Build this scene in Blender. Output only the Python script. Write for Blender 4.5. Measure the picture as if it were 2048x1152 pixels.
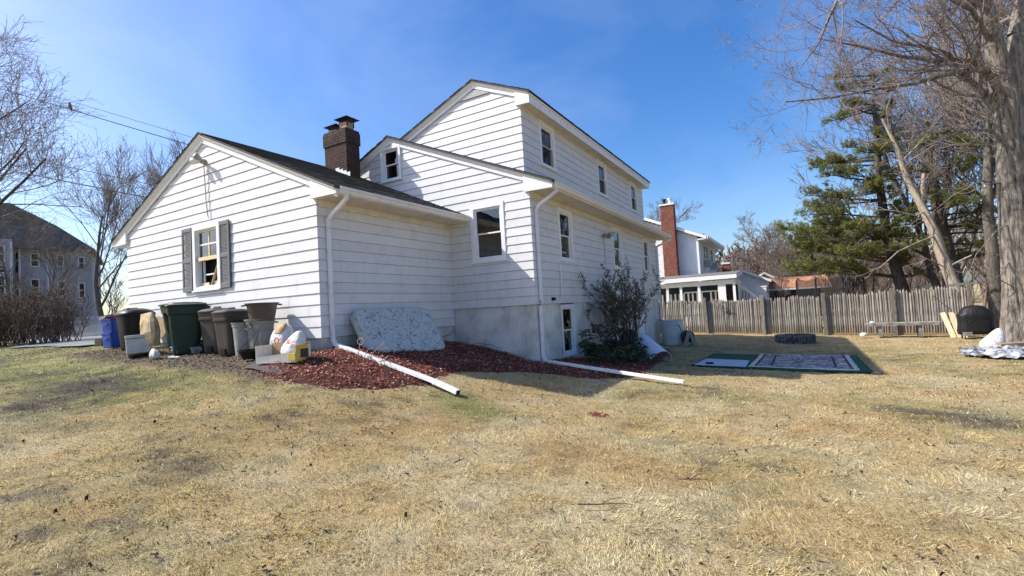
import bpy, math, random
import numpy as np
from mathutils import Vector, Matrix

for _o in list(bpy.data.objects):
    bpy.data.objects.remove(_o, do_unlink=True)
scene = bpy.context.scene
COL = scene.collection
R_ = random.Random(7)
NR = np.random.default_rng(11)

# ------------------------------------------------------------------ camera, sky, sun, exposure
CAM = Vector((7.4533, -5.9808, 0.3083))
yaw, pitch, roll = 0.5221, 0.0446, -0.0567
fw = Vector((-math.sin(yaw) * math.cos(pitch), math.cos(yaw) * math.cos(pitch), math.sin(pitch)))
rt = Vector((math.cos(yaw), math.sin(yaw), 0))
up = rt.cross(fw)
r2 = rt * math.cos(roll) + up * math.sin(roll)
u2 = up * math.cos(roll) - rt * math.sin(roll)
cam_d = bpy.data.cameras.new('camera')
cam = bpy.data.objects.new('camera', cam_d)
COL.objects.link(cam)
cam.matrix_world = Matrix(((r2.x, u2.x, -fw.x, CAM.x), (r2.y, u2.y, -fw.y, CAM.y), (r2.z, u2.z, -fw.z, CAM.z), (0, 0, 0, 1)))
cam_d.sensor_width = 36.0
cam_d.lens = 984.81 / 2048 * 36.0
cam_d.clip_start = 0.05
cam_d.clip_end = 3000
scene.camera = cam

SUN = Vector((-1.0, -0.505, 1.05)).normalized()
SUN_EL = math.asin(SUN.z)
w = bpy.data.worlds.new('World')
scene.world = w
w.use_nodes = True
wn, wl = w.node_tree.nodes, w.node_tree.links
wn.clear()
w_out = wn.new('ShaderNodeOutputWorld')
w_bg = wn.new('ShaderNodeBackground')
w_sky = wn.new('ShaderNodeTexSky')
w_sky.sky_type = 'NISHITA'
w_sky.sun_disc = False
w_sky.sun_elevation = SUN_EL
w_sky.sun_rotation = math.atan2(SUN.x, SUN.y)
w_sky.air_density = 1.0
w_sky.dust_density = 1.9
w_sky.ozone_density = 3.0
w_bg.inputs['Strength'].default_value = 0.102
# thin cirrus, laid on the sky by direction
w_tc = wn.new('ShaderNodeTexCoord')
w_mp = wn.new('ShaderNodeMapping')
w_mp.inputs['Scale'].default_value = (0.8, 1.5, 2.4)
w_mp.inputs['Rotation'].default_value = (0.2, 0.3, 0.6)
w_no = wn.new('ShaderNodeTexNoise')
w_no.inputs['Scale'].default_value = 1.6
w_no.inputs['Detail'].default_value = 7
w_no.inputs['Roughness'].default_value = 0.55
w_no.inputs['Distortion'].default_value = 0.6
w_rp = wn.new('ShaderNodeValToRGB')
w_rp.color_ramp.elements[0].position = 0.46
w_rp.color_ramp.elements[0].color = (0, 0, 0, 1)
w_rp.color_ramp.elements[1].position = 0.85
w_rp.color_ramp.elements[1].color = (0.16, 0.16, 0.16, 1)
w_mx = wn.new('ShaderNodeMixRGB')
w_mx.inputs['Color2'].default_value = (7.6, 8.2, 9.0, 1)
wl.new(w_tc.outputs['Generated'], w_mp.inputs['Vector'])
wl.new(w_mp.outputs['Vector'], w_no.inputs['Vector'])
wl.new(w_no.outputs['Fac'], w_rp.inputs['Fac'])
wl.new(w_rp.outputs['Color'], w_mx.inputs['Fac'])
w_hs = wn.new('ShaderNodeHueSaturation')
w_hs.inputs['Hue'].default_value = 0.508
w_hs.inputs['Saturation'].default_value = 1.36
w_hs.inputs['Value'].default_value = 1.33
wl.new(w_sky.outputs['Color'], w_hs.inputs['Color'])
wl.new(w_hs.outputs['Color'], w_mx.inputs['Color1'])
wl.new(w_mx.outputs['Color'], w_bg.inputs['Color'])
wl.new(w_bg.outputs['Background'], w_out.inputs['Surface'])

sun_d = bpy.data.lights.new('sun', 'SUN')
sun_d.energy = 4.6
sun_d.angle = math.radians(0.53)
sun_d.color = (1.0, 0.955, 0.87)
sun = bpy.data.objects.new('sun', sun_d)
COL.objects.link(sun)
sun.rotation_euler = (-SUN).to_track_quat('-Z', 'Y').to_euler()
sun.location = SUN * 60

scene.view_settings.view_transform = 'Standard'
scene.view_settings.look = 'None'
scene.view_settings.exposure = 0.70
scene.view_settings.gamma = 1.0
scene.view_settings.use_curve_mapping = False
scene.render.engine = 'CYCLES'
scene.cycles.max_bounces = 6
scene.cycles.transparent_max_bounces = 24

# ------------------------------------------------------------------ materials
MATS = {}


def mat(name, col, rough=0.7, var=0.14, scale=5.0, bump=0.0, bs=60.0, metal=0.0, spec=0.3, col2=None, stretch=(1, 1, 1), fac=(0.35, 0.65), attr=None, rnd=0.0, detail=6.0, trans=0.0, bdist=0.01, streak=None):
    m = bpy.data.materials.new(name)
    m.use_nodes = True
    n, l = m.node_tree.nodes, m.node_tree.links
    b = n['Principled BSDF']
    b.inputs['Roughness'].default_value = rough
    b.inputs['Metallic'].default_value = metal
    b.inputs['Specular IOR Level'].default_value = spec
    tc = n.new('ShaderNodeTexCoord')
    mp = n.new('ShaderNodeMapping')
    mp.inputs['Scale'].default_value = stretch
    l.new(tc.outputs['Object'], mp.inputs['Vector'])
    no = n.new('ShaderNodeTexNoise')
    no.inputs['Scale'].default_value = scale
    no.inputs['Detail'].default_value = detail
    no.inputs['Roughness'].default_value = 0.62
    l.new(mp.outputs['Vector'], no.inputs['Vector'])
    mr = n.new('ShaderNodeMapRange')
    mr.inputs['From Min'].default_value = fac[0]
    mr.inputs['From Max'].default_value = fac[1]
    l.new(no.outputs['Fac'], mr.inputs['Value'])
    mix = n.new('ShaderNodeMixRGB')
    l.new(mr.outputs['Result'], mix.inputs['Fac'])
    if attr:
        at = n.new('ShaderNodeAttribute')
        at.attribute_name = attr
        mix.blend_type = 'MULTIPLY'
        mix.inputs['Color2'].default_value = (1 - var, 1 - var, 1 - var, 1)
        l.new(at.outputs['Color'], mix.inputs['Color1'])
    else:
        c1 = tuple(c * (1 + var) for c in col)
        c2 = col2 if col2 else tuple(c * (1 - var) for c in col)
        mix.inputs['Color1'].default_value = (*c1, 1)
        mix.inputs['Color2'].default_value = (*c2, 1)
    out = mix.outputs['Color']
    if streak:  # grime: second noise of its own stretch, multiplied in
        mp2 = n.new('ShaderNodeMapping')
        mp2.inputs['Scale'].default_value = streak[0]
        l.new(tc.outputs['Object'], mp2.inputs['Vector'])
        n2 = n.new('ShaderNodeTexNoise')
        n2.inputs['Scale'].default_value = 1.0
        n2.inputs['Detail'].default_value = 7
        n2.inputs['Roughness'].default_value = 0.7
        l.new(mp2.outputs['Vector'], n2.inputs['Vector'])
        r2_ = n.new('ShaderNodeMapRange')
        r2_.inputs['From Min'].default_value = 0.52
        r2_.inputs['From Max'].default_value = 0.78
        r2_.inputs['To Max'].default_value = streak[1]
        l.new(n2.outputs['Fac'], r2_.inputs['Value'])
        m3 = n.new('ShaderNodeMixRGB')
        m3.blend_type = 'MULTIPLY'
        m3.inputs['Color2'].default_value = (*streak[2], 1)
        l.new(r2_.outputs['Result'], m3.inputs['Fac'])
        l.new(out, m3.inputs['Color1'])
        out = m3.outputs['Color']
    if rnd:
        oi = n.new('ShaderNodeObjectInfo')
        m2 = n.new('ShaderNodeMapRange')
        m2.inputs['To Min'].default_value = 1 - rnd
        m2.inputs['To Max'].default_value = 1 + rnd
        l.new(oi.outputs['Random'], m2.inputs['Value'])
        mm = n.new('ShaderNodeVectorMath')
        mm.operation = 'SCALE'
        l.new(out, mm.inputs[0])
        l.new(m2.outputs['Result'], mm.inputs['Scale'])
        out = mm.outputs['Vector']
    l.new(out, b.inputs['Base Color'])
    if bump:
        bn = n.new('ShaderNodeTexNoise')
        bn.inputs['Scale'].default_value = bs
        bn.inputs['Detail'].default_value = 5
        l.new(mp.outputs['Vector'], bn.inputs['Vector'])
        bp = n.new('ShaderNodeBump')
        bp.inputs['Strength'].default_value = bump
        bp.inputs['Distance'].default_value = bdist
        l.new(bn.outputs['Fac'], bp.inputs['Height'])
        l.new(bp.outputs['Normal'], b.inputs['Normal'])
    if trans:
        tr = n.new('ShaderNodeBsdfTranslucent')
        l.new(out, tr.inputs['Color'])
        ms = n.new('ShaderNodeMixShader')
        ms.inputs['Fac'].default_value = trans
        l.new(b.outputs['BSDF'], ms.inputs[1])
        l.new(tr.outputs['BSDF'], ms.inputs[2])
        l.new(ms.outputs['Shader'], n['Material Output'].inputs['Surface'])
    MATS[name] = m
    return m


def glass_mat(name, tint=0.5, ior=1.75):
    m = bpy.data.materials.new(name)
    m.use_nodes = True
    n, l = m.node_tree.nodes, m.node_tree.links
    n.remove(n['Principled BSDF'])
    tr = n.new('ShaderNodeBsdfTransparent')
    tr.inputs['Color'].default_value = (tint, tint * 1.02, tint * 1.02, 1)
    gl = n.new('ShaderNodeBsdfGlossy')
    gl.inputs['Roughness'].default_value = 0.015
    tc = n.new('ShaderNodeTexCoord')
    no = n.new('ShaderNodeTexNoise')
    no.inputs['Scale'].default_value = 2.2
    l.new(tc.outputs['Object'], no.inputs['Vector'])
    bp = n.new('ShaderNodeBump')
    bp.inputs['Strength'].default_value = 0.12
    bp.inputs['Distance'].default_value = 0.02
    l.new(no.outputs['Fac'], bp.inputs['Height'])
    l.new(bp.outputs['Normal'], gl.inputs['Normal'])
    fr = n.new('ShaderNodeFresnel')
    fr.inputs['IOR'].default_value = ior
    mx = n.new('ShaderNodeMixShader')
    l.new(fr.outputs['Fac'], mx.inputs['Fac'])
    l.new(tr.outputs['BSDF'], mx.inputs[1])
    l.new(gl.outputs['BSDF'], mx.inputs[2])
    l.new(mx.outputs['Shader'], n['Material Output'].inputs['Surface'])
    MATS[name] = m
    return m


def net_mat(name, col, alpha):
    m = bpy.data.materials.new(name)
    m.use_nodes = True
    n, l = m.node_tree.nodes, m.node_tree.links
    b = n['Principled BSDF']
    b.inputs['Base Color'].default_value = (*col, 1)
    b.inputs['Roughness'].default_value = 0.9
    tr = n.new('ShaderNodeBsdfTransparent')
    mx = n.new('ShaderNodeMixShader')
    mx.inputs['Fac'].default_value = alpha
    l.new(tr.outputs['BSDF'], mx.inputs[1])
    l.new(b.outputs['BSDF'], mx.inputs[2])
    l.new(mx.outputs['Shader'], n['Material Output'].inputs['Surface'])
    MATS[name] = m
    return m


mat('siding', (0.645, 0.645, 0.645), 0.45, 0.03, 2.2, 0.16, 9, spec=0.35, col2=(0.57, 0.56, 0.545), stretch=(1, 1, 1.8), fac=(0.45, 0.85), rnd=0.03, bdist=0.006, streak=((9, 9, 1.6), .55, (.72, .69, .64)))
mat('trim_white', (0.77, 0.77, 0.76), 0.45, 0.03, 9, 0.12, 40, spec=0.4, col2=(0.66, 0.65, 0.62), fac=(0.5, 0.85))
mat('soffit', (0.66, 0.61, 0.52), 0.6, 0.05, 3, 0, col2=(0.52, 0.45, 0.34), fac=(0.45, 0.8))
mat('gutter', (0.74, 0.73, 0.71), 0.4, 0.04, 6, 0, spec=0.45, col2=(0.58, 0.56, 0.52), fac=(0.5, 0.85))
mat('downspout', (0.76, 0.76, 0.76), 0.35, 0.03, 6, 0.1, 30, spec=0.5, col2=(0.62, 0.61, 0.58), fac=(0.5, 0.85), streak=((7, 7, 5), .7, (.55, .50, .43)))
mat('shingle', (0.050, 0.049, 0.048), 0.9, 0.35, 3.5, 0.6, 180, col2=(0.095, 0.090, 0.082), fac=(0.35, 0.75))
mat('concrete', (0.66, 0.64, 0.60), 0.85, 0.06, 1.8, 0.35, 45, col2=(0.42, 0.40, 0.365), fac=(0.42, 0.75), streak=((2.6, 2.6, .9), .9, (.42, .40, .36)))
mat('shutter', (0.155, 0.155, 0.165), 0.6, 0.12, 20, 0.1, 60)
mat('dark_room', (0.018, 0.018, 0.020), 0.9, 0.3, 2)
mat('curtain', (0.42, 0.41, 0.39), 0.9, 0.3, 9, stretch=(9, 9, 0.4), col2=(0.16, 0.155, 0.15))
mat('screen', (0.030, 0.032, 0.035), 0.8, 0.2, 5)
mat('raw_wood', (0.72, 0.60, 0.40), 0.7, 0.1, 9, 0.1, 40, stretch=(1, 1, 8), col2=(0.60, 0.47, 0.28))
mat('brick_dark', (0.066, 0.031, 0.024), 0.9, 0.35, 7, 0.4, 90, col2=(0.032, 0.022, 0.019), fac=(0.35, 0.7))
mat('brick_soot', (0.058, 0.040, 0.033), 0.95, 0.35, 7, 0.4, 90, col2=(0.022, 0.018, 0.016), fac=(0.35, 0.7))
mat('mortar_dark', (0.10, 0.085, 0.075), 0.95, 0.2, 20)
mat('brick_red', (0.25, 0.092, 0.062), 0.9, 0.25, 6, 0.3, 60, col2=(0.15, 0.052, 0.036))
mat('mortar_red', (0.36, 0.27, 0.22), 0.95, 0.15, 20)
mat('flashing', (0.78, 0.78, 0.77), 0.4, 0.08, 8)
mat('black_metal', (0.012, 0.012, 0.013), 0.55, 0.3, 10)
mat('clay', (0.42, 0.26, 0.19), 0.85, 0.15, 10)
mat('lamp_metal', (0.30, 0.29, 0.24), 0.45, 0.2, 14, spec=0.5)
mat('lamp_glass', (0.10, 0.10, 0.065), 0.15, 0.2, 30, spec=0.6)
mat('wire', (0.012, 0.012, 0.013), 0.7, 0.1, 10)
mat('ground', (1, 1, 1), 0.95, 0.62, 48, 0.9, 150, attr='Col', fac=(0.38, 0.72), bdist=0.02)
mat('grass', (1, 1, 1), 0.75, 0.25, 30, attr='Col', fac=(0.4, 0.8), trans=0.35, spec=0.2)
mat('mulch_bed', (0.085, 0.026, 0.018), 0.95, 0.5, 26, 0.9, 70, col2=(0.030, 0.012, 0.010), bdist=0.03)
mat('mulch', (1, 1, 1), 0.85, 0.25, 40, attr='Col', fac=(0.3, 0.8))
mat('litter', (1, 1, 1), 0.9, 0.25, 40, attr='Col')
mat('asphalt', (0.21, 0.215, 0.225), 0.9, 0.12, 1.2, 0.3, 150, col2=(0.15, 0.15, 0.155))
mat('fence_wood', (0.335, 0.300, 0.255), 0.95, 0.25, 5, 0.5, 40, stretch=(6, 6, 0.8), col2=(0.150, 0.125, 0.103), rnd=0.32)
mat('post_wood', (0.22, 0.20, 0.16), 0.95, 0.25, 5, 0.5, 40, stretch=(5, 5, 0.7), col2=(0.12, 0.105, 0.085), rnd=0.2)
mat('bench_wood', (0.27, 0.255, 0.235), 0.95, 0.25, 5, 0.3, 40, col2=(0.12, 0.105, 0.09), rnd=0.2)
mat('bark_maple', (0.235, 0.205, 0.170), 0.95, 0.25, 5, 0.9, 13, stretch=(3, 3, 0.45), col2=(0.055, 0.046, 0.038), fac=(0.38, 0.66), bdist=0.05)
mat('bark_grey', (0.15, 0.132, 0.112), 0.95, 0.2, 6, 0.5, 30, stretch=(3, 3, 0.6), col2=(0.065, 0.055, 0.047))
mat('bark_pale', (0.30, 0.255, 0.20), 0.9, 0.2, 5, 0.5, 22, stretch=(3, 3, 0.5), col2=(0.15, 0.11, 0.08), fac=(0.4, 0.75))
mat('bark_dark', (0.085, 0.075, 0.065), 0.95, 0.25, 6, 0.6, 30, stretch=(3, 3, 0.6), col2=(0.035, 0.03, 0.027))
mat('twig', (0.20, 0.165, 0.145), 0.9, 0.2, 3)
mat('twig_red', (0.21, 0.165, 0.145), 0.9, 0.2, 3)
mat('needle', (1, 1, 1), 0.6, 0.2, 6, attr='Col', trans=0.2, spec=0.25)
mat('woods', (0.175, 0.128, 0.108), 0.95, 0.3, 0.3, col2=(0.10, 0.076, 0.066))
mat('hedge_twig', (0.15, 0.108, 0.08), 0.95, 0.35, 2, col2=(0.08, 0.058, 0.045))
mat('shrub_stem', (0.10, 0.075, 0.055), 0.9, 0.2, 6)
mat('leaf', (1, 1, 1), 0.45, 0.15, 10, attr='Col', trans=0.12, spec=0.4)
mat('green_plastic', (0.006, 0.023, 0.018), 0.42, 0.2, 4, 0.1, 60, spec=0.35, col2=(0.010, 0.031, 0.025), streak=((4, 4, 2), .6, (2.0, 1.9, 1.7)))
mat('black_plastic', (0.009, 0.0095, 0.010), 0.45, 0.2, 5, 0.08, 60, spec=0.22)
mat('brown_plastic', (0.058, 0.048, 0.044), 0.5, 0.12, 5, 0.08, 60, spec=0.25, col2=(0.048, 0.039, 0.036), streak=((4, 4, 2), .6, (1.6, 1.5, 1.4)))
mat('grey_plastic', (0.29, 0.28, 0.265), 0.5, 0.1, 5, 0.08, 60, spec=0.35, col2=(0.18, 0.17, 0.16))
mat('can_brown', (0.085, 0.065, 0.053), 0.5, 0.12, 5, spec=0.35)
mat('blue_plastic', (0.006, 0.055, 0.34), 0.42, 0.1, 5, spec=0.4)
mat('cream', (0.56, 0.54, 0.47), 0.6, 0.06, 6, col2=(0.45, 0.42, 0.36))
mat('card', (0.50, 0.35, 0.20), 0.85, 0.1, 8, col2=(0.38, 0.26, 0.145))
mat('card_white', (0.74, 0.70, 0.60), 0.8, 0.08, 10)
mat('card_yellow', (0.72, 0.52, 0.10), 0.7, 0.1, 10)
mat('print_dark', (0.10, 0.05, 0.035), 0.7, 0.2, 30)
mat('print_red', (0.62, 0.07, 0.045), 0.6, 0.15, 20)
mat('paper_bag', (0.70, 0.54, 0.34), 0.85, 0.1, 7, 0.3, 14, col2=(0.48, 0.33, 0.18), bdist=0.02)
mat('bag_white', (0.72, 0.71, 0.68), 0.4, 0.06, 9, 0.9, 14, spec=0.4, trans=0.2, bdist=0.03)
mat('sack', (0.66, 0.65, 0.62), 0.5, 0.1, 6, 0.9, 10, spec=0.35, col2=(0.46, 0.42, 0.35), fac=(0.45, 0.7), bdist=0.05)
mat('wire_rust', (0.16, 0.10, 0.07), 0.8, 0.3, 20)
mat('vine', (0.40, 0.29, 0.22), 0.9, 0.2, 20)
mat('weed_cloth', (0.055, 0.058, 0.062), 0.7, 0.3, 8, 0.4, 20)
mat('turf_green', (0.006, 0.085, 0.042), 0.9, 0.2, 9, 0.5, 160, col2=(0.004, 0.055, 0.03))
mat('carpet_blue', (0.44, 0.52, 0.62), 0.95, 0.12, 5, 0.3, 90, col2=(0.33, 0.41, 0.52))
mat('stone', (0.115, 0.115, 0.12), 0.9, 0.25, 7, 0.6, 30, col2=(0.065, 0.065, 0.07), rnd=0.3)
mat('ash', (0.03, 0.028, 0.027), 0.95, 0.4, 9)
mat('cover_black', (0.010, 0.010, 0.011), 0.55, 0.3, 6, 0.5, 12, spec=0.35, bdist=0.03)
mat('plank_pale', (0.66, 0.58, 0.40), 0.8, 0.08, 6, col2=(0.56, 0.45, 0.27), rnd=0.12, stretch=(4, 4, 0.5))
mat('plank_brown', (0.33, 0.22, 0.13), 0.85, 0.12, 6)
mat('tarp', (0.46, 0.47, 0.50), 0.35, 0.2, 4.5, 0.8, 9, spec=0.5, col2=(0.05, 0.05, 0.055), fac=(0.40, 0.60), bdist=0.05)
mat('barrel', (0.56, 0.60, 0.63), 0.4, 0.06, 4, trans=0.1)
mat('tan_plastic', (0.26, 0.235, 0.20), 0.5, 0.08, 8)
mat('hose', (0.010, 0.075, 0.045), 0.45, 0.15, 8)
mat('pipe_rust', (0.075, 0.035, 0.026), 0.8, 0.3, 12)
mat('vinyl', (0.72, 0.75, 0.80), 0.45, 0.04, 5)
mat('nb_siding', (0.76, 0.77, 0.78), 0.5, 0.04, 3, col2=(0.69, 0.70, 0.71), rnd=0.02)
mat('grey_siding', (0.40, 0.41, 0.44), 0.7, 0.06, 3, rnd=0.03)
mat('roof_grey', (0.15, 0.147, 0.145), 0.9, 0.25, 5, 0.3, 60)
mat('roof_brown', (0.42, 0.20, 0.105), 0.9, 0.22, 2.4, 0.5, 40, col2=(0.25, 0.115, 0.065), fac=(0.35, 0.65))
mat('wall_dark', (0.045, 0.05, 0.058), 0.8, 0.2, 4)
mat('ac_unit', (0.40, 0.40, 0.38), 0.6, 0.1, 8)
mat('bird', (0.13, 0.10, 0.085), 0.8, 0.3, 40, col2=(0.24, 0.18, 0.14))
glass_mat('glass', 0.5, 2.3)
glass_mat('glass_far', 0.3, 1.6)
net_mat('net', (0.012, 0.012, 0.013), 0.42)


def mattress_material():
    m = mat('mattress', (0.60, 0.63, 0.66), 0.85, 0.05, 20, 0.0)
    n, l = m.node_tree.nodes, m.node_tree.links
    b = n['Principled BSDF']
    tc = n.new('ShaderNodeTexCoord')
    v1 = n.new('ShaderNodeTexVoronoi')
    v1.inputs['Scale'].default_value = 4.6
    v1.inputs['Randomness'].default_value = 0.75
    l.new(tc.outputs['Object'], v1.inputs['Vector'])
    v2 = n.new('ShaderNodeTexVoronoi')
    v2.inputs['Scale'].default_value = 27
    l.new(tc.outputs['Object'], v2.inputs['Vector'])
    c1 = n.new('ShaderNodeMapRange')
    c1.inputs['From Min'].default_value = 0.85
    c1.inputs['From Max'].default_value = 0.30
    l.new(v1.outputs['Distance'], c1.inputs['Value'])
    c2 = n.new('ShaderNodeMapRange')
    c2.inputs['From Min'].default_value = 0.60
    c2.inputs['From Max'].default_value = 0.36
    l.new(v2.outputs['Distance'], c2.inputs['Value'])
    nz = n.new('ShaderNodeTexNoise')
    nz.inputs['Scale'].default_value = 11
    l.new(tc.outputs['Object'], nz.inputs['Vector'])
    c3 = n.new('ShaderNodeMapRange')
    c3.inputs['From Min'].default_value = 0.44
    c3.inputs['From Max'].default_value = 0.54
    l.new(nz.outputs['Fac'], c3.inputs['Value'])
    mu = n.new('ShaderNodeMath')
    mu.operation = 'MULTIPLY'
    l.new(c1.outputs['Result'], mu.inputs[0])
    l.new(c2.outputs['Result'], mu.inputs[1])
    mu2 = n.new('ShaderNodeMath')
    mu2.operation = 'MULTIPLY'
    l.new(mu.outputs['Value'], mu2.inputs[0])
    l.new(c3.outputs['Result'], mu2.inputs[1])
    mx = n.new('ShaderNodeMixRGB')
    mx.inputs['Color1'].default_value = (0.50, 0.525, 0.515, 1)
    mx.inputs['Color2'].default_value = (0.14, 0.17, 0.215, 1)
    l.new(mu2.outputs['Value'], mx.inputs['Fac'])
    l.new(mx.outputs['Color'], b.inputs['Base Color'])
    # quilting
    wv = n.new('ShaderNodeTexVoronoi')
    wv.inputs['Scale'].default_value = 15
    l.new(tc.outputs['Object'], wv.inputs['Vector'])
    bp = n.new('ShaderNodeBump')
    bp.inputs['Strength'].default_value = 0.5
    bp.inputs['Distance'].default_value = 0.02
    l.new(wv.outputs['Distance'], bp.inputs['Height'])
    l.new(bp.outputs['Normal'], b.inputs['Normal'])


mattress_material()


def rug_material():
    m = mat('rug_pattern', (0.5, 0.5, 0.5), 0.95, 0.05, 20)
    n, l = m.node_tree.nodes, m.node_tree.links
    b = n['Principled BSDF']
    tc = n.new('ShaderNodeTexCoord')
    nz = n.new('ShaderNodeTexNoise')
    nz.inputs['Scale'].default_value = 5.5
    nz.inputs['Detail'].default_value = 4
    nz.inputs['Distortion'].default_value = 1.4
    l.new(tc.outputs['Object'], nz.inputs['Vector'])
    rp = n.new('ShaderNodeValToRGB')
    e = rp.color_ramp.elements
    e[0].position, e[0].color = 0.40, (0.075, 0.070, 0.095, 1)
    e[1].position, e[1].color = 0.62, (0.46, 0.455, 0.46, 1)
    x = e.new(0.50)
    x.color = (0.22, 0.212, 0.228, 1)
    l.new(nz.outputs['Fac'], rp.inputs['Fac'])
    l.new(rp.outputs['Color'], b.inputs['Base Color'])


rug_material()
mat('rug_border', (0.52, 0.50, 0.49), 0.95, 0.1, 12)
mat('rug_stripe', (0.035, 0.035, 0.05), 0.95, 0.2, 12)


# ------------------------------------------------------------------ mesh helpers
class MB:
    def __init__(s):
        s.v, s.f = [], []

    def quad(s, a, b, c, d):
        i = len(s.v)
        s.v += [tuple(a), tuple(b), tuple(c), tuple(d)]
        s.f.append((i, i + 1, i + 2, i + 3))
        return s

    def hexa(s, p):  # 8 points: bottom loop 0-3, top loop 4-7
        i = len(s.v)
        s.v += [tuple(x) for x in p]
        s.f += [tuple(i + k for k in q) for q in ((3, 2, 1, 0), (4, 5, 6, 7), (0, 1, 5, 4), (1, 2, 6, 5), (2, 3, 7, 6), (3, 0, 4, 7))]
        return s

    def box(s, x0, x1, y0, y1, z0, z1):
        return s.hexa([(x0, y0, z0), (x1, y0, z0), (x1, y1, z0), (x0, y1, z0), (x0, y0, z1), (x1, y0, z1), (x1, y1, z1), (x0, y1, z1)])

    def prism(s, poly, a, b):  # two matching loops of 3d points
        i = len(s.v)
        n = len(a)
        s.v += [tuple(x) for x in a] + [tuple(x) for x in b]
        s.f.append(tuple(i + k for k in reversed(range(n))))
        s.f.append(tuple(i + n + k for k in range(n)))
        for k in range(n):
            j = (k + 1) % n
            s.f.append((i + k, i + j, i + n + j, i + n + k))
        return s

    def bar(s, p0, p1, w, h, upv=(0, 0, 1)):
        p0, p1 = Vector(p0), Vector(p1)
        d = (p1 - p0).normalized()
        x = d.cross(Vector(upv))
        if x.length < 1e-4:
            x = d.cross(Vector((1, 0, 0)))
        x.normalize()
        y = x.cross(d).normalized()
        q = []
        for p in (p0, p1):
            for a, b in ((-1, -1), (1, -1), (1, 1), (-1, 1)):
                q.append(p + x * (a * w / 2) + y * (b * h / 2))
        return s.hexa(q)

    def tube(s, pts, r, n=8, cap=True):
        pts = [Vector(p) for p in pts]
        rs = r if isinstance(r, (list, tuple)) else [r] * len(pts)
        i0 = len(s.v)
        ref = None
        for k, p in enumerate(pts):
            d = (pts[min(k + 1, len(pts) - 1)] - pts[max(k - 1, 0)]).normalized()
            if ref is None:
                ref = d.cross(Vector((0, 0, 1)))
                if ref.length < 1e-3:
                    ref = d.cross(Vector((1, 0, 0)))
            a = (ref - d * ref.dot(d)).normalized()
            ref = a
            b = d.cross(a)
            for j in range(n):
                t = 2 * math.pi * j / n
                s.v.append(tuple(p + (a * math.cos(t) + b * math.sin(t)) * rs[k]))
        for k in range(len(pts) - 1):
            for j in range(n):
                s.f.append((i0 + k * n + j, i0 + k * n + (j + 1) % n, i0 + (k + 1) * n + (j + 1) % n, i0 + (k + 1) * n + j))
        if cap:
            s.f.append(tuple(i0 + j for j in reversed(range(n))))
            e = i0 + (len(pts) - 1) * n
            s.f.append(tuple(e + j for j in range(n)))
        return s

    def loft(s, secs, n=28, cap0=True, cap1=True, wob=0.0, rng=None):
        """secs: (z, hx, hy, exponent, cx, cy)"""
        i0 = len(s.v)
        for q in secs:
            z, hx, hy, e = q[:4]
            cx, cy = (q[4], q[5]) if len(q) > 5 else (0, 0)
            for j in range(n):
                t = 2 * math.pi * j / n
                c, sn = math.cos(t), math.sin(t)
                k = 1 + (rng.uniform(-wob, wob) if wob else 0)
                s.v.append((cx + hx * k * math.copysign(abs(c) ** (2 / e), c), cy + hy * k * math.copysign(abs(sn) ** (2 / e), sn), z + (rng.uniform(-wob, wob) * hx * 0.5 if wob else 0)))
        m = len(secs)
        for k in range(m - 1):
            for j in range(n):
                s.f.append((i0 + k * n + j, i0 + k * n + (j + 1) % n, i0 + (k + 1) * n + (j + 1) % n, i0 + (k + 1) * n + j))
        if cap0:
            s.f.append(tuple(i0 + j for j in reversed(range(n))))
        if cap1:
            s.f.append(tuple(i0 + (m - 1) * n + j for j in range(n)))
        return s

    def mesh(s, name, smooth=False):
        me = bpy.data.meshes.new(name)
        me.from_pydata(s.v, [], s.f)
        if smooth:
            me.polygons.foreach_set('use_smooth', [True] * len(me.polygons))
        me.update()
        return me

    def build_each(s, name, m, parent=None, **kw):
        """every connected piece an object of its own"""
        par = list(range(len(s.v)))

        def find(x):
            while par[x] != x:
                par[x] = par[par[x]]
                x = par[x]
            return x
        for fc in s.f:
            for k in fc[1:]:
                a, b = find(fc[0]), find(k)
                if a != b:
                    par[b] = a
        grp = {}
        for fc in s.f:
            grp.setdefault(find(fc[0]), []).append(fc)
        out = []
        for fs in grp.values():
            mb = MB()
            ids = {}
            for fc in fs:
                for k in fc:
                    if k not in ids:
                        ids[k] = len(mb.v)
                        mb.v.append(s.v[k])
                mb.f.append(tuple(ids[k] for k in fc))
            out.append(mb.build(name, m, parent, **kw))
        return out

    def build(s, name, m, parent=None, loc=None, rz=0.0, smooth=False, bevel=0.0, rot=None):
        return link(name, s.mesh(name, smooth), m, parent, loc, rz, bevel, rot)


def link(name, me, m, parent=None, loc=None, rz=0.0, bevel=0.0, rot=None):
    o = bpy.data.objects.new(name, me)
    if m and not me.materials:
        me.materials.append(MATS[m])
    COL.objects.link(o)
    if parent:
        o.parent = parent
    if loc is not None:
        o.location = loc
    o.rotation_euler = rot if rot else (0, 0, rz)
    if bevel:
        b = o.modifiers.new('bevel', 'BEVEL')
        b.width = bevel
        b.segments = 2
        b.limit_method = 'ANGLE'
    return o


def tag(o, label, cat, group=None, kind=None):
    o['label'] = label
    o['category'] = cat
    if group:
        o['group'] = group
    if kind:
        o['kind'] = kind
    return o


def thing(name, label, cat, loc=(0, 0, 0), rz=0.0, group=None):
    o = bpy.data.objects.new(name, None)
    o.empty_display_size = 0.2
    COL.objects.link(o)
    o.location = loc
    o.rotation_euler = (0, 0, rz)
    return tag(o, label, cat, group)


def struct(o):
    o['kind'] = 'structure'
    return o


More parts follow.
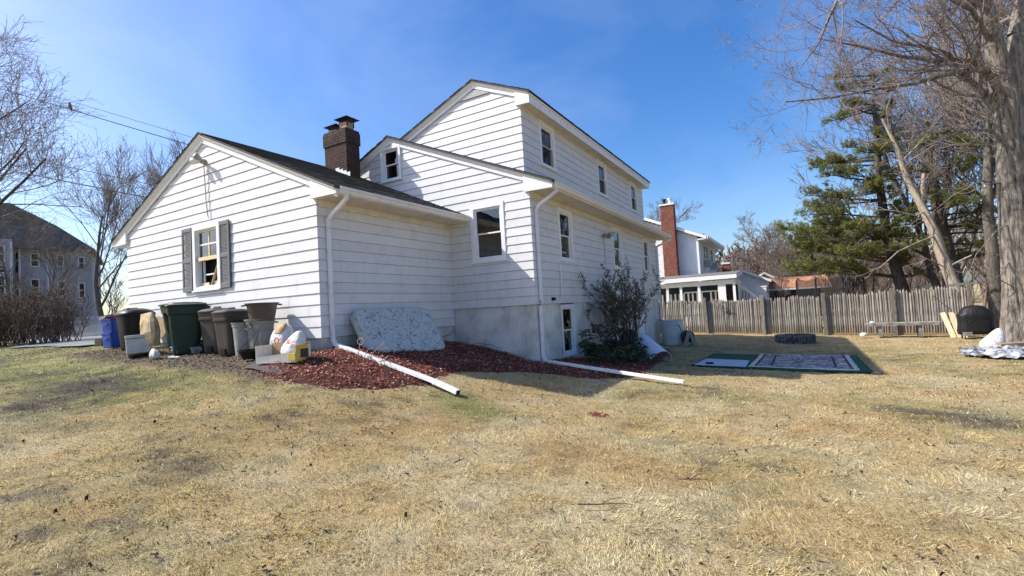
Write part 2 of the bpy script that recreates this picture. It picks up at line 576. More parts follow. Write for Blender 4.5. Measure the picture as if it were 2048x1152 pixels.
def npmesh(name, V, F, col=None, smooth=False):
    V = np.asarray(V, np.float32)
    F = np.asarray(F, np.int32)
    used = np.zeros(len(V), bool)
    used[F.ravel()] = True
    if not used.all():
        F = (np.cumsum(used) - 1)[F].astype(np.int32)
        if col is not None and len(np.shape(col)) == 2:
            col = np.asarray(col)[used]
        V = V[used]
    me = bpy.data.meshes.new(name)
    me.vertices.add(len(V))
    me.vertices.foreach_set('co', V.ravel())
    m, k = F.shape
    me.loops.add(m * k)
    me.loops.foreach_set('vertex_index', F.ravel())
    me.polygons.add(m)
    me.polygons.foreach_set('loop_start', np.arange(0, m * k, k, dtype=np.int32))
    me.polygons.foreach_set('loop_total', np.full(m, k, np.int32))
    if smooth:
        me.polygons.foreach_set('use_smooth', np.ones(m, bool))
    me.update(calc_edges=True)
    if col is not None:
        a = me.color_attributes.new('Col', 'FLOAT_COLOR', 'POINT')
        c = np.ones((len(V), 4), np.float32)
        c[:, :3] = col
        a.data.foreach_set('color', c.ravel())
    me.validate()
    return me


def tubes_np(P0, P1, R0, R1, n):
    P0, P1 = np.asarray(P0, float), np.asarray(P1, float)
    R0, R1 = np.asarray(R0, float), np.asarray(R1, float)
    d = P1 - P0
    d /= np.linalg.norm(d, axis=1, keepdims=True) + 1e-9
    ref = np.where(np.abs(d[:, 2:3]) < 0.9, np.array([[0, 0, 1.0]]), np.array([[1.0, 0, 0]]))
    a = np.cross(d, ref)
    a /= np.linalg.norm(a, axis=1, keepdims=True) + 1e-9
    b = np.cross(d, a)
    t = np.arange(n) * 2 * np.pi / n
    ring = a[:, None, :] * np.cos(t)[None, :, None] + b[:, None, :] * np.sin(t)[None, :, None]
    V = np.concatenate([P0[:, None] + ring * R0[:, None, None], P1[:, None] + ring * R1[:, None, None]], 1)
    m = len(P0)
    k = np.arange(n)
    f = np.stack([k, (k + 1) % n, n + (k + 1) % n, n + k], -1)
    F = (np.arange(m) * 2 * n)[:, None, None] + f[None]
    return V.reshape(-1, 3), F.reshape(-1, 4)


# value noise
_lat = NR.random((256, 256))


def vnoise(x, y, s=1.0, o=0):
    x = np.asarray(x, float) * s + 37.3 + o * 11.7
    y = np.asarray(y, float) * s + 91.1 + o * 5.3
    xi, yi = np.floor(x).astype(int), np.floor(y).astype(int)
    fx, fy = x - xi, y - yi
    fx, fy = fx * fx * (3 - 2 * fx), fy * fy * (3 - 2 * fy)
    g = lambda a, b: _lat[a % 256, b % 256]
    return (g(xi, yi) * (1 - fx) + g(xi + 1, yi) * fx) * (1 - fy) + (g(xi, yi + 1) * (1 - fx) + g(xi + 1, yi + 1) * fx) * fy


def fbm(x, y, s=1.0, o=0, n=4):
    t, a, tot = 0, 0.5, 0
    for k in range(n):
        t = t + a * vnoise(x, y, s * 2 ** k, o + k)
        tot += a
        a *= 0.55
    return t / tot


# ------------------------------------------------------------------ terrain
CP = np.array([(-9, -.5, -.04), (-12, -1, -.05), (-7.3, -.5, -.06), (-5, -.6, -.14), (-3, -.6, -.21), (-1, -.6, -.27), (.2, -.6, -.29), (.1, .5, -.24), (0, 1.5, -.33), (0, 3.9, -.42),
(1.2, 3.9, -.66), (2.3, 3.9, -.93), (2.4, 6, -1.08), (2.4, 9, -1.28), (2.4, 12, -1.42), (2.4, 15.4, -1.48), (0, 18, -1.35), (-6, 18, -.8),
(4.18, 1.8, -1.2), (2.26, -.13, -.80), (3.1, -.2, -.98), (5.6, 3.5, -1.3), (7.4, 6.15, -1.5), (8.9, 7.6, -1.6), (9, 18.3, -1.68),
(3.6, 19.5, -1.36), (6, 19.6, -1.47), (8.5, 19.8, -1.56), (13.3, 20, -1.68), (1, 20, -1.26),
(6, -3, -1.24), (7.45, -6, -1.3), (9.5, -3, -1.36), (3, -5, -1.08), (0, -5, -.86), (0, -2.5, -.62), (-4, -5, -.6), (-4, -2.5, -.4), (-8, -5, -.36), (-8, -2.5, -.2), (-14, -5, -.2), (-22, 1.3, -.1), (-22, -4, -.15),
(-9, 3, .0), (-9, 8, .22), (-16, 8, .22), (-24, 9, .25), (-12, 16, .2), (-24, 18, .4), (12, 0, -1.5), (14, 6, -1.6), (13, 14, -1.62), (20, 0, -1.6), (24, 10, -1.6), (24, 24, -1.6), (10, 30, -1.6), (0, 30, -1.2), (-10, 30, 0.), (8, -14, -1.4), (-6, -14, -.9), (-22, -14, -.4), (24, -14, -1.7), (30, 40, -1.5), (0, 45, -1.0), (-30, 40, .6)], float)


def _phi(r2):
    return .5 * r2 * np.log(r2 + 1e-12)


def _tps():
    n = len(CP)
    d = ((CP[:, None, :2] - CP[None, :, :2]) ** 2).sum(-1)
    A = np.zeros((n + 3, n + 3))
    A[:n, :n] = _phi(d) + .02 * np.eye(n)
    Pm = np.c_[np.ones(n), CP[:, :2]]
    A[:n, n:] = Pm
    A[n:, :n] = Pm.T
    return np.linalg.solve(A, np.r_[CP[:, 2], 0, 0, 0])


_w = _tps()


def H(x, y):
    x = np.clip(np.asarray(x, float), -32, 32)
    y = np.clip(np.asarray(y, float), -16, 46)
    x, y = np.broadcast_arrays(x, y)
    s = x.shape
    x, y = x.ravel(), y.ravel()
    out = np.empty(len(x))
    for i in range(0, len(x), 20000):
        a, b = x[i:i + 20000], y[i:i + 20000]
        r2 = (a[:, None] - CP[:, 0]) ** 2 + (b[:, None] - CP[:, 1]) ** 2
        out[i:i + 20000] = _phi(r2) @ _w[:-3] + _w[-3] + _w[-2] * a + _w[-1] * b
    return out.reshape(s)


def h1(x, y):
    return float(H(np.array([x]), np.array([y]))[0])


MULCH = np.array([(-0.55, -0.75), (-.35, -1.12), (0.36, -1.43), (.95, -1.52), (1.53, -1.32), (2.1, -.72), (2.32, .02), (2.2, .74), (2.12, 1.27), (2.42, 2.12), (2.84, 2.87), (3.75, 3.4), (4.32, 3.88), (4.45, 4.9), (4.25, 6.2), (3.9, 9), (3.55, 11.9), (2.9, 13.6), (2.2, 14.2), (2.2, 4.05), (-.05, 4.05), (-.05, -.55)])


def inpoly(x, y, P):
    x, y = np.asarray(x), np.asarray(y)
    r = np.zeros(x.shape, bool)
    j = len(P) - 1
    for i in range(len(P)):
        xi, yi, xj, yj = *P[i], *P[j]
        if yi != yj:
            r ^= ((yi > y) != (yj > y)) & (x < (xj - xi) * (y - yi) / (yj - yi) + xi)
        j = i
    return r


def polydist(x, y, P):
    d = np.full(np.asarray(x).shape, 1e9)
    for i in range(len(P)):
        a, b = P[i], P[(i + 1) % len(P)]
        ab = b - a
        t = np.clip(((x - a[0]) * ab[0] + (y - a[1]) * ab[1]) / (ab @ ab), 0, 1)
        d = np.minimum(d, np.hypot(x - a[0] - t * ab[0], y - a[1] - t * ab[1]))
    return d


def sdist(x, y, ax, ay, bx, by):
    t = np.clip(((x - ax) * (bx - ax) + (y - ay) * (by - ay)) / ((bx - ax) ** 2 + (by - ay) ** 2), 0, 1)
    return np.hypot(x - ax - t * (bx - ax), y - ay - t * (by - ay))


def smooth(a, b, x):
    t = np.clip((x - a) / (b - a), 0, 1)
    return t * t * (3 - 2 * t)


STRAW = np.array((0.81, 0.60, 0.295))
PALE = np.array((0.94, 0.79, 0.51))
TAN = np.array((0.65, 0.43, 0.19))
GREEN = np.array((0.36, 0.37, 0.115))
SOIL = np.array((0.22, 0.165, 0.125))
DARKS = np.array((0.060, 0.048, 0.038))


def lawncol(x, y):
    """colour of the turf itself: dry straw, greener and barer patches"""
    x, y = np.asarray(x, float), np.asarray(y, float)
    n1 = fbm(x, y, .55, 1)
    n2 = fbm(x, y, 1.4, 5)
    n3 = fbm(x, y, 3.4, 9)
    c = STRAW + (PALE - STRAW) * (.75 * smooth(.42, .70, n2 * .6 + n3 * .4))[..., None]
    c = c + (TAN - c) * (0.5 * smooth(.50, .72, fbm(x, y, 1.1, 14)))[..., None]
    left = smooth(3.2, -1.8, x) * smooth(-4.6, -2.6, y)
    far = smooth(0, 6, y)
    g = smooth(.50, .70, n1 * .6 + n3 * .4 + .07 * far) * (.34 + .22 * far)
    g = np.maximum(g, left * smooth(.30, .50, n3 * .55 + n1 * .45) * 1.0)
    g = np.maximum(g, smooth(.7, .15, sdist(x, y, 2.9, .0, 3.6, -.35)) * .75)
    c = c + (GREEN - c) * g[..., None]
    # worn, damp soil before the bins and under the mulch edge
    s = smooth(.75, .1, sdist(x, y, -6.5, -1.0, .4, -1.1) - .25 * n3)
    s = np.maximum(s, smooth(.60, .78, n3 * .5 + n1 * .5 + left * .1))
    c = c + (SOIL - c) * (s * .9)[..., None]
    k = smooth(.66, .80, fbm(x, y, 5.5, 21, 3))
    c = c + (DARKS - c) * (k * (.45 + .35 * left))[..., None]
    return c


def axis_lines(a, b, step, lo, hi):
    l = list(np.arange(a, b + 1e-6, step))
    s, x = step, b
    while x < hi:
        s *= 1.25
        x += s
        l.append(x)
    s, x = step, a
    while x > lo:
        s *= 1.25
        x -= s
        l.insert(0, x)
    return np.array(l)


gx = axis_lines(-13, 16, .13, -900, 900)
gy = axis_lines(-7, 21, .13, -900, 1400)
GX, GY = np.meshgrid(gx, gy, indexing='ij')
GZ = H(GX, GY) + (fbm(GX, GY, 2.3, 3) - .5) * .05 + (fbm(GX, GY, 6.0, 8, 2) - .5) * .025
n0, n1 = GX.shape
idx = np.arange(n0 * n1).reshape(n0, n1)
GF = np.stack([idx[:-1, :-1], idx[1:, :-1], idx[1:, 1:], idx[:-1, 1:]], -1).reshape(-1, 4)
gc = lawncol(GX, GY).reshape(-1, 3) * .60
ground = struct(link('ground', npmesh('ground', np.stack([GX, GY, GZ], -1).reshape(-1, 3), GF, gc, True), 'ground'))


def gz(x, y):  # the ground sheet's own height
    x, y = np.asarray(x, float), np.asarray(y, float)
    return H(x, y) + (fbm(x, y, 2.3, 3) - .5) * .05 + (fbm(x, y, 6.0, 8, 2) - .5) * .025


def g1(x, y):
    return float(gz(np.array([x]), np.array([y]))[0])


# driveway
DRIVE = [(-7.6, -.35), (-10.5, -.45), (-15.5, -.2), (-22, 1.5), (-34, 5), (-36, 9), (-27, 6.4), (-20, 8.2), (-14, 9.6), (-7.6, 10.5)]
DRV = np.array(DRIVE)
ddx, ddy = np.meshgrid(np.arange(-37, -7.3, .3), np.arange(-1, 11, .3), indexing='ij')
dk = inpoly(ddx, ddy, DRV)
di = np.arange(ddx.size).reshape(ddx.shape)
dm = dk[:-1, :-1] & dk[1:, :-1] & dk[1:, 1:] & dk[:-1, 1:]
df = np.stack([di[:-1, :-1], di[1:, :-1], di[1:, 1:], di[:-1, 1:]], -1)[dm]
dz = H(ddx, ddy) + .045
struct(link('driveway', npmesh('driveway', np.stack([ddx, ddy, dz], -1).reshape(-1, 3), df, None, True), 'asphalt'))

# ------------------------------------------------------------------ the house
S = .2032
HOUSE = thing('house', 'white clapboard two storey house with attached garage and dark shingle roof', 'house')


def wp(axis, c0, s, o, z):
    return (s, c0 - o, z) if axis == 'u' else (c0 + o, s, z)


def siding(wall, axis, c0, z_start, z_end, left, right, mitre, holes, phase, seam_every=3.7, m='siding', S_=S, proj=.0155):
    """lapped boards, each length of board an object of its own"""
    k = math.floor((z_start - phase) / S_)
    rng = random.Random(int(c0 * 100) + int(z_end * 10))
    while phase + k * S_ < z_end - 1e-4:
        b0, b1 = phase + k * S_, phase + (k + 1) * S_
        z0, z1 = max(b0, z_start), min(b1 - .005, z_end)  # open shadow gap under the next board
        k += 1
        if z1 - z0 < .012:
            continue
        cuts = {z0, z1}
        for h in holes:
            for zz in (h[2], h[3]):
                if z0 < zz < z1:
                    cuts.add(zz)
        cuts = sorted(cuts)
        L, Rr = min(left(z0), left(z1)), max(right(z0), right(z1))
        if right(z0) - left(z0) < .03:
            continue
        seams = [L - 1]
        if Rr - L > 1.5 * seam_every:
            s = L + rng.uniform(.6, 1.0) * seam_every
            while s < Rr - .8:
                seams.append(s)
                s += seam_every * rng.uniform(.85, 1.05)
        seams.append(Rr + 1)
        for q in range(len(seams) - 1):
            pieces = []
            lift = .0016 * (q % 2) + rng.uniform(0, .0012)
            off = lambda z: proj * (b1 - z) / (b1 - b0) + .003 + lift
            for za, zb in zip(cuts[:-1], cuts[1:]):
                zm = (za + zb) / 2
                iv = [(-1e9, 1e9)]
                for h in holes:
                    if h[2] - 1e-6 <= za and zb <= h[3] + 1e-6:
                        nv = []
                        for a, b in iv:
                            if a < h[0]:
                                nv.append((a, min(b, h[0])))
                            if b > h[1]:
                                nv.append((max(a, h[1]), b))
                        iv = nv
                for a, b in iv:
                    p = []
                    for z in (za, zb):
                        l0, r0 = left(z), right(z)
                        if r0 < l0:
                            l0 = r0 = (l0 + r0) / 2
                        o_ = off(z)
                        la = l0 - (o_ if mitre[0] and l0 <= left(z_start) + 1e-6 else 0)
                        ra = r0 + (o_ if mitre[1] and r0 >= right(z_start) - 1e-6 else 0)
                        lo, hi = max(la, a, seams[q]), min(ra, b, seams[q + 1])
                        p.append((lo, hi, o_))
                    if p[0][1] - p[0][0] < .01 and p[1][1] - p[1][0] < .01:
                        continue
                    if p[0][1] < p[0][0] or p[1][1] < p[1][0] - .3:
                        continue
                    if p[1][1] < p[1][0]:
                        c = (p[1][0] + p[1][1]) / 2
                        p[1] = (c, c, p[1][2])
                    pts = []
                    for (lo, hi, o_), z in zip(p, (za, zb)):
                        pts += [wp(axis, c0, lo, o_, z), wp(axis, c0, hi, o_, z), wp(axis, c0, hi, -.006, z), wp(axis, c0, lo, -.006, z)]
                    pieces.append((min(p[0][0], p[1][0]), max(p[0][1], p[1][1]), pts))
            groups = []
            for lo, hi, pts in pieces:
                hit = [g for g in groups if lo < g[1] - 1e-4 and hi > g[0] + 1e-4]
                n_ = [min([lo] + [g[0] for g in hit]), max([hi] + [g[1] for g in hit]), sum([g[2] for g in hit], []) + [pts]]
                groups = [g for g in groups if g not in hit] + [n_]
            for g in groups:
                mb = MB()
                for pts in g[2]:
                    mb.hexa(pts)
                mb.build('siding_board', m, wall)


def wallpart(name, poly, axis, c0, depth, parent=HOUSE, m='dark_room'):
    """plain backing behind the boards; poly of (s, z)"""
    mb = MB()
    mb.prism(None, [wp(axis, c0, s, -depth, z) for s, z in poly], [wp(axis, c0, s, -depth - .05, z) for s, z in poly])
    return mb.build(name, m, parent)


def window(axis, c0, s0, s1, z0, z1, parent=HOUSE, trim=.085, curtain=0, sash=True, screen=False, casing=.030, m='trim_white', glass='glass', blind=0.0):
    P = lambda s, o, z: wp(axis, c0, s, o, z)

    def bx(mb, a, b, o0, o1, za, zb):
        return mb.hexa([P(a, o1, za), P(b, o1, za), P(b, o0, za), P(a, o0, za), P(a, o1, zb), P(b, o1, zb), P(b, o0, zb), P(a, o0, zb)])
    t = trim
    mb = MB()
    bx(mb, s0, s0 + t, -.02, casing, z0 + .001, z1)
    bx(mb, s1 - t, s1, -.02, casing, z0 + .001, z1)
    bx(mb, s0 + t, s1 - t, -.02, casing - .001, z1 - t, z1 - .001)
    bx(mb, s0 + t, s1 - t, -.02, casing - .001, z0 + .002, z0 + t * .7)
    win = mb.build('window', m, parent, bevel=.004)
    # jamb returns
    i0, i1, j0, j1 = s0 + t, s1 - t, z0 + t * .7, z1 - t
    mb = MB()
    bx(mb, i0 - .01, i0 + .018, -.09, .012, j0, j1)
    bx(mb, i1 - .018, i1 + .01, -.09, .012, j0, j1)
    bx(mb, i0 + .018, i1 - .018, -.09, .012, j1 - .018, j1 + .008)
    bx(mb, i0 + .018, i1 - .018, -.09, .012, j0 - .008, j0 + .018)
    mb.build('jamb', m, win)
    a, b = i0 + .018, i1 - .018
    c, d = j0 + .018, j1 - .018
    mid = (c + d) / 2
    if sash:
        for (zl, zh, oo) in ((mid - .018, d, -.022), (c, mid + .018, -.052)):
            f = MB()
            r = .034
            bx(f, a, a + r, oo - .024, oo, zl, zh)
            bx(f, b - r, b, oo - .024, oo, zl, zh)
            bx(f, a + r, b - r, oo - .0235, oo - .0005, zh - r, zh)
            bx(f, a + r, b - r, oo - .0235, oo - .0005, zl, zl + r)
            f.build('sash', m, win)
            g = MB()
            g.quad(P(a + r, oo - .012, zl + r), P(b - r, oo - .012, zl + r), P(b - r, oo - .012, zh - r), P(a + r, oo - .012, zh - r))
            g.build('pane', glass, win)
        if screen:
            g = MB()
            g.quad(P(a + .01, -.012, c), P(b - .01, -.012, c), P(b - .01, -.012, mid), P(a + .01, -.012, mid))
            g.build('insect_screen', 'net', win)
    si = MB()
    bx(si, s0 - .012, s1 + .012, -.02, casing + .026, z0 - .03, z0 - .0005)
    si.build('sill', m, win)
    rm = MB()
    rm.quad(P(i0, -.24, j0), P(i1, -.24, j0), P(i1, -.24, j1), P(i0, -.24, j1))
    for (x, y) in (((i0, j0), (i1, j0)), ((i1, j0), (i1, j1)), ((i1, j1), (i0, j1)), ((i0, j1), (i0, j0))):
        rm.quad(P(x[0], -.085, x[1]), P(y[0], -.085, y[1]), P(y[0], -.24, y[1]), P(x[0], -.24, x[1]))
    rm.build('room_recess', 'dark_room', win)
    if curtain:
        nn = 24
        for (e0, e1) in ((i0 + .02, i0 + (i1 - i0) * curtain), (i1 - (i1 - i0) * curtain, i1 - .02)):
            cu = MB()
            for k in range(nn):
                x0, x1 = e0 + (e1 - e0) * k / nn, e0 + (e1 - e0) * (k + 1) / nn
                o0, o1 = -.13 + .025 * math.sin(k * 1.9), -.13 + .025 * math.sin((k + 1) * 1.9)
                cu.quad(P(x0, o0, j0), P(x1, o1, j0), P(x1, o1, j1), P(x0, o0, j1))
            cu.build('curtain', 'curtain', win)
    if blind:
        bl = MB()
        z = j1 - .03
        while z > j1 - (j1 - j0) * blind:
            bl.quad(P(i0 + .02, -.115, z), P(i1 - .02, -.115, z), P(i1 - .02, -.095, z - .022), P(i0 + .02, -.095, z - .022))
            z -= .028
        bl.build_each('blind_slat', 'curtain', win)
    return win


# --- garage
GW, GL = 7.237, 3.988
zrG = lambda u: 4.57 - .45 * abs(u + GW / 2)
gm = -GW / 2


def gl_(z):
    return max(-GW, gm - (4.43 - z) / .45)


def gr_(z):
    return min(0, gm + (4.43 - z) / .45)


garage_wall = wallpart('garage_gable_wall', [(-GW + .02, -.3), (-.02, -.3), (-.02, 2.7), (gm, 4.4), (-GW + .02, 2.7)], 'u', 0, .26)
siding(garage_wall, 'u', 0, 0, 4.40, gl_, gr_, (1, 1), [(-4.085, -3.085, 1.16, 2.53)], 0)
garage_side = wallpart('garage_side_wall', [(.27, -.3), (GL, -.3), (GL, 2.6), (.27, 2.6)], 'v', 0, .27)
siding(garage_side, 'v', 0, 0, 2.52, lambda z: 0, lambda z: GL, (1, 0), [], 0)
hidden = MB()
hidden.box(-GW, -GW + .1, .02, GL, -.4, 2.55)
hidden.build('garage_far_wall', 'siding', HOUSE)

# garage window: storm casing, broken sash wedged with raw wood
gw = window('u', 0, -4.115, -3.06, 1.125, 2.555, trim=.10, sash=False, casing=.05)
a, b, c, d = -4.0, -3.17, 1.205, 2.445
P = lambda s, o, z: (s, -o, z)


def ubox(mb, a, b, o0, o1, za, zb, v0=0):
    return mb.box(a, b, v0 - o1, v0 - o0, za, zb)


f = MB()
ubox(f, a, a + .035, -.05, -.02, 1.84, d)
ubox(f, b - .035, b, -.05, -.02, 1.84, d)
ubox(f, a, b, -.049, -.021, d - .035, d)
ubox(f, a, b, -.048, -.022, 2.115, 2.15)
f.build('sash', 'trim_white', gw)
f = MB()
ubox(f, (a + b) / 2 - .018, (a + b) / 2 + .018, -.046, -.024, 1.87, d - .03)
f.build('muntin', 'raw_wood', gw)
f = MB()
ubox(f, a - .03, b + .01, -.03, .012, 1.775, 1.855)
f.build('meeting_rail', 'raw_wood', gw)
f = MB()
f.quad(P(a + .03, -.035, 1.86), P(b - .03, -.035, 1.86), P(b - .03, -.035, d - .03), P(a + .03, -.035, d - .03))
f.build('pane', 'glass', gw)
f = MB()
ubox(f, a + .09, a + .125, -.10, -.07, c, 1.775)
ubox(f, b - .035, b, -.10, -.07, c, 1.775)
ubox(f, a + .09, b, -.10, -.07, 1.455, 1.485)
f.build('sash', 'trim_white', gw)
f = MB()
ubox(f, a + .04, a + .34, -.07, -.045, c, c + .085)
ubox(f, b - .28, b, -.069, -.046, c, c + .10)
f.build_each('bottom_rail', 'raw_wood', gw)
f = MB()
f.bar((-3.52, .03, 1.21), (-3.24, .055, 1.76), .045, .03)
f.build('prop_stick', 'plank_brown', gw)


def shutter(s0, s1, z0, z1):
    f = MB()
    e = .05
    ubox(f, s0, s0 + e, .03, .062, z0, z1)
    ubox(f, s1 - e, s1, .03, .062, z0, z1)
    for za, zb in ((z0, z0 + .11), (z0 + (z1 - z0) * .455, z0 + (z1 - z0) * .455 + .09), (z1 - .085, z1)):
        ubox(f, s0 + e, s1 - e, .031, .0615, za, zb)
    sh = f.build('shutter', 'shutter', HOUSE, bevel=.004)
    mid0, mid1 = z0 + (z1 - z0) * .455, z0 + (z1 - z0) * .455 + .09
    for za, zb in ((z0 + .11, mid0), (mid1, z1 - .085)):
        n = int((zb - za) / .029)
        for k in range(n):
            z = za + (k + .5) * (zb - za) / n
            g = MB()
            g.hexa([P(s0 + e, .055, z - .014), P(s1 - e, .055, z - .014), P(s1 - e, .034, z + .006), P(s0 + e, .034, z + .006),
                    P(s0 + e, .055, z - .007), P(s1 - e, .055, z - .007), P(s1 - e, .034, z + .013), P(s0 + e, .034, z + .013)])
            g.build('louver', 'shutter', sh)
    return sh


shutter(-4.53, -4.135, 1.115, 2.55)
shutter(-3.045, -2.69, 1.115, 2.535)

# --- main block
MU, MV1, ML = 2.312, 15.63, GL
pkM = -1.86
zrM = lambda u: 5.22 - .43 * abs(u - pkM)
mwall = wallpart('main_gable_wall', [(-6.0, .2), (MU - .27, .2), (MU - .27, 3.2), (pkM, 5.0), (-6.0, 3.2)], 'u', ML, .26)
siding(mwall, 'u', ML, 2 * S, 5.02, lambda z: max(-4.6, pkM - (5.10 - z) / .43), lambda z: min(MU, pkM + (5.10 - z) / .43), (0, 1),
       [(.70, 1.585, 1.55, 2.87), (-2.17, -1.52, 4.05, 4.90)], 0)
# the stretch behind the garage side: boards stop against its wall inside the roof space
mside = wallpart('main_side_wall', [(ML + .27, .2), (MV1 - .02, .2), (MV1 - .02, 3.1), (ML + .27, 3.1)], 'v', MU, .27)
SW = [(5.48, 6.375), (9.755, 10.70), (13.50, 14.42)]
siding(mside, 'v', MU, 2 * S, 3.0, lambda z: ML, lambda z: MV1, (1, 1), [(a_ + .03, b_ - .03, 1.545, 2.84) for a_, b_ in SW], 0, seam_every=3.6)
window('u', ML, .66, 1.625, 1.508, 2.905, trim=.10, casing=.034, blind=.45)
window('u', ML, -2.215, -1.485, 4.005, 4.945, trim=.075, casing=.055, curtain=.32)
for a_, b_ in SW:
    window('v', MU, a_, b_, 1.505, 2.872, trim=.085, curtain=.3 if a_ > 9 else .42)
# upper storey
UU, UV, ZU, UV1 = 1.984, 4.424, 3.7669, 15.24
pkU = .68
zrU = lambda u: 6.22 - (.44 * (u - pkU) if u > pkU else .40 * (pkU - u))
uwall = wallpart('upper_gable_wall', [(-1.9, 3.2), (UU - .27, 3.2), (UU - .27, 5.4), (pkU, 6.0), (-1.9, 5.0)], 'u', UV, .26)
siding(uwall, 'u', UV, 3.2, 5.93, lambda z: max(-2.2, pkU - (6.10 - z) / .40), lambda z: min(UU, pkU + (6.10 - z) / .44), (0, 1), [], ZU)
uside = wallpart('upper_side_wall', [(UV + .27, 3.2), (UV1, 3.2), (UV1, 5.3), (UV + .27, 5.3)], 'v', UU, .27)
UW = [(5.375, 6.275), (9.65, 10.57), (13.40, 14.32)]
siding(uside, 'v', UU, 3.5, 5.24, lambda z: UV, lambda z: UV1, (1, 1), [(a_ + .03, b_ - .03, 4.06, 5.155) for a_, b_ in UW], ZU, seam_every=3.6)
for a_, b_ in UW:
    window('v', UU, a_, b_, 4.02, 5.185, trim=.085, curtain=.25, screen=True)
# rear and far walls
hid = MB()
hid.box(-6.03, MU - .02, MV1 - .12, MV1 - .002, .406, 3.1)
hid.box(-6.03, -5.93, ML + .02, MV1, .406, 2.95)
hid.box(-1.8, UU - .02, UV1 - .1, UV1 - .002, 3.0, 5.3)
hid.prism(None, [(-6.0, MV1 - .003, 3.1), (MU, MV1 - .003, 3.1), (pkM, MV1 - .003, 5.0)], [(-6.0, MV1 - .1, 3.1), (MU, MV1 - .1, 3.1), (pkM, MV1 - .1, 5.0)])
hid.prism(None, [(-1.8, UV1 - .003, 5.1), (UU, UV1 - .003, 5.3), (pkU, UV1 - .003, 6.05)], [(-1.8, UV1 - .1, 5.1), (UU, UV1 - .1, 5.3), (pkU, UV1 - .1, 6.05)])
hid.build_each('far_wall', 'siding', HOUSE)
# foundations
fd = MB()
fd.box(-GW + .03, -.03, .03, GL, -.9, -.002)
fd.build('garage_foundation', 'concrete', HOUSE, bevel=.01)
fd = MB()
fd.box(-6.0, MU - .03, ML + .03, 5.40, -2.2, .404)
fd.box(-6.0, MU - .03, 6.21, 12.45, -2.2, .404)
fd.box(-6.0, MU - .03, 13.40, MV1 - .03, -2.2, .404)
fd.box(-6.0, MU - .03, 5.40, 6.21, -2.2, -.93)
fd.box(-6.0, MU - .45, 5.40, 6.21, -.93, .404)
fd.box(-6.0, MU - .12, 12.45, 13.40, -2.2, .404)
fnd = fd.build('main_foundation', 'concrete', HOUSE)
window('v', MU - .028, 5.385, 6.225, -.925, .375, trim=.075, casing=.028)
dr = MB()
dr.box(MU - .12, MU - .07, 12.50, 13.36, -1.42, .38)
door = dr.build('basement_door', 'trim_white', HOUSE)
ck = MB()
ck.tube([(-.027, 3.98, -.10), (-.027, 3.90, -.14), (-.027, 3.88, -.21), (-.027, 3.70, -.225), (-.027, 3.46, -.26), (-.027, 3.2, -.265), (-.027, 2.95, -.31)], .007, 4)
ck.build('foundation_crack', 'black_metal', HOUSE)
ck = MB()
ck.tube([(.55, ML + .028, -.44), (.80, ML + .028, -.47), (1.05, ML + .028, -.50), (1.25, ML + .028, -.58), (1.30, ML + .028, -.56)], .005, 4)
ck.build('foundation_crack', 'black_metal', HOUSE)
for (va_, za_, vb_, zb_) in ((5.35, .40, 5.35, -.9), (7.2, .39, 7.26, -1.0), (10.2, .40, 10.15, -1.2)):
    ck = MB()
    ck.tube([(MU - .029, va_, za_), (MU - .029, (va_ + vb_) / 2 + .03, (za_ + zb_) / 2), (MU - .029, vb_, zb_)], .004, 4)
    ck.build('foundation_crack', 'black_metal', HOUSE)
kn = MB()
kn.tube([(MU - .07, 13.24, -.45), (MU - .01, 13.24, -.45)], .03, 8)
kn.build('door_knob', 'black_metal', door)


# --- roofs
def shingles(parent, O, A, U, la, lu, seed=1, expo=.14, tab=.31, name='shingles'):
    """courses of tabs; O eave corner, A along eave, U up the slope"""
    O, A, U = Vector(O), Vector(A).normalized(), Vector(U).normalized()
    N = A.cross(U)
    if N.z < 0:
        N = -N
    rng = random.Random(seed)
    mb = MB()
    row = 0
    t = 0
    while t < lu - .02:
        t1 = min(t + expo, lu)
        x = -tab * (0.5 if row % 2 else 0) + rng.uniform(-.02, .02)
        while x < la:
            x0, x1 = max(x, 0), min(x + tab - .008, la)
            if x1 - x0 > .02:
                h = .014 + rng.uniform(0, .006)
                d = rng.uniform(-.006, .006)
                p = lambda s, q, k: O + A * s + U * max(q, -.03) + N * k
                mb.quad(p(x0, t + d, h), p(x1, t + d, h), p(x1, t1 + .02, .006), p(x0, t1 + .02, .006))
                mb.quad(p(x0, t + d, 0), p(x1, t + d, 0), p(x1, t + d, h), p(x0, t + d, h))
            x += tab
        t += expo
        row += 1
    o = mb.build(name, 'shingle', parent)
    o['kind'] = 'stuff'
    return o


def roof_slab(name, ridge, eave, v0, v1, th=.05):
    """ridge, eave: (u, z) of the top face"""
    (u0, z0), (u1, z1) = ridge, eave
    mb = MB()
    mb.hexa([(u0, v0, z0 - th), (u1, v0, z1 - th), (u1, v1, z1 - th), (u0, v1, z0 - th), (u0, v0, z0), (u1, v0, z1), (u1, v1, z1), (u0, v1, z0)])
    o = mb.build(name, 'shingle', HOUSE)
    L = math.hypot(u1 - u0, z1 - z0)
    shingles(o, (u1, v0 - .012, z1), (0, 1, 0), (u0 - u1, 0, z0 - z1), v1 - v0 + .024, L, seed=int(u1 * 10) + 50)
    return o


